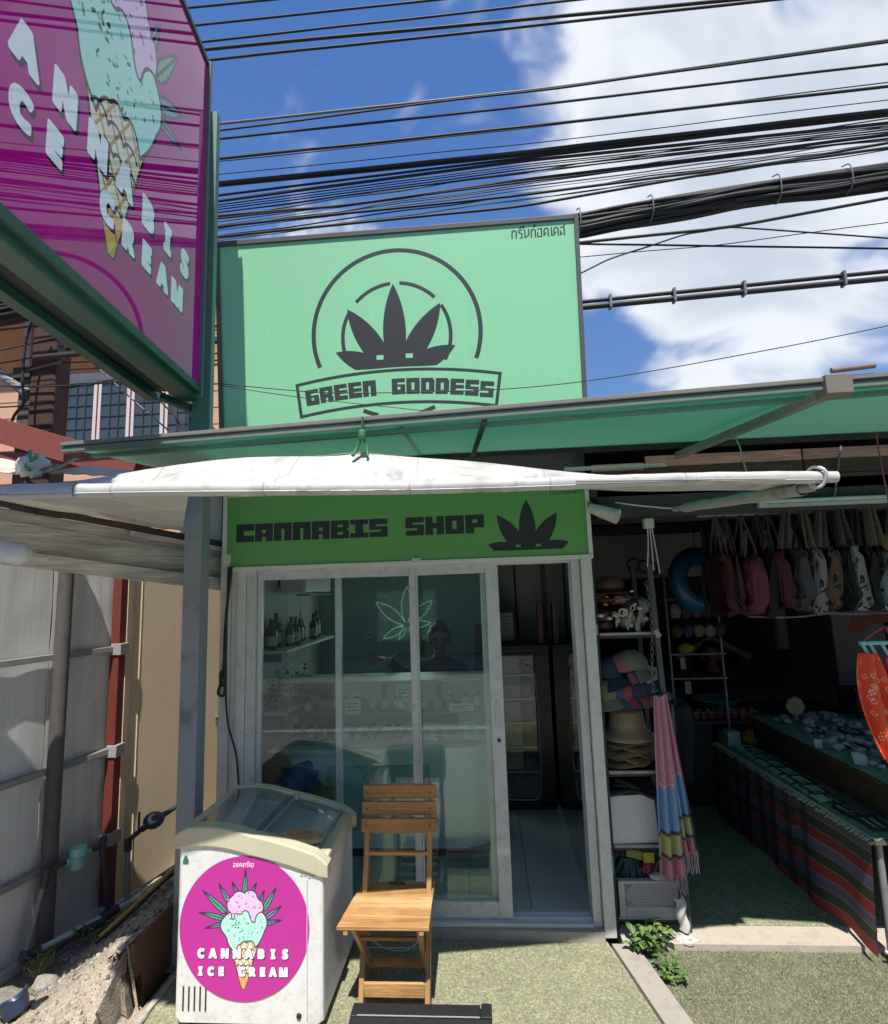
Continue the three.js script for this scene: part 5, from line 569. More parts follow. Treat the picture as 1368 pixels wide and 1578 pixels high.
  // drinks fridges at the end of the aisle
  const fz = -4.98, blk = M([0.012, 0.012, 0.013], 0.3, 'clean'), wire = M([0.5, 0.5, 0.5], 0.4, 'clean', { metalness: 0.5 });
  const f = thing('display_fridge', 'black glass door fridge stocked with cartons at the end of the aisle', 'fridge', [0.25, 0.06, -5.2]);
  part(f, 'cabinet', [box(0.06, 0.09, 0.10, 1.40, -5.5, fz, 0.004), box(0.395, 0.53, 0.10, 1.40, -5.5, fz, 0.004), box(0.06, 0.53, 1.36, 1.40, -5.5, fz + 0.01, 0.004), box(0.06, 0.53, 0.08, 0.13, -5.5, fz, 0.004), box(0.09, 0.395, 0.13, 1.36, -5.52, -5.5, 0)], blk); part(f, 'top_shelf', box(0.03, 0.54, 1.402, 1.425, -5.5, fz + 0.03, 0.004), blk); for (let i = 0; i < 5; i++) part(f, 'fridge_shelf', [box(0.092, 0.393, 0.36 + i * 0.2, 0.366 + i * 0.2, -5.45, fz - 0.02, 0), tube([[0.092, 0.372 + i * 0.2, fz - 0.018], [0.393, 0.372 + i * 0.2, fz - 0.018]], 0.005)], wire);
  part(f, 'door_trim', tube([[0.10, 0.16, fz + 0.016], [0.36, 0.16, fz + 0.016], [0.385, 0.19, fz + 0.016], [0.385, 1.22, fz + 0.016], [0.36, 1.25, fz + 0.016], [0.33, 1.25, fz + 0.016]], 0.006, 50, 6), wire); part(f, 'door_glass', box(0.092, 0.393, 0.14, 1.355, fz - 0.004, fz + 0.001, 0), cg); part(f, 'kick_panel', box(0.095, 0.39, 0.14, 0.33, fz - 0.012, fz - 0.006, 0), M([0.10, 0.10, 0.10], 0.4, 'woodV'));
  seed = 12; for (let i = 0; i < 5; i++) { const y = 0.378 + i * 0.2; solo('carton', ['cream carton on the lowest fridge shelf', 'white carton on the second fridge shelf', 'wide white carton on the third fridge shelf', 'grey white carton on the fourth fridge shelf', 'pale carton on the top fridge shelf'][i], 'carton', box(0.10, 0.27, y, y + 0.15 + 0.02 * (i % 2), -5.3, fz - 0.05, 0.004), M(i ? [0.52, 0.52, 0.50] : [0.50, 0.47, 0.30], 0.7, 'streak')); solo('carton', ['dark packet beside the cream carton in the fridge', 'dark packet beside the white carton in the fridge', 'small black packet in the middle of the fridge', 'grey packet right of the grey white carton in the fridge', 'dark packet at the top right in the fridge'][i], 'packet', box(0.29, 0.37, y, y + rr(0.08, 0.14), -5.25, fz - 0.07, 0.004), M([0.05, 0.05, 0.05], 0.5, 'clean')); }
  const pf = thing('framed_certificate', 'black framed certificate standing on top of the black fridge', 'picture frame', [0.2, 1.43, -5.15]); part(pf, 'frame', [box(0.10, 0.265, 1.70, 1.716, -5.20, -5.18), box(0.247, 0.265, 1.43, 1.70, -5.20, -5.18), box(0.10, 0.118, 1.43, 1.70, -5.20, -5.18), box(0.118, 0.247, 1.43, 1.446, -5.20, -5.18)], blk); part(pf, 'paper', box(0.118, 0.247, 1.446, 1.70, -5.198, -5.192, 0), M([0.50, 0.49, 0.46], 0.7, 'clean')); part(pf, 'printing', [0, 1, 2, 3, 4].map((i) => box(0.14, 0.225 - 0.012 * (i % 2), 1.66 - i * 0.03, 1.665 - i * 0.03, -5.1915, -5.1905, 0)), M([0.15, 0.15, 0.15], 0.8, null)).userData.kind = 'stuff';
  solo('pink_folder', 'dull pink folder standing upright on the fridge top by the right wall', 'folder', box(0.46, 0.50, 1.426, 1.78, -5.2, -5.05, 0.004), M([0.32, 0.16, 0.19], 0.6, 'clean'));
  solo('black_bag', 'black garment hanging from the shop partition beside the door mullion', 'garment', sheet((u, v) => { const a = u * 6.2832, y = 1.62 - 0.75 * v, r = 0.06 + 0.03 * v + 0.012 * Math.sin(a * 4 + v * 3); return [-0.04 + r * Math.cos(a), y, -4.86 + r * 0.6 * Math.sin(a)]; }, 30, 12, 0.003), M([0.018, 0.02, 0.02], 0.8, 'fabric'));
  const bag = thing('rubbish_bag', 'crumpled blue plastic bag on a brown carton at the left behind the glass', 'bag', [-1.35, 0.55, -3.8]); part(bag, 'bag', lump(0.13, 1.1, 0.75, 1, 0.7, 2.2, 17, 4).translate(-1.31, 0.70, -3.82), M([0.015, 0.05, 0.22], 0.3, 'clean')); solo('carton_box', 'brown cardboard box stacked at the left behind the glass under the blue bag', 'box', [box(-1.60, -1.12, 0.06, 0.60, -4.02, -3.64, 0.006)], M([0.24, 0.16, 0.09], 0.8, 'clean')); solo('cardboard_flap', 'crumpled brown paper bag left of the blue bag behind the glass', 'bag', lump(0.12, 0.9, 1.1, 0.8, 0.6, 2, 8, 3).translate(-1.47, 0.72, -3.86), M([0.22, 0.13, 0.075], 0.8, 'clean'));
}
// ---------------------------------------------------------------- shelf rack at the left of the stall
{
  const r = thing('shelf_rack', 'black steel shelf rack crowded with hats and bags right of the doors', 'shelf', [0.84, 0.03, -3.6]); const bk = M([0.025, 0.028, 0.034], 0.5, 'worn');
  part(r, 'post', beam([0.652, 0.03, -3.43], [0.650, 2.05, -3.43], 0.03, 0.03, V(0, 0, 1)), bk); part(r, 'post', beam([1.035, 0.03, -3.39], [0.985, 2.05, -3.40], 0.03, 0.03, V(0, 0, 1)), M([0.07, 0.075, 0.085], 0.5, 'worn')); part(r, 'post', beam([0.69, 0.03, -3.80], [0.69, 2.05, -3.80], 0.03, 0.03, V(0, 0, 1)), bk); part(r, 'post', beam([1.03, 0.03, -3.80], [0.99, 2.05, -3.80], 0.03, 0.03, V(0, 0, 1)), bk);
  const lip = M([0.36, 0.35, 0.34], 0.6, 'worn'); for (const y of [1.645, 1.260, 0.866, 0.470, 0.10]) { const q = part(r, 'shelf_board', box(0.655, y > 1 ? 0.99 : 1.01, y - 0.03, y - 0.012, -3.82, -3.415, 0.003), bk); part(q, 'lip', box(0.668, y > 1 ? 0.985 : 1.0, y - 0.012, y + 0.004, -3.425, -3.405, 0.002), lip); }
  part(r, 'end_clip', beam([0.985, 1.66, -3.39], [1.01, 1.62, -3.39], 0.02, 0.03), lip); part(r, 'end_clip', beam([0.655, 1.64, -3.41], [0.655, 1.70, -3.41], 0.012, 0.012, V(1, 0, 0)), lip);
  const ch = thing('chain', 'grey steel chain hanging along the right post of the shelf rack', 'chain', [0.965, 1.3, -3.37]); for (let i = 0; i < 26; i++) { const g = new THREE.TorusGeometry(0.012, 0.0028, 5, 10); g.scale(0.75, 1.3, 1); if (i % 2) g.rotateY(Math.PI / 2); g.translate(0.955 + 0.012 * Math.sin(i * 0.2), 1.93 - i * 0.0245, -3.372); part(ch, 'link', g, M([0.16, 0.16, 0.17], 0.4, 'clean', { metalness: 0.6 })); }
  // bags on the top shelf
  const cols = [[0.10, 0.045, 0.022], [0.16, 0.085, 0.045], [0.32, 0.30, 0.27], [0.07, 0.04, 0.03], [0.22, 0.16, 0.11], [0.13, 0.05, 0.025], [0.40, 0.38, 0.35]];
  const bl = ['domed brown felt hat on top of the bag pile, top shelf of the rack', 'dark brown leather pouch at the left of the top rack shelf', 'cream patterned pouch in the middle of the top rack shelf', 'black brown pouch at the lower left of the top shelf pile', 'tan woven pouch at the right of the top shelf pile', 'reddish leather pouch under the domed hat', 'pale grey cloth pouch drooping over the top shelf edge', 'small dark pouch behind the white ring ornament', 'greyish pouch at the upper left of the top shelf pile', 'brown pouch at the back right of the top shelf pile'];
  seed = 5; const spots = [[0.76, 1.93, 1.5, 0.6], [0.71, 1.69, 1, 0.7], [0.83, 1.84, 1.2, 0.5], [0.70, 1.75, 1.1, 0.55], [0.92, 1.72, 1, 0.8], [0.74, 1.84, 1.3, 0.45], [0.86, 1.72, 0.9, 0.9], [0.90, 1.81, 1, 0.6], [0.70, 1.86, 0.9, 0.6], [0.95, 1.80, 0.7, 0.8]];
  spots.forEach(([x, y, sx, sy], i) => solo(i ? 'pouch' : 'felt_hat', bl[i], i ? 'bag' : 'hat', i ? lump(0.062, sx, sy, 1.3, 0.7, 2.2, i * 2.3, 3).translate(x, y, -3.50 - 0.03 * (i % 3)) : [lump(0.075, 1.35, 0.75, 1.3, 0.2, 1.6, 3, 3).translate(x, y, -3.52), lathe([[0.0, 0], [0.135, -0.012], [0.138, -0.008], [0.05, 0.006]], 24, [x, y - 0.04, -3.52])], M(cols[i % 7], 0.7, 'fabric'), i ? 'pouches on the top rack shelf' : undefined));
  for (let i = 0; i < 9; i++) { const y0 = rr(1.69, 1.80), x0 = rr(0.79, 0.96); solo('feather_charm', 'pale feather charm hanging in front of the pouches on the top rack shelf', 'ornament', sheet((u, v) => [x0 + (u - 0.5) * 0.03 * Math.sin(Math.PI * (0.15 + 0.8 * v)) + 0.02 * v * (i % 3 - 1), y0 - 0.085 * v, -3.425 + 0.008 * Math.cos(u * 3)], 3, 6, 0.001), M([0.42, 0.42, 0.40], 0.8, 'fabric'), 'feather charms on the top rack shelf'); }
  { const g = new THREE.TorusGeometry(0.021, 0.005, 8, 20); g.translate(0.815, 1.765, -3.42); solo('white_ring', 'white ring ornament on the pouch pile of the top rack shelf', 'ornament', g, M([0.6, 0.6, 0.58], 0.6)); } { const g = new THREE.TorusGeometry(0.013, 0.004, 8, 18); g.translate(0.875, 1.79, -3.42); solo('white_ring', 'smaller pale ring ornament at the upper right of the white ring', 'ornament', g, M([0.45, 0.42, 0.38], 0.6)); }
  for (let i = 0; i < 14; i++) solo('shell_charm', 'tiny pale shell charm on the pouch pile of the top rack shelf', 'ornament', lump(rr(0.008, 0.016), 1.4, 0.7, 0.6, 0.3, 2, i, 1).translate(rr(0.68, 0.95), rr(1.67, 1.90), -3.418 + rr(-0.006, 0.006)), M(i % 3 ? [0.5, 0.49, 0.46] : [0.25, 0.13, 0.07], 0.5, 'clean'), 'shell charms on the top rack shelf');
  // caps on the second shelf
  const cap = (x, y, z, rx, ry, rz, c, s, lab, edge) => { const t = thing('cap', lab, 'cap', [x, y, z]); t.rotation.set(rx, ry, rz); origin.set(t, V()); const m = M(c, 0.85, 'fabric'); const dome = []; for (let i = 0; i <= 10; i++) { const a = Math.PI / 2 * i / 10; dome.push([0.082 * Math.cos(a), 0.092 * Math.sin(a)]); } const g = lathe(dome, 22); part(t, 'crown', g, m); part(t, 'button', lump(0.009, 1, 0.6, 1, 0, 1, 1, 1).translate(0, 0.094, 0), m); const br = sheet((u, v) => { const a = (u - 0.5) * 2.3, r = 0.080 + 0.075 * v * Math.pow(Math.cos(a * 0.62), 0.5); return [r * Math.sin(a), -0.002 - 0.02 * v - 0.12 * Math.pow(Math.sin(a), 2) * 0.25 * (0.4 + v), r * Math.cos(a)]; }, 16, 6, 0.005); part(t, 'brim', br, edge ? M(edge, 0.85, 'fabric') : m); t.scale.setScalar(s); return t; };
  const navy = [0.028, 0.036, 0.07], khaki = [0.20, 0.19, 0.11], pinkc = [0.32, 0.11, 0.13], blue = [0.05, 0.09, 0.16], rose = [0.34, 0.06, 0.10], olive = [0.19, 0.185, 0.135], wh = [0.55, 0.56, 0.55];
  cap(0.80, 1.435, -3.50, 0.35, 1.35, -0.1, pinkc, 0.95, 'dusty pink cap at the back of the upper cap stack'); cap(0.845, 1.445, -3.50, 0.3, 1.35, -0.1, olive, 1.0, 'olive cap on the upper cap stack'); cap(0.88, 1.44, -3.51, 0.3, 1.4, -0.12, olive, 1.02, 'olive cap with white edge, rightmost of the upper cap stack', wh); cap(0.72, 1.40, -3.50, 0.15, 0.9, 0.05, navy, 1.05, 'large navy cap at the left of the cap shelf'); cap(0.89, 1.365, -3.50, 0.1, 1.5, 0, navy, 0.95, 'navy cap in the middle row with pale brim', [0.24, 0.24, 0.2]);
  cap(0.70, 1.30, -3.46, 0.55, 0.25, 0.1, khaki, 0.85, 'khaki cap at the left of the bottom cap row'); cap(0.755, 1.30, -3.47, 0.5, 0.3, 0.05, blue, 0.85, 'steel blue cap second from left in the bottom cap row'); cap(0.805, 1.30, -3.47, 0.5, 0.35, 0.05, rose, 0.85, 'rose red cap in the bottom cap row'); cap(0.855, 1.30, -3.47, 0.5, 0.45, 0.0, navy, 0.85, 'dark blue cap beside the rose red cap'); cap(0.905, 1.31, -3.47, 0.45, 0.6, 0.0, navy, 0.88, 'navy cap with red brim at the right of the bottom row', [0.3, 0.07, 0.07]); cap(0.945, 1.315, -3.46, 0.4, 0.95, -0.1, navy, 0.85, 'dark cap with grey brim at the right end of the cap shelf', [0.16, 0.17, 0.15]);
  // straw hats
  const straw = M([0.50, 0.40, 0.23], 0.85, 'fabric', { bump: 0.004 }), straw2 = M([0.42, 0.29, 0.15], 0.85, 'fabric', { bump: 0.004 });
  for (let i = 0; i < 5; i++) { const g = lathe([[0.0, 0.02], [0.09, 0.02], [0.10, 0.005], [0.155 - 0.006 * (i % 2), -0.004 - 0.006 * (i % 3)], [0.157 - 0.006 * (i % 2), 0.002 - 0.006 * (i % 3)], [0.102, 0.016]], 36); const p = g.attributes.position; for (let k = 0; k < p.count; k++) { const a = Math.atan2(p.getZ(k), p.getX(k)), rad = Math.hypot(p.getX(k), p.getZ(k)); p.setY(k, p.getY(k) + 0.02 * rad / 0.15 * Math.sin(a * (2 + i % 3) + i) + 0.004 * Math.sin(a * 40)); } g.computeVertexNormals(); g.translate(0.815 + 0.006 * (i % 3 - 1), 0.895 + i * 0.028, -3.55); solo('straw_hat', 'folded straw hat brim in the stack on the middle rack shelf, ' + ['lowest', 'second from bottom', 'third from bottom', 'fourth from bottom', 'fifth from bottom'][i], 'hat', g, i % 2 ? straw : straw2, 'stacked straw hats'); }
  { const t = thing('straw_hat', 'tall crowned pale straw hat on top of the hat stack', 'hat', [0.815, 1.02, -3.55]); part(t, 'crown', lathe([[0.16, -0.012], [0.163, -0.004], [0.15, 0.012], [0.115, 0.03], [0.108, 0.06], [0.098, 0.13], [0.085, 0.155], [0.05, 0.165], [0, 0.165]], 40, [0.82, 1.035, -3.55]).rotateX(0), straw); }
  { const t = thing('white_board', 'blank white board standing on the fourth rack shelf', 'board', [0.78, 0.48, -3.45]); part(t, 'panel', beam([0.782, 0.476, -3.425], [0.775, 0.725, -3.45], 0.285, 0.012, V(0, 0, 1)), M([0.66, 0.66, 0.66], 0.4, 'clean')); part(t, 'rim', beam([0.64, 0.476, -3.42], [0.64, 0.55, -3.42], 0.012, 0.012, V(1, 0, 0)), M([0.5, 0.5, 0.5], 0.5)); }
  for (let i = 0; i < 3; i++) solo('folded_cloth', ['grey folded cloth at the top of the pile above the white board', 'black folded cloth in the pile above the white board', 'dark brown cloth behind the white board'][i], 'cloth', sheet((u, v) => [0.67 + 0.25 * u + 0.02 * i, 0.735 + 0.03 * i + 0.03 * Math.sin(u * 3 + i) - 0.02 * u, -3.44 - 0.2 * v + 0.01 * Math.sin(u * 8), u, v * 0.3], 20, 8, 0.018), M([[0.10, 0.10, 0.11], [0.02, 0.02, 0.022], [0.05, 0.045, 0.04]][i], 0.85, 'fabric'));
  // crate with nets
  { const t = thing('plastic_crate', 'grey white plastic crate with a lattice front on the lowest rack shelf', 'crate', [0.84, 0.1, -3.5]); const pm = M([0.46, 0.45, 0.46], 0.5, 'worn'); const x0 = 0.675, x1 = 1.0, y0 = 0.102, y1 = 0.285, zf = -3.405; part(t, 'corner', [box(x0, x0 + 0.035, y0, y1, zf - 0.02, zf, 0.004)], pm); part(t, 'corner', [box(x1 - 0.02, x1, y0, y1, zf - 0.02, zf, 0.004)], pm); part(t, 'rim', box(x0, x1, y1 - 0.012, y1 + 0.004, zf - 0.03, zf + 0.006, 0.003), pm); part(t, 'base_band', box(x0 + 0.036, x1 - 0.021, y0, y0 + 0.05, zf - 0.012, zf, 0.002), pm); const lat = []; const lx0 = x0 + 0.037, lx1 = x1 - 0.022, ly0 = y0 + 0.05, ly1 = y1 - 0.013, n = 16; for (let k = -4; k < n; k++) for (const s of [1, -1]) { let a = lx0 + (lx1 - lx0) * k / n * 1.0, b = a + (ly1 - ly0) * 1.05; let ya = ly0, yb = ly1; const cl = (x) => ya + (x - a) / (b - a) * (yb - ya); let A = [a, ya], B = [b, yb]; if (A[0] < lx0) A = [lx0, cl(lx0)]; if (B[0] > lx1) B = [lx1, cl(lx1)]; if (B[0] - A[0] < 0.004) continue; const f = (y) => s > 0 ? y : ly0 + ly1 - y; lat.push(beam([A[0], f(A[1]), zf - 0.006 - (s > 0 ? 0 : 0.0015)], [B[0], f(B[1]), zf - 0.006 - (s > 0 ? 0 : 0.0015)], 0.006, 0.006, V(0, 0, 1), 0)); } part(t, 'lattice', lat, pm).userData.kind = 'stuff'; part(t, 'side', box(x0 + 0.002, x0 + 0.010, y0, y1 - 0.014, -3.78, zf - 0.022, 0), pm); part(t, 'side', box(x1 - 0.010, x1 - 0.002, y0, y1 - 0.014, -3.78, zf - 0.022, 0), pm); part(t, 'back', box(x0 + 0.011, x1 - 0.011, y0, y1 - 0.014, -3.79, -3.78, 0), pm); }
  seed = 33; for (const [x, y, c, lab, s] of [[0.75, 0.31, [0.04, 0.09, 0.08], 'dark green net heap at the left in the lattice crate', 1], [0.86, 0.32, [0.36, 0.05, 0.10], 'deep pink cloth sticking up in the middle of the lattice crate', 0.6], [0.93, 0.31, [0.12, 0.13, 0.05], 'olive net at the right in the lattice crate', 0.8]]) { const f = []; for (let i = 0; i < 26; i++) { const a = rr(0, 6.28), w = rr(0.02, 0.07) * s; f.push(tube([[x + w * Math.cos(a), y - 0.06, -3.52 + w * Math.sin(a)], [x + w * 0.6 * Math.cos(a + 1), y + rr(0.02, 0.09) * s, -3.5 + w * Math.sin(a + 1)], [x + w * 1.3 * Math.cos(a + 2), y - 0.02, -3.47 + w * 0.6 * Math.sin(a + 2)]], 0.0035, 8, 4)); } const t = thing('net_heap', lab, 'net', [x, y - 0.1, -3.5]); part(t, 'body', lump(0.07 * s, 1.1, 0.9, 0.8, 0.8, 3, x * 9, 3).translate(x, y - 0.02, -3.52), M(c, 0.8, 'fabric')); part(t, 'strands', f, M(c.map((q) => q * 1.6), 0.7, null)).userData.kind = 'stuff'; }
  solo('yellow_packet', 'small yellow packet hanging below the fourth rack shelf', 'packet', beam([0.86, 0.425, -3.44], [0.86, 0.37, -3.44], 0.06, 0.03, V(0, 0, 1)), M([0.46, 0.38, 0.05], 0.5, 'clean')); solo('green_packet', 'olive packet beside the yellow packet below the fourth rack shelf', 'packet', beam([0.79, 0.43, -3.46], [0.78, 0.385, -3.46], 0.09, 0.03, V(0, 0, 1)), M([0.22, 0.26, 0.06], 0.5, 'clean')); solo('white_slipper', 'white slipper lying on top of the nets in the lattice crate', 'slipper', lump(0.045, 1.2, 0.4, 0.7, 0.3, 2, 4, 2).translate(0.905, 0.30, -3.43), M([0.6, 0.6, 0.6], 0.6, 'clean')); solo('blue_packet', 'bright blue packet squeezed between the door jamb and the rack', 'packet', box(0.642, 0.652, 0.34, 0.43, -3.41, -3.37, 0.003), M([0.04, 0.22, 0.5], 0.4, 'clean'));
  solo('white_rag', 'dirty white rag hanging from the crate corner to the ground', 'cloth', [sheet((u, v) => { const a = (u - 0.5) * 2.2; return [0.985 + 0.028 * Math.sin(a) + 0.02 * v + 0.004 * Math.sin(v * 9), 0.23 - 0.17 * v, -3.375 + 0.03 * Math.cos(a) + 0.01 * Math.sin(v * 11 + u * 6), u * 0.1, v * 0.2]; }, 12, 20, 0.004), lump(0.05, 1.3, 0.35, 0.9, 0.9, 2.6, 3, 3).translate(1.0, 0.03, -3.34)], M([0.52, 0.51, 0.48], 0.85, 'worn'));
  // striped scarf
  const sm = paint(256, 1024, (x, w, h) => { const b = (a, c, col) => { x.fillStyle = col; x.fillRect(0, a * h, w, (c - a) * h + 1); }; b(0, 0.52, '#bd8595'); b(0.50, 0.505, '#d6b9be'); b(0.52, 0.755, '#7296bd'); b(0.755, 0.775, '#4b4650'); b(0.775, 0.88, '#a9a871'); b(0.88, 0.90, '#4b4650'); b(0.90, 1, '#b87c88'); let s = 3; const r = () => { s = (s * 16807) % 2147483647; return s / 2147483647; }; for (let i = 0; i < 3000; i++) { x.fillStyle = r() < 0.5 ? 'rgba(255,255,255,0.10)' : 'rgba(40,20,60,0.10)'; x.fillRect(r() * w, r() * h, 1 + r() * 2, 4 + r() * 22); } for (let i = 0; i < 8; i++) { x.fillStyle = 'rgba(170,80,110,0.35)'; x.fillRect(r() * w, 0, 3 + r() * 10, h * (0.2 + 0.3 * r())); } }); const sM = new THREE.MeshPhysicalMaterial({ map: sm, roughness: 0.85, sheen: 0.3 });
  const sc = thing('scarf', 'pink scarf with blue and yellow bands and fringe hung on the rack corner', 'scarf', [0.97, 1.29, -3.34]); const dr = (xa, xb, ya, wa, wb, ph, z0) => sheet((u, v) => { const w = wa + (wb - wa) * Math.pow(v, 0.8), x = xa + (xb - xa) * v + (u - 0.5) * w, k = 0.35 + 0.65 * v; return [x, 1.295 - (1.295 - ya) * v + 0.006 * Math.sin(u * 9 + ph), z0 + 0.022 * k * Math.cos(u * Math.PI * 5 + ph) + 0.02 * v, u, 1 - v]; }, 60, 50, 0.003);
  part(sc, 'front_fall', dr(0.965, 0.955, 0.345, 0.065, 0.15, 0, -3.345), sM); part(sc, 'side_fall', dr(0.995, 1.06, 0.45, 0.05, 0.10, 1.2, -3.37), sM);
  seed = 8; const fr = (x0, x1, y, z) => { const a = []; for (let i = 0; i < 22; i++) { const x = x0 + (x1 - x0) * i / 21; a.push(tube([[x, y + 0.01, z], [x + rr(-0.006, 0.006), y - 0.05, z + rr(-0.01, 0.01)], [x + rr(-0.01, 0.01), y - rr(0.08, 0.11), z + rr(-0.01, 0.01)]], 0.002, 4, 4)); } return a; }; part(sc, 'fringe', fr(0.885, 1.025, 0.35, -3.325), M([0.45, 0.34, 0.38], 0.8, null)).userData.kind = 'stuff'; part(sc, 'fringe', fr(1.015, 1.105, 0.455, -3.35), M([0.45, 0.38, 0.42], 0.8, null)).userData.kind = 'stuff';
}
// ---------------------------------------------------------------- tables and goods
{
  const pl = paint(1024, 512, (x, w, h) => { x.fillStyle = '#3c3a3a'; x.fillRect(0, 0, w, h); const rows = ['#55505f', '#3a4036', '#7a3132', '#5f5872', '#35402f', '#8a3434', '#5a5468', '#3c4a3a', '#a04540']; rows.forEach((c, i) => { x.fillStyle = c; x.fillRect(0, i * h / 9, w, h / 9 + 1); }); for (let i = 0; i < 9; i++) { x.fillStyle = i % 2 ? 'rgba(200,190,120,0.65)' : 'rgba(200,190,200,0.5)'; x.fillRect(0, i * h / 9, w, 3); } for (let i = 0; i < 16; i++) { x.fillStyle = i % 2 ? 'rgba(20,15,30,0.35)' : 'rgba(120,110,150,0.18)'; x.fillRect(i * w / 16, 0, w / 16 * 0.8, h); x.fillStyle = 'rgba(220,200,190,0.35)'; x.fillRect(i * w / 16, 0, 2, h); } let s = 9; const r = () => { s = (s * 16807) % 2147483647; return s / 2147483647; }; for (let i = 0; i < 9000; i++) { x.fillStyle = r() < 0.5 ? 'rgba(255,255,255,0.06)' : 'rgba(0,0,0,0.12)'; x.fillRect(r() * w, r() * h, 2 + r() * 8, 1 + r()); } });
  const t = thing('display_table', 'long low table with a red and purple plaid cloth along the stall aisle', 'table', [2.5, 0.03, -4]); const ex = (z) => 1.925 - (z + 3.2) * -0.042;
  const pM = new THREE.MeshPhysicalMaterial({ map: pl, roughness: 0.85 });
  const seam = -3.86; for (const [za, zb, k] of [[-3.18, seam, 0], [seam + 0.02, -4.95, 1]]) part(t, 'plaid_cloth', sheet((u, v) => { const z = za + (zb - za) * u; const bot = (k ? 0.05 : 0.04) + 0.02 * Math.sin(z * 7); return [ex(z) - 0.012 - 0.010 * k + 0.012 * Math.sin(z * 16) * v + 0.03 * v * (k ? 0.3 : -0.2) - 0.02 * v, 0.595 - (0.595 - bot) * v, z, (z + 5) / 1.3 * 1.0 + k * 0.13, 1 - v + k * 0.03]; }, 50, 20, 0.004), pM);
  part(t, 'table_top', box(1.915, 3.4, 0.575, 0.60, -4.97, -3.16, 0.004), M([0.12, 0.10, 0.08], 0.8, 'woodU')); part(t, 'leg', rod([1.975, 0.03, -3.22], [1.975, 0.575, -3.22], 0.018), M([0.3, 0.31, 0.33], 0.4, 'worn', { metalness: 0.4 })); part(t, 'leg', rod([3.3, 0.03, -3.22], [3.3, 0.575, -3.22], 0.018), steel); part(t, 'leg', rod([1.95, 0.03, -4.9], [1.95, 0.575, -4.9], 0.018), steel); part(t, 'foot_bar', rod([1.93, 0.06, -3.20], [2.1, 0.035, -3.14], 0.011), M([0.5, 0.5, 0.52], 0.3, 'clean', { metalness: 0.5 }));
  const gm = M([0.20, 0.36, 0.24], 0.9, 'speck', { bump: 0.006 }); part(t, 'green_mat', sheet((u, v) => { const z = -3.16 - 1.8 * v, x = ex(z) - 0.012 + 1.4 * u; return [x, 0.604 + 0.006 * fbm(x * 8, z * 8, 3, 3) - (u < 0.02 ? 0.012 : 0), z, x, z]; }, 60, 60, -0.003), gm); { const f = []; seed = 4; for (let i = 0; i < 150; i++) { const z = -3.16 - 1.8 * i / 150, x = ex(z) - 0.014; f.push(beam([x + 0.02, 0.606, z], [x - 0.012 + rr(-0.004, 0.004), 0.585 + rr(-0.012, 0.006), z + rr(-0.006, 0.006)], 0.006, 0.003, V(0, 1, 0), 0)); } part(t, 'mat_fringe', f, M([0.42, 0.50, 0.34], 0.9, null)).userData.kind = 'stuff'; }
  const q = thing('raised_shelf', 'raised brown plank shelf with green covering standing on the plaid table', 'shelf', [2.7, 0.6, -4]); part(q, 'side_board', box(2.125, 2.155, 0.625, 0.79, -4.85, -3.0, 0.004), M([0.085, 0.055, 0.032], 0.8, 'woodU')); part(q, 'top_board', box(2.125, 3.4, 0.792, 0.812, -4.9, -3.0, 0.003), M([0.10, 0.08, 0.05], 0.8, 'woodU')); part(q, 'covering', sheet((u, v) => { const z = -3.0 - 1.9 * v, x = 2.12 + 1.25 * u; return [x, 0.817 + 0.005 * fbm(x * 9, z * 9, 1, 3), z, x, z]; }, 40, 40, -0.003), M([0.22, 0.36, 0.27], 0.9, 'speck', { bump: 0.006 })); part(q, 'support', box(2.16, 2.2, 0.605, 0.79, -3.6, -3.5), M([0.06, 0.04, 0.03], 0.8)); part(q, 'support', box(2.16, 2.2, 0.605, 0.79, -4.7, -4.6), M([0.06, 0.04, 0.03], 0.8));
  // goods: a few kinds, many pieces
  seed = 55; const trin = [thing('trinket', 'small pale shell trinket among the goods on the raised stall shelf', 'trinket', [0, 0, 0], 'shell trinkets on the raised shelf'), thing('trinket_box', 'small lidded trinket box among the goods on the raised stall shelf', 'box', [0, 0, 0], 'trinket boxes on the raised shelf'), thing('jewellery_tray', 'small dark jewellery tray of pale pieces on the stall tables', 'tray', [0, 0, 0], 'jewellery trays on the stall tables')];
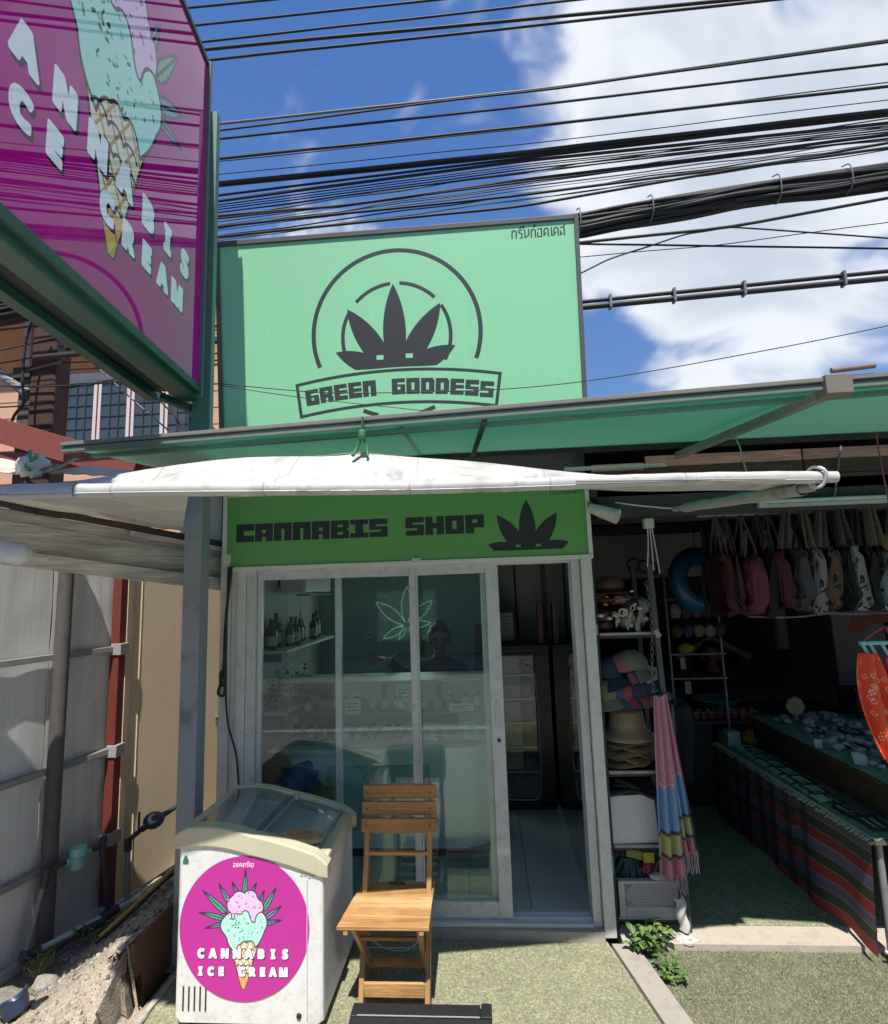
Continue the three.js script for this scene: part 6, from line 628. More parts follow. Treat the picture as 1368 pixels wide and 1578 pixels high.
  trin.forEach((o) => origin.set(o, V())); part(trin[0], 'shell', lump(0.026, 1.3, 0.75, 1, 0.7, 2.6, 3, 2).translate(0, 0.016, 0), M([0.42, 0.42, 0.39], 0.5, 'clean')); part(trin[0], 'base', rod([0, 0, 0], [0, 0.006, 0], 0.02, 0.02, 10), M([0.2, 0.2, 0.17], 0.7)); part(trin[1], 'box', box(-0.03, 0.03, 0, 0.03, -0.022, 0.022, 0.004), M([0.26, 0.27, 0.27], 0.5, 'clean')); part(trin[1], 'lid', box(-0.032, 0.032, 0.031, 0.042, -0.024, 0.024, 0.004), M([0.34, 0.35, 0.32], 0.5, 'clean')); part(trin[2], 'tray', [box(-0.09, 0.09, 0, 0.008, -0.06, 0.06, 0.002), box(-0.09, 0.09, 0.008, 0.022, -0.06, -0.053), box(-0.09, 0.09, 0.008, 0.022, 0.053, 0.06), box(-0.09, -0.083, 0.008, 0.022, -0.053, 0.053), box(0.083, 0.09, 0.008, 0.022, -0.053, 0.053)], M([0.05, 0.045, 0.042], 0.7, 'clean')); part(trin[2], 'pieces', Array.from({ length: 14 }, (_, i) => lump(0.009, 1, 0.8, 1, 0.4, 2, i, 1).translate(-0.07 + (i % 7) * 0.023, 0.013, -0.03 + 0.05 * Math.floor(i / 7))), M([0.36, 0.36, 0.34], 0.4, null)).userData.kind = 'stuff';
  const used = [0, 0, 0, 0], drop = (k, x, y, z, ry, s) => { if (!used[k]++) { trin[k].position.set(x, y, z); trin[k].rotation.y = ry; trin[k].scale.setScalar(s); } else { const c = copy(trin[k], trin[k].name, trin[k].userData.label, [x, y, z], ry, trin[k].userData.group); c.scale.setScalar(s); } };
  for (let i = 0; i < 70; i++) drop(i % 3 ? 0 : 1, 2.2 + 0.62 * Math.pow(rnd(), 0.8), 0.823, -3.5 - 1.35 * rnd(), rr(0, 6), rr(0.5, 1.15)); for (let i = 0; i < 46; i++) drop(i % 4 ? 0 : 1, 2.16 + 1.0 * Math.pow(rnd(), 0.9), 0.823, -3.05 - 1.75 * rnd(), rr(0, 6), rr(0.5, 1.3)); for (let i = 0; i < 12; i++) drop(2, 2.36 + 0.22 * (i % 3) + rr(-0.02, 0.02), 0.822, -3.15 - 0.4 * Math.floor(i / 3) + rr(-0.03, 0.03), rr(-0.2, 0.2) + Math.PI / 2, rr(0.8, 1.05)); for (let i = 0; i < 9; i++) drop(2, 2.02 + rr(-0.02, 0.03), 0.61, -3.32 - i * 0.165, rr(-0.1, 0.1) + Math.PI / 2, rr(0.7, 0.95));
  solo('flower_ornament', 'pale yellow flower ornament standing at the far end of the raised shelf', 'ornament', Array.from({ length: 9 }, (_, i) => lump(0.03, 1, 1, 0.6, 0.4, 2, i, 2).translate(2.42 + 0.045 * Math.cos(i * 0.78) * (i ? 1 : 0), 0.92 + 0.045 * Math.sin(i * 0.78) * (i ? 1 : 0), -4.75)).concat([rod([2.42, 0.82, -4.75], [2.42, 0.9, -4.75], 0.012)]), M([0.42, 0.42, 0.20], 0.7, 'clean'));
  solo('goods_box', 'teal and white patterned box at the far left corner of the plaid table', 'box', box(1.90, 2.0, 0.605, 0.72, -4.9, -4.8, 0.006), M([0.30, 0.42, 0.42], 0.5, 'worn')); solo('yellow_bowl', 'yellow bowl of sweets beside the teal box on the plaid table', 'bowl', [lathe([[0, 0], [0.05, 0], [0.075, 0.05], [0.07, 0.05], [0.045, 0.01], [0, 0.008]], 18, [2.10, 0.606, -4.85]), lump(0.055, 1, 0.5, 1, 0.6, 4, 2, 3).translate(2.10, 0.65, -4.85)], M([0.45, 0.36, 0.06], 0.6, 'clean')); solo('price_card', 'small blank pale card leaning on the edge of the raised shelf', 'card', beam([2.19, 0.82, -3.62], [2.20, 0.875, -3.66], 0.085, 0.004, V(0, 0, 1)), M([0.40, 0.43, 0.42], 0.7, 'clean')); solo('price_card', 'tiny cream card on the raised shelf edge left of the pale card', 'card', beam([2.15, 0.82, -3.98], [2.155, 0.87, -4.0], 0.05, 0.004, V(0, 0, 1)), M([0.45, 0.42, 0.34], 0.7, 'clean')); solo('doll', 'small dark patterned doll standing at the front right of the raised shelf', 'doll', [lathe([[0, 0], [0.03, 0], [0.025, 0.06], [0.02, 0.10], [0.026, 0.125], [0.022, 0.16], [0, 0.165]], 14, [2.19, 0.82, -3.32])], M([0.16, 0.05, 0.07], 0.7, 'fabric'));
  seed = 88; for (let i = 0; i < 7; i++) { const z = -3.62 - i * 0.17; solo('leaf_mat', 'frayed green leaf mat on the plaid table, ' + ['nearest', 'second', 'third', 'fourth', 'fifth', 'sixth', 'farthest'][i] + ' counted from the street', 'mat', sheet((u, v) => [1.93 + 0.16 * u + 0.012 * fbm(v * 6, i, 1, 2), 0.612 + 0.012 * fbm(u * 5, v * 5, i, 3) + 0.01 * Math.sin(Math.PI * u), z - 0.13 * v - 0.02 * u, u * 0.2, v * 0.2], 14, 10, 0.004), M(i % 2 ? [0.32, 0.52, 0.32] : [0.40, 0.56, 0.36], 0.9, 'worn', { bump: 0.004 }), 'leaf mats on the plaid table'); }
  solo('tray_stack', 'dark grey folded trays on the near part of the plaid table', 'tray', [box(2.0, 2.12, 0.61, 0.622, -3.75, -3.4), box(2.02, 2.115, 0.624, 0.635, -3.7, -3.42), beam([2.0, 0.64, -3.42], [2.11, 0.645, -3.68], 0.05, 0.008)], M([0.10, 0.10, 0.105], 0.5, 'clean'));
  // far table and hanging clothes
  const ft = thing('far_table', 'dark table with small colourful goods at the far end of the aisle', 'table', [1.9, 0.03, -5.4]); part(ft, 'top', box(1.62, 3.2, 0.70, 0.73, -5.9, -5.12), M([0.06, 0.06, 0.065], 0.8)); part(ft, 'front_cloth', box(1.62, 1.9, 0.05, 0.70, -5.13, -5.11, 0.003), M([0.035, 0.035, 0.04], 0.9, 'fabric')); part(ft, 'leg', box(1.64, 1.68, 0.03, 0.70, -5.16, -5.12), M([0.2, 0.2, 0.2], 0.6));
  const sweets = thing('goods_packet', 'small bright packet in the colourful row on the far table', 'packet', [0, 0, 0], 'packets on the far table'); origin.set(sweets, V()); part(sweets, 'packet', box(-0.022, 0.022, 0, 0.05, -0.015, 0.015, 0.004), M([0.30, 0.08, 0.07], 0.5, 'clean')); part(sweets, 'top_fold', box(-0.020, 0.020, 0.05, 0.058, -0.008, 0.008, 0.002), M([0.38, 0.34, 0.28], 0.5, 'clean')); let first = true; for (let i = 0; i < 22; i++) { const p = [1.68 + (i % 11) * 0.065 + rr(-0.01, 0.01), 0.731, -5.2 - 0.12 * Math.floor(i / 11)]; if (first) { sweets.position.set(...p); first = false; } else copy(sweets, 'goods_packet', sweets.userData.label, p, rr(-1, 1), sweets.userData.group); }
  const basin = thing('basin', 'teal plastic basin on the far table in front of the seated person', 'basin', [2.1, 0.73, -5.5]); part(basin, 'bowl', lathe([[0, 0], [0.13, 0], [0.19, 0.11], [0.2, 0.112], [0.18, 0.105], [0.12, 0.01], [0, 0.008]], 26, [2.1, 0.732, -5.5]), M([0.04, 0.16, 0.15], 0.4, 'clean')); part(basin, 'rim', new THREE.TorusGeometry(0.195, 0.008, 8, 30).rotateX(Math.PI / 2).translate(2.1, 0.843, -5.5), M([0.08, 0.22, 0.2], 0.4));
  const cl = [[0.05, 0.055, 0.065], [0.035, 0.035, 0.04], [0.07, 0.075, 0.07], [0.04, 0.045, 0.06], [0.09, 0.10, 0.10], [0.03, 0.03, 0.03], [0.06, 0.07, 0.075]]; const rail = thing('clothes_rail', 'low dark clothes rail along the left side of the aisle', 'rail', [1.45, 0.03, -5.2]); part(rail, 'bar', rod([1.42, 0.97, -4.6], [1.62, 0.97, -5.7], 0.012), steel); part(rail, 'stand', rod([1.42, 0.03, -4.6], [1.42, 0.97, -4.6], 0.012), steel); part(rail, 'stand', rod([1.62, 0.03, -5.7], [1.62, 0.97, -5.7], 0.012), steel);
  for (let i = 0; i < 7; i++) { const z = -4.68 - i * 0.15, x = 1.435 + i * 0.027; solo('hanging_garment', ['first', 'second', 'third', 'fourth', 'fifth', 'sixth', 'farthest'][i] + ' dark garment along the low clothes rail, counted from the aisle entrance', 'garment', sheet((u, v) => [x - 0.16 + 0.3 * u + 0.02 * Math.sin(v * 5 + i), 0.96 - 0.55 * v - 0.03 * Math.sin(u * 3), z + 0.03 * Math.sin(u * 9 + i * 2) * (0.4 + v), u * 0.4, v * 0.6], 20, 14, 0.006), M(cl[i], 0.9, 'fabric'), 'garments on the low rail'); }
  // inner wire shelf with pouches
  const ws = thing('wire_stand', 'grey wire stand with patterned pouches behind the shelf rack', 'stand', [1.7, 0.9, -4.9]); for (const x of [1.55, 1.98]) part(ws, 'upright', rod([x, 0.03, -4.95], [x, 2.0, -4.95], 0.010), steel); for (const y of [1.78, 1.32, 1.12]) part(ws, 'bar', rod([1.53, y, -4.93], [2.0, y, -4.93], 0.008), steel); part(ws, 'tag', box(1.62, 1.66, 1.2, 1.29, -4.925, -4.92, 0), M([0.35, 0.36, 0.35], 0.6)); part(ws, 'tag', box(1.64, 1.69, 1.0, 1.1, -4.925, -4.92, 0), M([0.3, 0.31, 0.3], 0.6));
  const pc = [[0.22, 0.21, 0.20], [0.05, 0.05, 0.05], [0.10, 0.08, 0.14], [0.03, 0.05, 0.13], [0.16, 0.12, 0.10], [0.05, 0.07, 0.05], [0.04, 0.06, 0.12], [0.2, 0.18, 0.17]]; for (let i = 0; i < 10; i++) solo('printed_pouch', 'printed pouch hanging on the wire stand, ' + ['top row left', 'top row second', 'top row middle', 'top row fourth', 'top row right', 'lower row left', 'lower row second', 'lower row middle', 'lower row fourth', 'lower row right'][i], 'bag', lump(0.06, 0.8, i < 5 ? 1.1 : 0.9, 0.4, 0.5, 2, i, 3).translate(1.60 + (i % 5) * 0.088, i < 5 ? 1.69 : 1.52, -4.88), M(pc[i % 8], 0.8, 'worn')); solo('yellow_pouch', 'mustard yellow pouch low on the wire stand', 'bag', lump(0.06, 1.1, 0.7, 0.5, 0.4, 2, 6, 3).translate(1.66, 1.38, -4.88), M([0.30, 0.25, 0.04], 0.7, 'fabric'));
  { const r = thing('swim_ring', 'blue inflatable swim ring hanging at the back of the stall', 'swim ring', [1.76, 1.945, -4.75]); const g = new THREE.TorusGeometry(0.195, 0.075, 14, 40); g.rotateY(0.35); g.translate(1.76, 1.945, -4.75); part(r, 'tube', g, M([0.02, 0.12, 0.24], 0.3, 'worn')); part(r, 'valve', rod([1.60, 2.06, -4.67], [1.59, 2.07, -4.65], 0.012), M([0.2, 0.3, 0.4], 0.4)); part(r, 'cord', tube([[1.76, 2.2, -4.75], [1.76, 2.45, -4.75]], 0.004), black); }
  solo('orange_float', 'dark orange beach float below the right side of the swim ring', 'float', lump(0.10, 1, 0.95, 0.8, 0.35, 2, 9, 3).translate(1.93, 1.79, -4.72), M([0.36, 0.07, 0.03], 0.4, 'worn')); for (let i = 0; i < 3; i++) { const g = new THREE.TorusGeometry(0.055, 0.010, 8, 22); g.rotateY(0.4 * i); g.translate(1.37 + i * 0.09, 2.10 - 0.02 * i, -5.2); solo('dark_ring', ['left dark hoop on the whitewashed back wall', 'middle dark hoop on the whitewashed back wall', 'right dark hoop on the whitewashed back wall'][i], 'hoop', g, M([0.05, 0.045, 0.06], 0.6), 'hoops on the back wall'); }
  // row of tote bags hung on a rail
  const rl = thing('bag_rail', 'dark steel rail carrying the row of tote bags at upper right', 'rail', [2.2, 2.40, -4]); part(rl, 'bar', rod([1.5, 2.385, -3.95], [4.3, 2.385, -3.95], 0.012), steel); for (const x of [1.7, 2.6, 3.6]) part(rl, 'hanger', rod([x, 2.385, -3.95], [x, 2.46, -3.95], 0.006), steel);
  const bags = [[1.62, 0.06, [0.072, 0.017, 0.022], 'dull red tote bag, leftmost of the hanging row', 0.42, 2.12], [1.68, 0.04, [0.05, 0.028, 0.022], 'thin brown tote bag beside the leftmost red one', 0.40, 2.13], [1.79, 0.13, [0.165, 0.033, 0.061], 'wide pink tote bag near the left of the hanging row', 0.40, 2.10], [1.895, 0.07, [0.011, 0.011, 0.013], 'black tote bag right of the wide pink one', 0.46, 2.14], [1.97, 0.10, [0.083, 0.011, 0.028], 'crimson tote bag in the left half of the hanging row', 0.38, 2.12], [2.09, 0.10, [0.066, 0.066, 0.077], 'plain grey tote bag left of the speckled one', 0.40, 2.14], [2.19, 0.085, [0.11, 0.105, 0.11], 'speckled grey tote bag in the middle of the hanging row', 0.44, 2.13], [2.28, 0.10, [0.055, 0.036, 0.025], 'brown and black leaf pattern tote bag', 0.42, 2.14], [2.365, 0.045, [0.017, 0.019, 0.022], 'narrow black tote bag right of the leaf pattern one', 0.42, 2.13], [2.445, 0.10, [0.132, 0.138, 0.143], 'grey and white print tote bag in the right half of the row', 0.44, 2.15], [2.53, 0.06, [0.011, 0.012, 0.019], 'midnight blue tote bag beside the grey and white print one', 0.44, 2.14], [2.635, 0.10, [0.182, 0.209, 0.22], 'pale blue spotted tote bag near the right edge', 0.40, 2.09], [2.74, 0.07, [0.11, 0.077, 0.055], 'sand coloured tote bag behind the olive one', 0.40, 2.14], [2.84, 0.10, [0.088, 0.099, 0.061], 'olive tote bag with a light picture at the right edge', 0.50, 2.23]];
  const bagTex = paint(256, 256, (x, w, h) => { x.fillStyle = '#fff'; x.fillRect(0, 0, w, h); let s = 4; const r = () => { s = (s * 16807) % 2147483647; return s / 2147483647; }; for (let i = 0; i < 90; i++) { x.fillStyle = ['#55504c', '#8a847c', '#2f2c2c', '#c9c2b6'][i % 4]; x.beginPath(); x.ellipse(r() * w, r() * h, 4 + r() * 16, 3 + r() * 9, r() * 3, 0, 6.3); x.fill(); } });
  bags.forEach(([x, w, c, lab, h, y1], i) => { const t = thing('tote_bag', lab, 'bag', [x, y1 - h, -3.95], 'tote bags on the rail'); origin.set(t, V()); const printed = [6, 7, 9, 11].includes(i); const g = lump(0.5, 1, 1, 1, 0, 1, 1, 4); const p = g.attributes.position; for (let k = 0; k < p.count; k++) { const X = p.getX(k) * 2, Y = p.getY(k) * 2, Z = p.getZ(k) * 2, sg = (a) => Math.sign(a) * Math.pow(Math.abs(a), 0.28 + 0.1 * (i % 3)), yy = sg(Y), fold = 0.05 * fbm(yy * 2.2 + i, Z * 1.5, i * 1.7, 3) + 0.012 * Math.sin(yy * 9 + i * 2 + Z * 3); p.setXYZ(k, sg(X) * w * 0.5 * (1 - (0.25 + 0.3 * (i % 2)) * Math.max(0, yy)) + fold + 0.03 * (i % 4 - 1.5) * yy * 0.5, h / 2 + yy * h / 2 + 0.04 * fbm(X * 2, Z * 2, i, 2), sg(Z) * (0.15 + 0.02 * (i % 3)) + 0.03 * fbm(yy * 2, X * 4, i + 3, 2)); } g.computeVertexNormals(); const mm = printed ? new THREE.MeshPhysicalMaterial({ color: new THREE.Color().setRGB(...c.map((q) => q * 2)), map: bagTex, roughness: 0.8 }) : M(c, 0.8, 'fabric'); if (printed) { const gg = flat(g), uv = gg.attributes.uv, pp = gg.attributes.position; for (let k = 0; k < pp.count; k++) uv.setXY(k, pp.getX(k) * 3 + pp.getZ(k) * 2, pp.getY(k) * 2.4); gg.userData.keep = true; part(t, 'body', gg, mm); } else part(t, 'body', g, mm); const hm = M(i % 2 ? [0.07, 0.065, 0.06] : [0.13, 0.12, 0.11], 0.8, 'fabric'), top = 2.385 - (y1 - h); for (const s of [-1, 1]) part(t, 'handle', tube([[s * w * 0.3, h * 0.96, 0.1], [s * w * 0.2, (h + top) / 2, 0.05], [0, top, 0], [s * w * 0.2, (h + top) / 2, -0.05], [s * w * 0.3, h * 0.96, -0.1]], 0.009, 20, 6), hm); });
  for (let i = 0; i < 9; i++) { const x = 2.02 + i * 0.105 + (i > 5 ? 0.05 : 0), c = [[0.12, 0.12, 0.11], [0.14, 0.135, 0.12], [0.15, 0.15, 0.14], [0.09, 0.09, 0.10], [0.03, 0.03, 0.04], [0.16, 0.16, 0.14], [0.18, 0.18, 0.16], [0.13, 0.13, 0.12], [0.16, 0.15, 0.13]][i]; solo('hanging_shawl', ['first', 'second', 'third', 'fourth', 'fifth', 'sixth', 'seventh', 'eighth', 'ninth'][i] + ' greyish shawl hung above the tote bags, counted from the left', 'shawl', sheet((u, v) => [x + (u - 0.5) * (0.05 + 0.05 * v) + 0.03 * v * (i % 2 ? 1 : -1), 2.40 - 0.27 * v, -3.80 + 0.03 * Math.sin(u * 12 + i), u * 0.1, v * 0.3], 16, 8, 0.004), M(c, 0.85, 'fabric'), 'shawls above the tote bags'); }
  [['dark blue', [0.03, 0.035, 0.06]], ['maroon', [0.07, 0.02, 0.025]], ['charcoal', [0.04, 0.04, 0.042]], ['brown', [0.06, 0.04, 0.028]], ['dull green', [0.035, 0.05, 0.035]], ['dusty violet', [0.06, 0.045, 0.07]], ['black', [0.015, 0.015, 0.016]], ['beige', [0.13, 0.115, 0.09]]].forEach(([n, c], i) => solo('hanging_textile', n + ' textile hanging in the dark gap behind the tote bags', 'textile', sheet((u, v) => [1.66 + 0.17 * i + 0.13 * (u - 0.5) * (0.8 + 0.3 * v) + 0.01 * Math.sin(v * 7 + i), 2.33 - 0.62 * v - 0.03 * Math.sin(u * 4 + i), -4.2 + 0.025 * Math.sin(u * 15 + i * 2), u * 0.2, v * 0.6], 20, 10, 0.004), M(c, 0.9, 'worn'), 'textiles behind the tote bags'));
  solo('animal_cushion', 'small tan leopard patterned cushion above the pale blue tote bag', 'cushion', lump(0.062, 0.95, 1.05, 0.7, 0.3, 3, 5, 3).translate(2.655, 2.155, -3.80), M([0.26, 0.16, 0.09], 0.85, 'worn')); { const t = thing('picture_bag', 'flat olive wall bag with a pale print at the right picture edge', 'bag', [2.88, 1.9, -3.75]); part(t, 'panel', box(2.70, 3.05, 1.80, 2.24, -3.78, -3.75, 0.01), M([0.17, 0.19, 0.11], 0.8, 'fabric')); part(t, 'print', box(2.80, 3.0, 1.90, 2.21, -3.749, -3.745, 0.001), M([0.38, 0.50, 0.46], 0.7, 'worn')); }
  solo('wire_basket', 'white wire shelf edge under the tote bags', 'shelf', [tube([[1.75, 1.69, -3.9], [2.0, 1.68, -3.85], [2.3, 1.70, -3.85], [3.2, 1.70, -3.85]], 0.006, 20, 6), tube([[2.05, 1.86, -3.85], [2.12, 1.74, -3.84], [2.25, 1.70, -3.84], [3.2, 1.71, -3.84]], 0.007, 20, 6)], M([0.22, 0.21, 0.2], 0.6));
  solo('grey_panel', 'plain grey panel leaning on the right side wall deep in the stall', 'panel', box(3.02, 3.45, 1.0, 1.66, -5.2, -5.16, 0.004), M([0.16, 0.155, 0.15], 0.7, 'clean')); solo('roll_cloth', 'pale grey cloth roll hanging deep in the stall', 'cloth', rod([2.60, 1.32, -5.2], [2.60, 1.72, -5.2], 0.055), M([0.10, 0.11, 0.13], 0.8, 'fabric')); solo('red_cloth', 'dark red patterned cloth hanging below the tote bags at right', 'cloth', sheet((u, v) => [2.52 + 0.28 * u, 1.66 - 0.10 * v + 0.04 * u - 0.02 * Math.sin(u * 6), -4.05 - 0.1 * v, u * 0.3, v * 0.2], 16, 6, 0.006), M([0.13, 0.035, 0.03], 0.8, 'worn')); { const s = []; for (let i = 0; i < 9; i++) s.push(box(2.88 + i * 0.055, 2.92 + i * 0.055, 0.82, 1.02, -4.75, -4.73, 0.003)); const t = thing('slatted_crate', 'black slatted crate standing behind the goods on the raised shelf', 'crate', [3.1, 0.82, -4.85]); s.forEach((g) => part(t, 'slat', g, black)); part(t, 'rail', box(2.86, 3.40, 1.022, 1.05, -4.76, -4.72), black); part(t, 'rear', box(2.87, 3.38, 0.82, 1.02, -4.95, -4.93, 0), black); }
  // sarongs on a clip hanger at the right edge
  const ht = thing('clip_hanger', 'turquoise plastic clip hanger at the right edge holding sarongs', 'hanger', [1.93, 1.6, -2.9]); const tq = M([0.25, 0.58, 0.54], 0.4, 'clean'); part(ht, 'bar', rod([1.815, 1.612, -2.9], [2.25, 1.612, -2.9], 0.010), tq); part(ht, 'hook_cord', tube([[1.83, 1.62, -2.9], [1.92, 1.68, -2.9], [2.02, 1.72, -2.9], [2.03, 2.66, -2.9]], 0.004, 20, 5), M([0.3, 0.08, 0.12], 0.6)); for (const x of [1.835, 1.87, 1.925, 1.965, 2.05]) part(ht, 'clip', [beam([x - 0.008, 1.605, -2.9], [x + 0.012, 1.555, -2.895], 0.014, 0.014)], tq);
  solo('pink_bow', 'small bright pink bow on the cord above the clip hanger', 'bow', [lump(0.028, 1.2, 0.8, 0.7, 0.4, 2, 3, 2).translate(2.0, 1.69, -2.89), lump(0.022, 1, 0.8, 0.7, 0.4, 2, 5, 2).translate(1.96, 1.675, -2.89)], M([0.55, 0.07, 0.22], 0.6));
  const sar = (c) => paint(256, 512, (x, w, h) => { x.fillStyle = c; x.fillRect(0, 0, w, h); let s = 7; const r = () => { s = (s * 16807) % 2147483647; return s / 2147483647; }; for (let i = 0; i < 46; i++) { const px = r() * w, py = r() * h; x.fillStyle = 'rgba(255,225,215,0.75)'; for (let k = 0; k < 6; k++) { x.beginPath(); x.arc(px + Math.cos(k) * 9, py + Math.sin(k) * 9, 3.2, 0, 6.3); x.fill(); } } for (let i = 0; i < 400; i++) { x.fillStyle = 'rgba(255,210,190,0.35)'; x.fillRect(r() * w, r() * h, 2, 2); } });
  const fall = (xc, w0, ph, seedc) => sheet((u, v) => { const w = w0 * (0.12 + 0.95 * Math.sin(Math.PI * Math.pow(0.1 + 0.9 * v, 0.75) * 0.86)), a = (u - 0.5), off = 0.05 * Math.pow(v, 2); return [xc + off + a * w, 1.565 - 0.48 * v - 0.05 * v * Math.cos(a * 3), -2.90 + 0.024 * Math.cos(u * 14 + ph) * (0.4 + 0.6 * Math.sin(Math.PI * v)) + 0.02 * Math.cos(a * 4), u, 1 - v]; }, 44, 40, 0.003);
  solo('sarong', 'bright orange sarong with white flowers hanging at the right edge', 'sarong', fall(1.845, 0.155, 0, 1), new THREE.MeshPhysicalMaterial({ map: sar('#e2542a'), roughness: 0.75 })); solo('sarong', 'magenta flowered sarong hanging right of the orange one', 'sarong', fall(1.985, 0.16, 2, 2), new THREE.MeshPhysicalMaterial({ map: sar('#a8305f'), roughness: 0.75 }));
}
const WIRES = [[0.011, [-6.5, 7.442, -4.3], [-2.474, 7.396, -4.3], [-1.777, 7.388, -4.3], [7.5, 7.282, -4.3]], [0.011, [-6.5, 7.322, -4.4], [-2.526, 7.322, -4.4], [-0.243, 7.322, -4.4], [7.5, 7.322, -4.4]], [0.011, [-6.5, 7.212, -4.5], [-2.525, 7.25, -4.5], [0.905, 7.283, -4.5], [7.5, 7.346, -4.5]], [0.016, [-6.5, 7.32, -4.6], [-2.526, 7.281, -4.6], [0.916, 7.247, -4.6], [7.5, 7.182, -4.6]], [0.013, [-6.5, 7.132, -4.6], [-2.509, 7.156, -4.6], [0.912, 7.177, -4.6], [7.5, 7.217, -4.6]], [0.012, [-6.5, 6.278, -4.5], [-2.392, 6.346, -4.5], [0.852, 6.4, -4.5], [3.71, 6.555, -4.5], [7.5, 6.761, -4.5]], [0.009, [-6.5, 6.091, -4.5], [-2.39, 6.271, -4.5], [-0.037, 6.374, -4.5], [0.851, 6.387, -4.5], [3.707, 6.536, -4.5], [7.5, 6.734, -4.5]], [0.011, [-6.5, 6.174, -4.55], [-2.415, 6.236, -4.55], [0.499, 6.28, -4.55], [3.72, 6.375, -4.55], [7.5, 6.486, -4.55]], [0.013, [-6.5, 5.997, -4.6], [-2.436, 6.069, -4.6], [0.494, 6.121, -4.6], [3.73, 6.2, -4.6], [7.5, 6.292, -4.6]], [0.005, [-6.5, 5.96, -4.6], [-2.435, 6.042, -4.6], [0.493, 6.101, -4.6], [3.736, 6.238, -4.6], [7.5, 6.397, -4.6]], [0.004, [-6.5, 5.938, -4.7], [-2.485, 5.991, -4.7], [0.495, 6.03, -4.7], [3.793, 6.156, -4.7], [7.5, 6.298, -4.7]], [0.019, [-6.5, 5.825, -4.7], [-2.482, 5.893, -4.7], [0.491, 5.943, -4.7], [3.778, 6.046, -4.7], [7.5, 6.163, -4.7]], [0.012, [-6.5, 5.813, -4.72], [-2.492, 5.882, -4.72], [0.492, 5.933, -4.72], [3.791, 6.038, -4.72], [7.5, 6.156, -4.72]], [0.011, [-6.5, 5.632, -4.75], [-2.505, 5.803, -4.75], [0.493, 5.931, -4.75], [3.813, 6.044, -4.75], [7.5, 6.169, -4.75]], [0.014, [-6.5, 5.546, -4.75], [-2.504, 5.747, -4.75], [0.492, 5.898, -4.75], [3.802, 5.967, -4.75], [7.5, 6.044, -4.75]], [0.006, [-6.5, 5.519, -4.8], [-2.529, 5.738, -4.8], [0.495, 5.905, -4.8], [3.839, 5.983, -4.8], [7.5, 6.068, -4.8]], [0.005, [-6.5, 5.505, -4.8], [-2.528, 5.717, -4.8], [0.494, 5.878, -4.8], [3.836, 5.963, -4.8], [7.5, 6.056, -4.8]], [0.006, [-6.5, 5.476, -4.8], [-2.528, 5.689, -4.8], [0.492, 5.851, -4.8], [3.833, 5.944, -4.8], [7.5, 6.046, -4.8]], [0.007, [-6.5, 5.464, -4.82], [-2.538, 5.677, -4.82], [0.493, 5.84, -4.82], [3.847, 5.941, -4.82], [7.5, 6.051, -4.82]], [0.013, [-6.5, 5.624, -4.8], [-2.526, 5.627, -4.8], [-1.263, 5.628, -4.8], [0.487, 5.743, -4.8], [3.826, 5.892, -4.8], [7.5, 6.056, -4.8]], [0.009, [-6.5, 5.476, -4.8], [-2.526, 5.599, -4.8], [-1.009, 5.646, -4.8], [0.486, 5.723, -4.8], [3.821, 5.853, -4.8], [7.5, 5.996, -4.8]], [0.012, [-6.5, 5.328, -4.7], [-2.471, 5.435, -4.7], [0.469, 5.513, -4.7], [3.73, 5.683, -4.7], [7.5, 5.88, -4.7]], [0.012, [-6.5, 5.238, -4.7], [-2.468, 5.333, -4.7], [0.463, 5.402, -4.7], [3.736, 5.734, -4.7], [7.5, 6.116, -4.7]], [0.013, [0.942, 4.934, -4.6], [2.211, 4.971, -4.6], [3.587, 5.134, -4.6], [7.5, 5.598, -4.6]], [0.009, [1.003, 5.116, -4.9], [3.755, 4.847, -4.9], [7.5, 4.481, -4.9]], [0.007, [0.88, 4.636, -4.65], [1.213, 4.783, -4.65], [1.903, 4.97, -4.65], [2.235, 5.004, -4.65]], [0.007, [2.168, 4.981, -4.6], [2.341, 4.96, -4.6], [3.537, 4.764, -4.6], [7.5, 4.115, -4.6]], [0.004, [0.994, 4.978, -4.9], [2.245, 5.002, -4.9], [3.788, 5.099, -4.9], [7.5, 5.332, -4.9]]];
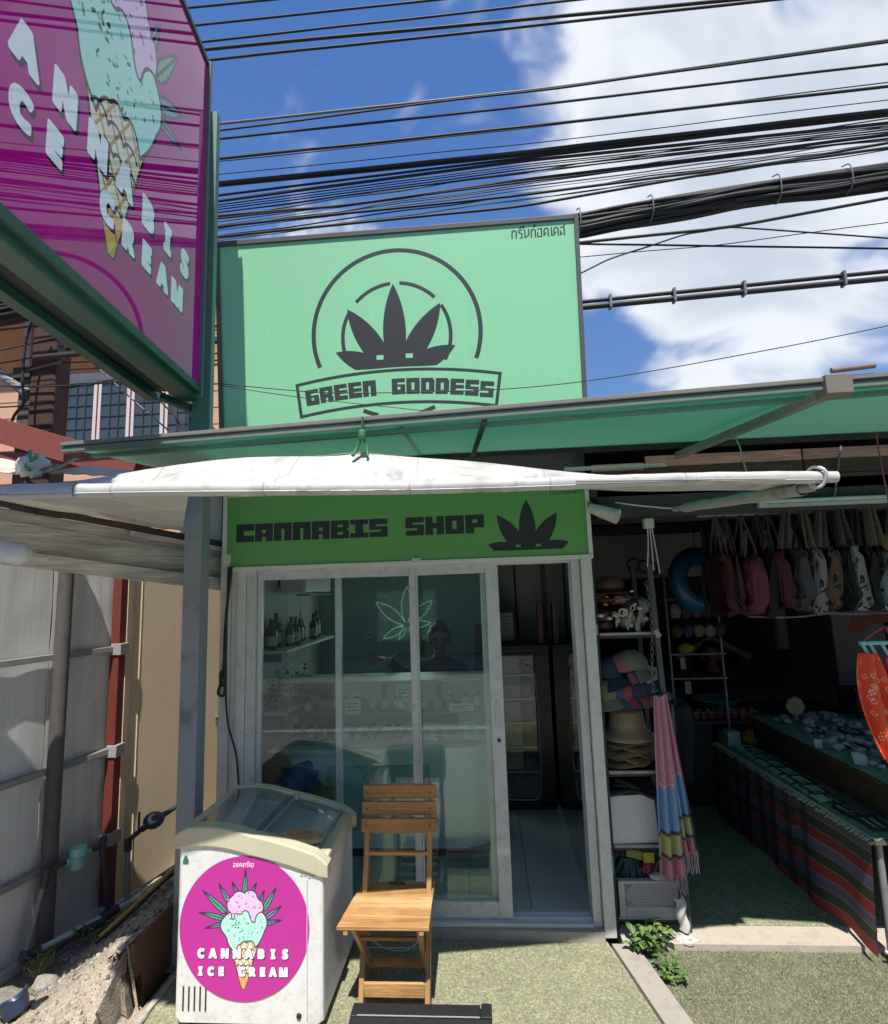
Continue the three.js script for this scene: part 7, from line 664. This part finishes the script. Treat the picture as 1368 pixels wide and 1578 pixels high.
// ---------------------------------------------------------------- overhead cables
{
  const cm = M([0.018, 0.018, 0.02], 0.55, null), lm = M([0.16, 0.16, 0.165], 0.5, null);
  const kind = (r) => r > 0.015 ? 'thick' : r > 0.0105 ? 'medium' : r > 0.0065 ? 'slim' : 'hair thin';
  const ord = ['highest', 'second highest', 'third highest', 'fourth highest', 'fifth highest', 'sixth', 'seventh', 'eighth', 'ninth', 'tenth', 'eleventh', 'twelfth', 'thirteenth', 'fourteenth', 'fifteenth', 'sixteenth', 'seventeenth', 'eighteenth', 'nineteenth', 'twentieth', 'twenty first', 'twenty second', 'lowest full length'];
  WIRES.forEach(([r, ...pts], i) => {
    const lab = i < 23 ? `${kind(r)} black overhead cable, ${ord[i]} counted down from the top of the sky` : ['slim black cable rising from the right edge of the green sign', 'level black cable leaving the right edge of the green sign', 'short slanted cable joining others right of the green sign', 'slim cable falling to the right below the thick bundle', 'hair thin cable just under the thick bundle at right'][i - 23];
    const p = pts.map((q) => V(...q)); const c = []; for (let k = 0; k + 1 < p.length; k++) { const n = Math.max(2, Math.ceil(p[k].distanceTo(p[k + 1]) / 0.8)); for (let j = 0; j < n; j++) { const q = p[k].clone().lerp(p[k + 1], j / n); q.y += 0.008 * perlin.noise(q.x * 0.9 + i * 3.1, i, 0.5); c.push(q); } } c.push(p[p.length - 1]);
    solo('overhead_cable', lab, 'cable', tube(c, r, c.length * 3, 6), i === 5 ? lm : cm, 'overhead cables');
  });
  ['first', 'second', 'third', 'fourth', 'fifth', 'sixth', 'seventh', 'eighth', 'ninth', 'tenth'].forEach((n, i) => { const yl = 5.42 + i * 0.043 + 0.02 * Math.sin(i * 5), yr = yl + 0.36 + 0.06 * Math.sin(i * 3.3), sag = 0.05 + 0.05 * Math.abs(Math.sin(i * 2.1)), pts = []; for (let k = 0; k <= 24; k++) { const q = k / 24, x = -6.5 + 14 * q; pts.push(V(x, yl + (yr - yl) * (x + 2.4) / 6 - sag * Math.sin(Math.PI * ((x * 0.31 + i * 0.37) % 1 + 1) % 1 * 3.1416) * 0.25 + 0.01 * perlin.noise(x * 1.3, i * 2.2, 1), -4.86 - 0.015 * i)); } solo('overhead_cable', 'hair thin cable in the dense tangle above the green sign, ' + n + ' from its bottom', 'cable', tube(pts, 0.0035 + 0.0015 * (i % 3), 80, 5), i % 4 === 1 ? lm : cm, 'overhead cables'); });
  seed = 21; const t = thing('cable_bundle', 'thick bundle of black cables strapped together, passing behind the green sign', 'cable bundle', [1, 5.2, -4.7]);
  const top = (x) => x > 0.98 ? 5.292 + (x - 0.98) * 0.088 - 0.012 * (x - 0.98) * (x - 3.7) : 5.292 - (0.98 - x) * 0.045 - (x < -2.4 ? (-2.4 - x) * 0.01 : 0), hgt = (x) => 0.19 + 0.05 * Math.max(0, 0.8 - Math.abs(x - 3.1)) + (x < -1 ? 0.06 * (-1 - x) : 0) + 0.03 * fbm(x * 1.3, 2, 2, 3);
  for (let k = 0; k < 46; k++) { const q = (k * 0.618) % 1, off = rr(-0.05, 0.05), ph = rr(0, 9), pts = []; const r = k === 0 ? 0.034 : rr(0.011, 0.02); for (let i = 0; i <= 36; i++) { const x = -5.2 + 13 * i / 36; pts.push([x, top(x) - (k === 0 ? 0.03 : 0.05 + (hgt(x) - 0.05) * q) + 0.018 * Math.sin(x * 2.1 + ph), -4.7 + off + 0.03 * Math.sin(x * 1.7 + ph * 2)]); } part(t, 'cable', tube(pts, r, 110, 6), k === 4 || k === 12 ? lm : cm); }
  for (const x of [0.98, 1.62, 2.72, 3.32, 4.2, -2.2]) part(t, 'strap', tube([[x, top(x) + 0.03, -4.70], [x + 0.008, top(x) - 0.02, -4.615], [x + 0.008, top(x) - hgt(x), -4.615], [x, top(x) - hgt(x) - 0.035, -4.7]], 0.006, 24, 5), lm);
  const d = thing('cable_pair', 'pair of thick cables clamped side by side, right of the green sign', 'cable bundle', [1, 4.3, -4.5]); const dy = (x) => 4.321 + (x - 0.89) * 0.0356, e = (x) => 4.270 + (x - 0.89) * 0.0315;
  part(d, 'upper_cable', tube([[-4, dy(-4), -4.5], [0.9, dy(0.9), -4.5], [3.4, dy(3.4), -4.5], [7.5, dy(7.5), -4.5]], 0.017, 20, 7), cm); part(d, 'lower_cable', tube([[-4, e(-4) + 0.02, -4.5], [0.9, e(0.9), -4.5], [3.4, e(3.4), -4.5], [7.5, e(7.5), -4.5]], 0.024, 20, 8), cm); for (const x of [1.15, 1.68, 2.25, 3.05]) part(d, 'clamp', box(x, x + 0.022, e(x) - 0.035, dy(x) + 0.03, -4.53, -4.46, 0.004), lm);
  solo('sagging_wire', 'hair thin wire sagging across the green sign lettering and rising to the right edge', 'wire', tube([[-1.80, 3.34, -3.36], [-0.99, 3.235, -3.4], [-0.351, 3.201, -3.4], [0.21, 3.189, -3.4], [0.761, 3.216, -3.4], [1.6, 3.315, -3.4], [2.537, 3.453, -3.4], [5.5, 4.0, -3.4]], 0.0034, 60, 5), cm); solo('sagging_wire', 'hair thin wire falling across the lower left of the green sign', 'wire', tube([[-1.80, 3.34, -3.37], [-1.207, 3.225, -3.41], [-0.397, 3.087, -3.41], [0.098, 2.999, -3.41], [0.6, 2.90, -3.4]], 0.0028, 30, 5), cm);
  // the utility pole on the left
  const u = thing('utility_pole', 'dark red brown utility pole with insulators and tangled wires at left', 'pole', [-4.68, 0, -5.5]); part(u, 'post', box(-4.83, -4.54, 0, 5.20, -5.62, -5.40, 0.02), M([0.085, 0.04, 0.032], 0.85, 'woodV', { bump: 0.004 })); part(u, 'splice_post', box(-4.98, -4.832, 0, 4.42, -5.6, -5.42, 0.02), M([0.12, 0.095, 0.08], 0.85, 'woodV', { bump: 0.004 })); part(u, 'clamp_block', box(-5.02, -4.82, 4.35, 4.48, -5.64, -5.38, 0.01), M([0.06, 0.05, 0.045], 0.8)); part(u, 'stay_arm', rod([-6.2, 5.15, -5.45], [-4.86, 4.18, -5.42], 0.055), M([0.24, 0.24, 0.25], 0.6, 'worn')); part(u, 'rack', box(-4.50, -4.47, 4.55, 5.18, -5.44, -5.40), lm); for (let i = 0; i < 7; i++) part(u, 'insulator', lathe([[0.01, 0], [0.045, 0.005], [0.03, 0.022], [0.045, 0.04], [0.01, 0.045]], 12, [-4.46, 4.60 + i * 0.085, -5.38]), M([0.25, 0.27, 0.30], 0.3, 'clean'));
  const C = [[[-6.2, 4.95, -5.4], [-5.2, 4.93, -5.4], [-4.6, 4.97, -5.4]], [[-6.2, 4.60, -5.4], [-5.2, 4.688, -5.4], [-4.5, 4.801, -5.4]], [[-6.2, 4.52, -5.4], [-5.19, 4.54, -5.4], [-4.45, 4.62, -5.38]], [[-6.2, 4.33, -5.4], [-5.177, 4.39, -5.4], [-4.45, 4.5, -5.38]], [[-4.45, 4.94, -5.38], [-3.7, 4.33, -5.4], [-3.0, 3.75, -5.0], [-2.3, 3.2, -4.2]], [[-4.45, 4.79, -5.38], [-3.7, 4.08, -5.4], [-2.95, 3.47, -5.2], [-2.2, 3.0, -4.6]], [[-4.45, 4.64, -5.38], [-3.7, 4.66, -5.4], [-2.2, 4.75, -5.2], [0, 4.8, -5.2]], [[-4.45, 4.49, -5.38], [-3.05, 4.47, -5.4], [-1.8, 4.5, -5.2], [0, 4.6, -5.2]], [[-4.45, 4.19, -5.38], [-3.48, 4.32, -5.4], [-2.2, 4.42, -5.3], [0, 4.5, -5.3]], [[-4.45, 5.09, -5.38], [-3.85, 4.45, -5.4], [-3.2, 4.0, -5.2], [-2.6, 3.3, -4.6]], [[-6.2, 4.40, -5.36], [-5.0, 4.25, -5.36], [-4.0, 4.22, -5.36], [-2.0, 4.36, -5.2]], [[-6.2, 4.10, -5.36], [-5.0, 4.02, -5.36], [-4.5, 4.05, -5.36]], [[-4.55, 5.13, -5.36], [-5.2, 5.3, -5.2], [-6.2, 5.35, -5.0]], [[-4.42, 4.40, -5.36], [-3.7, 4.30, -5.2], [-3.0, 4.05, -5.0], [-2.2, 3.3, -4.4]], [[-4.42, 4.85, -5.36], [-3.9, 4.58, -5.2], [-3.2, 4.66, -5.2], [-2.0, 4.58, -5.1]]];
  const wl = ['wire left of the utility pole, topmost below the eave', 'wire sagging left of the utility pole, second from top', 'wire left of the utility pole above its grey stay', 'wire left of the utility pole crossing the stay arm', 'wire slanting down right from the top of the utility pole', 'wire slanting steeply across the house windows from the utility pole', 'level wire right of the utility pole, uppermost of three', 'level wire right of the utility pole, middle of three', 'level wire right of the utility pole, lowest of three', 'wire dropping right from the pole top over the orange wall', 'dark wire drooping across the top of the house windows', 'low wire left of the utility pole under the stay arm', 'wire rising left from the pole top to the eave', 'wire curving over the right house window towards the grey post', 'wavy wire crossing the orange wall right of the pole'];
  C.forEach((p, i) => solo('house_wire', 'black ' + wl[i], 'wire', tube(p, i % 3 === 0 ? 0.014 : 0.009, 24, 5), i === 3 || i === 5 ? lm : cm, 'wires at the utility pole'));
  solo('cable_loop', 'thick black cable looping down left of the utility pole', 'cable', tube([[-4.60, 5.05, -5.2], [-4.70, 4.80, -5.2], [-4.735, 4.50, -5.2], [-4.73, 4.20, -5.2], [-4.70, 4.0, -5.2], [-4.80, 3.85, -5.2], [-4.82, 3.70, -5.2], [-4.74, 3.56, -5.2], [-4.55, 3.50, -5.2]], 0.014, 50, 6), cm);
}
// ---------------------------------------------------------------- people
function field(caps, cell, k = 0.02) { // smooth union of tapered capsules [ax,ay,az,bx,by,bz,ra,rb,(sx,sz)] meshed by marching cubes
  const lo = V(1e9, 1e9, 1e9), hi = V(-1e9, -1e9, -1e9); for (const c of caps) { const r = Math.max(c[6], c[7]) + 0.03; lo.min(V(Math.min(c[0], c[3]) - r, Math.min(c[1], c[4]) - r, Math.min(c[2], c[5]) - r)); hi.max(V(Math.max(c[0], c[3]) + r, Math.max(c[1], c[4]) + r, Math.max(c[2], c[5]) + r)); }
  const ctr = lo.clone().add(hi).multiplyScalar(0.5), half = Math.max(hi.x - lo.x, hi.y - lo.y, hi.z - lo.z) / 2, n = Math.min(96, Math.max(16, Math.ceil(half * 2 / cell)));
  const mc = new MarchingCubes(n, new THREE.MeshBasicMaterial(), false, false, 160000); mc.isolation = 0; const hs = n / 2;
  for (let z = 0; z < n; z++) for (let y = 0; y < n; y++) for (let x = 0; x < n; x++) { const px = ctr.x + (x - hs) / hs * half, py = ctr.y + (y - hs) / hs * half, pz = ctr.z + (z - hs) / hs * half; let d = 1e9; for (const c of caps) { const bx = c[3] - c[0], by = c[4] - c[1], bz = c[5] - c[2], ax = px - c[0], ay = py - c[1], az = pz - c[2]; const L = bx * bx + by * by + bz * bz, t = L > 1e-9 ? Math.min(1, Math.max(0, (ax * bx + ay * by + az * bz) / L)) : 0; const q = Math.hypot((ax - bx * t), (ay - by * t), (az - bz * t)) - (c[6] + (c[7] - c[6]) * t); const h = Math.max(0, k - Math.abs(d - q)) / k; d = Math.min(d, q) - h * h * k * 0.25; } mc.field[x + y * n + z * n * n] = -d; }
  mc.update(); const g = new THREE.BufferGeometry(), N = mc.count; g.setAttribute('position', new THREE.Float32BufferAttribute(mc.positionArray.slice(0, N * 3), 3)); g.setAttribute('normal', new THREE.Float32BufferAttribute(mc.normalArray.slice(0, N * 3), 3));
  const p = g.attributes.position; for (let i = 0; i < p.count; i++) p.setXYZ(i, ctr.x + p.getX(i) * half, ctr.y + p.getY(i) * half, ctr.z + p.getZ(i) * half); return g;
}
const skin = M([0.30, 0.16, 0.10], 0.55, null), hairM = M([0.012, 0.011, 0.012], 0.45, null);
function head(x, y, z, ry) { // face towards +z before turning; y is the head centre
  const c = [[0, 0.025, -0.012, 0, 0.03, 0.0, 0.088, 0.086], [0, -0.03, 0.028, 0, -0.075, 0.042, 0.058, 0.036], [0, -0.005, 0.088, 0, -0.028, 0.106, 0.009, 0.013], [-0.014, -0.03, 0.096, 0.014, -0.03, 0.096, 0.008, 0.008], [-0.022, -0.058, 0.084, 0.022, -0.058, 0.084, 0.008, 0.008], [-0.02, -0.066, 0.08, 0.02, -0.066, 0.08, 0.009, 0.009], [-0.045, 0.018, 0.074, -0.018, 0.02, 0.086, 0.010, 0.010], [0.045, 0.018, 0.074, 0.018, 0.02, 0.086, 0.010, 0.010], [-0.086, 0.01, -0.005, -0.088, -0.03, 0.0, 0.014, 0.010], [0.086, 0.01, -0.005, 0.088, -0.03, 0.0, 0.014, 0.010], [0, -0.06, -0.02, 0, -0.15, -0.03, 0.052, 0.056]];
  const put = (g) => g.rotateY(ry).translate(x, y, z); const eyes = []; for (const s of [-1, 1]) eyes.push(put(lump(0.013, 1.2, 0.6, 0.7, 0, 1, 1, 2).translate(s * 0.032, 0.002, 0.078)));
  const hair = [[0, 0.05, -0.03, 0, 0.045, -0.02, 0.096, 0.094], [-0.07, 0.04, -0.01, -0.078, -0.02, -0.02, 0.03, 0.022], [0.07, 0.04, -0.01, 0.078, -0.02, -0.02, 0.03, 0.022], [0, 0.0, -0.07, 0, -0.09, -0.065, 0.06, 0.045], [-0.05, 0.085, 0.045, 0.05, 0.085, 0.045, 0.03, 0.03]];
  return { skin: put(field(c, 0.0045, 0.016)), hair: put(field(hair, 0.006, 0.02)), eyes };
}
function hand(pos, dir, up) { // palm and five bent fingers; dir is where the fingers point, up the back of the hand
  const d = dir.clone().normalize(), n = up.clone().addScaledVector(d, -up.dot(d)).normalize(), s = d.clone().cross(n), P = (a, b, c) => pos.clone().addScaledVector(d, a).addScaledVector(s, b).addScaledVector(n, c), seg = (A, B, r0, r1) => [A.x, A.y, A.z, B.x, B.y, B.z, r0, r1], c = [];
  for (const b of [-0.026, -0.009, 0.009, 0.026]) c.push(seg(P(-0.005, b * 0.7, 0), P(0.078, b, 0), 0.015, 0.0125)); const len = [0.062, 0.078, 0.084, 0.074]; [0.028, 0.0095, -0.0095, -0.027].forEach((b, i) => { const L = len[3 - i], A = P(0.082, b, 0), B = P(0.082 + L * 0.42, b * 1.1, -0.012), C = P(0.082 + L * 0.68, b * 1.12, -0.032), D = P(0.082 + L * 0.74, b * 1.12, -0.05); c.push(seg(A, B, 0.0096, 0.0088), seg(B, C, 0.0088, 0.008), seg(C, D, 0.008, 0.0072)); }); c.push(seg(P(0.01, 0.03, -0.005), P(0.045, 0.058, -0.018), 0.014, 0.0105), seg(P(0.045, 0.058, -0.018), P(0.072, 0.062, -0.034), 0.0105, 0.0085));
  return field(c, 0.0038, 0.006);
}
function person(label, base, H, body, shirt, mShirt, mTrouser, hands) { const t = thing('person', label, 'person', base); part(t, 'body', [field(body, 0.012, 0.05), H.skin, ...hands], skin); part(t, 'hair', H.hair, hairM); H.eyes.forEach((e) => part(t, 'eye', e, M([0.03, 0.02, 0.02], 0.2, null))); part(t, 'shirt', field(shirt, 0.012, 0.05), mShirt); return t; }
{ // shop worker leaning at the counter, right arm stretched to the left of the picture
  const x = -0.42, z = -4.98, hy = 1.50; const sh = hy - 0.235, arm = (s, el, wr) => [[x + s * 0.17, sh - 0.02, z, ...el, 0.045, 0.038], [...el, ...wr, 0.036, 0.026]];
  const e1 = [x - 0.30, 1.22, -4.86], w1 = [x - 0.42, 1.36, -4.72], e2 = [x + 0.22, 1.06, -4.90], w2 = [x + 0.06, 0.95, -4.76];
  const body = [[x, 0.96, z, x, 1.12, z, 0.13, 0.125], [x - 0.07, 0.94, z, x - 0.09, 0.50, z, 0.085, 0.058], [x + 0.07, 0.94, z, x + 0.09, 0.50, z, 0.085, 0.058], [x - 0.09, 0.50, z, x - 0.10, 0.12, z - 0.02, 0.055, 0.04], [x + 0.09, 0.50, z, x + 0.10, 0.12, z - 0.02, 0.055, 0.04], [x - 0.10, 0.10, z - 0.02, x - 0.11, 0.09, z + 0.12, 0.04, 0.03], [x + 0.10, 0.10, z - 0.02, x + 0.11, 0.09, z + 0.12, 0.04, 0.03], [x, 1.12, z, x, sh - 0.02, z, 0.115, 0.11], [x - 0.13, sh, z, x + 0.13, sh, z, 0.05, 0.05], [x, sh, z, x, hy - 0.09, z + 0.01, 0.05, 0.046], ...arm(-1, e1, w1), ...arm(1, e2, w2)];
  const shirt = [[x, 0.94, z, x, 1.14, z, 0.148, 0.138], [x, 1.14, z, x, sh - 0.03, z, 0.136, 0.13], [x - 0.145, sh - 0.01, z, x + 0.145, sh - 0.01, z, 0.066, 0.066], [x - 0.17, sh - 0.02, z, ...e1, 0.06, 0.052], [...e1, e1[0] * 0.25 + w1[0] * 0.75, e1[1] * 0.25 + w1[1] * 0.75, e1[2] * 0.25 + w1[2] * 0.75, 0.05, 0.042], [x + 0.17, sh - 0.02, z, ...e2, 0.06, 0.052], [...e2, e2[0] * 0.3 + w2[0] * 0.7, e2[1] * 0.3 + w2[1] * 0.7, e2[2] * 0.3 + w2[2] * 0.7, 0.05, 0.042]];
  const p = person('person in black with dark hair standing behind the mint counter, one arm stretched out', [x, 0.06, z], head(x, hy, z + 0.02, 0.1), body, shirt, M([0.014, 0.015, 0.02], 0.85, 'fabric'), null, [hand(V(...w1), V(-0.9, 0.25, 0.3), V(0, 1, 0.2)), hand(V(...w2), V(-0.9, -0.3, 0.35), V(0, 1, 0.3))]);
  part(p, 'trousers', field([[x, 0.93, z, x, 0.99, z, 0.140, 0.142], [x - 0.075, 0.92, z, x - 0.09, 0.5, z, 0.094, 0.07], [x + 0.075, 0.92, z, x + 0.09, 0.5, z, 0.094, 0.07], [x - 0.09, 0.5, z, x - 0.10, 0.16, z - 0.02, 0.07, 0.058], [x + 0.09, 0.5, z, x + 0.10, 0.16, z - 0.02, 0.07, 0.058]], 0.013, 0.03), M([0.03, 0.03, 0.035], 0.85, 'fabric')); part(p, 'face_mask', lump(0.052, 1.15, 0.85, 0.6, 0.1, 2, 3, 3).translate(x + 0.006, hy - 0.05, z + 0.085), M([0.12, 0.125, 0.14], 0.8, 'fabric')); part(p, 'hair_bun', lump(0.05, 1, 0.9, 1, 0.15, 3, 2, 3).translate(x, hy + 0.12, z - 0.03), hairM);
  solo('paper_strip', 'narrow white paper strip lying slanted on the display case beside the worker', 'paper', beam([-1.02, 1.275, -4.55], [-0.75, 1.42, -4.62], 0.035, 0.004), M([0.5, 0.5, 0.48], 0.7));
}
{ // stall keeper seated deep in the stall, hands behind the head
  const x = 2.27, z = -5.95, hy = 1.17, sh = hy - 0.225; const e1 = [x - 0.33, hy + 0.02, z + 0.06], w1 = [x - 0.12, hy + 0.10, z - 0.02], e2 = [x + 0.32, hy - 0.0, z + 0.06], w2 = [x + 0.11, hy + 0.13, z - 0.02];
  const body = [[x, 0.56, z, x, sh - 0.03, z, 0.13, 0.115], [x - 0.13, sh, z, x + 0.13, sh, z, 0.05, 0.05], [x, sh, z, x, hy - 0.08, z, 0.05, 0.046], [x - 0.17, sh, z, ...e1, 0.046, 0.038], [...e1, ...w1, 0.037, 0.027], [x + 0.17, sh, z, ...e2, 0.046, 0.038], [...e2, ...w2, 0.037, 0.027], [x - 0.08, 0.52, z, x - 0.11, 0.50, z + 0.40, 0.085, 0.06], [x + 0.08, 0.52, z, x + 0.11, 0.50, z + 0.40, 0.085, 0.06], [x - 0.11, 0.50, z + 0.40, x - 0.12, 0.12, z + 0.36, 0.056, 0.04], [x + 0.11, 0.50, z + 0.40, x + 0.12, 0.12, z + 0.36, 0.056, 0.04], [x - 0.12, 0.08, z + 0.36, x - 0.13, 0.07, z + 0.5, 0.04, 0.03], [x + 0.12, 0.08, z + 0.36, x + 0.13, 0.07, z + 0.5, 0.04, 0.03]];
  const mid = (a, b, t) => a.map((q, i) => q + (b[i] - q) * t), s1 = mid([x - 0.17, sh, z], e1, 0.85), s2 = mid([x + 0.17, sh, z], e2, 0.85);
  const p = person('person in a dark red shirt seated deep in the stall, arms raised behind head', [x, 0.034, z], head(x, hy, z, -0.3), body, [[x, 0.55, z, x, sh - 0.04, z, 0.148, 0.132], [x - 0.14, sh - 0.005, z, x + 0.14, sh - 0.005, z, 0.064, 0.064], [x - 0.17, sh, z, ...s1, 0.06, 0.054], [x + 0.17, sh, z, ...s2, 0.06, 0.054]], M([0.10, 0.015, 0.018], 0.85, 'fabric'), null, [hand(V(...w1), V(0.8, 0.25, -0.6), V(0, 0.5, -1)), hand(V(...w2), V(-0.8, 0.25, -0.6), V(0, 0.5, -1))]);
  part(p, 'shorts', field([[x, 0.54, z, x, 0.58, z, 0.145, 0.145], [x - 0.085, 0.52, z, x - 0.11, 0.505, z + 0.34, 0.098, 0.078], [x + 0.085, 0.52, z, x + 0.11, 0.505, z + 0.34, 0.098, 0.078]], 0.013, 0.03), M([0.04, 0.045, 0.06], 0.85, 'fabric'));
  const st = thing('stool', 'dark plastic stool under the seated person in the stall', 'stool', [x, 0.034, z]); part(st, 'seat', rod([x, 0.38, z], [x, 0.42, z], 0.17, 0.165, 22), black); for (let i = 0; i < 4; i++) { const a = i * 1.571 + 0.785; part(st, 'leg', rod([x + 0.17 * Math.cos(a), 0.034, z + 0.17 * Math.sin(a)], [x + 0.12 * Math.cos(a), 0.38, z + 0.12 * Math.sin(a)], 0.018), black); }
}
renderer.render(scene, camera);
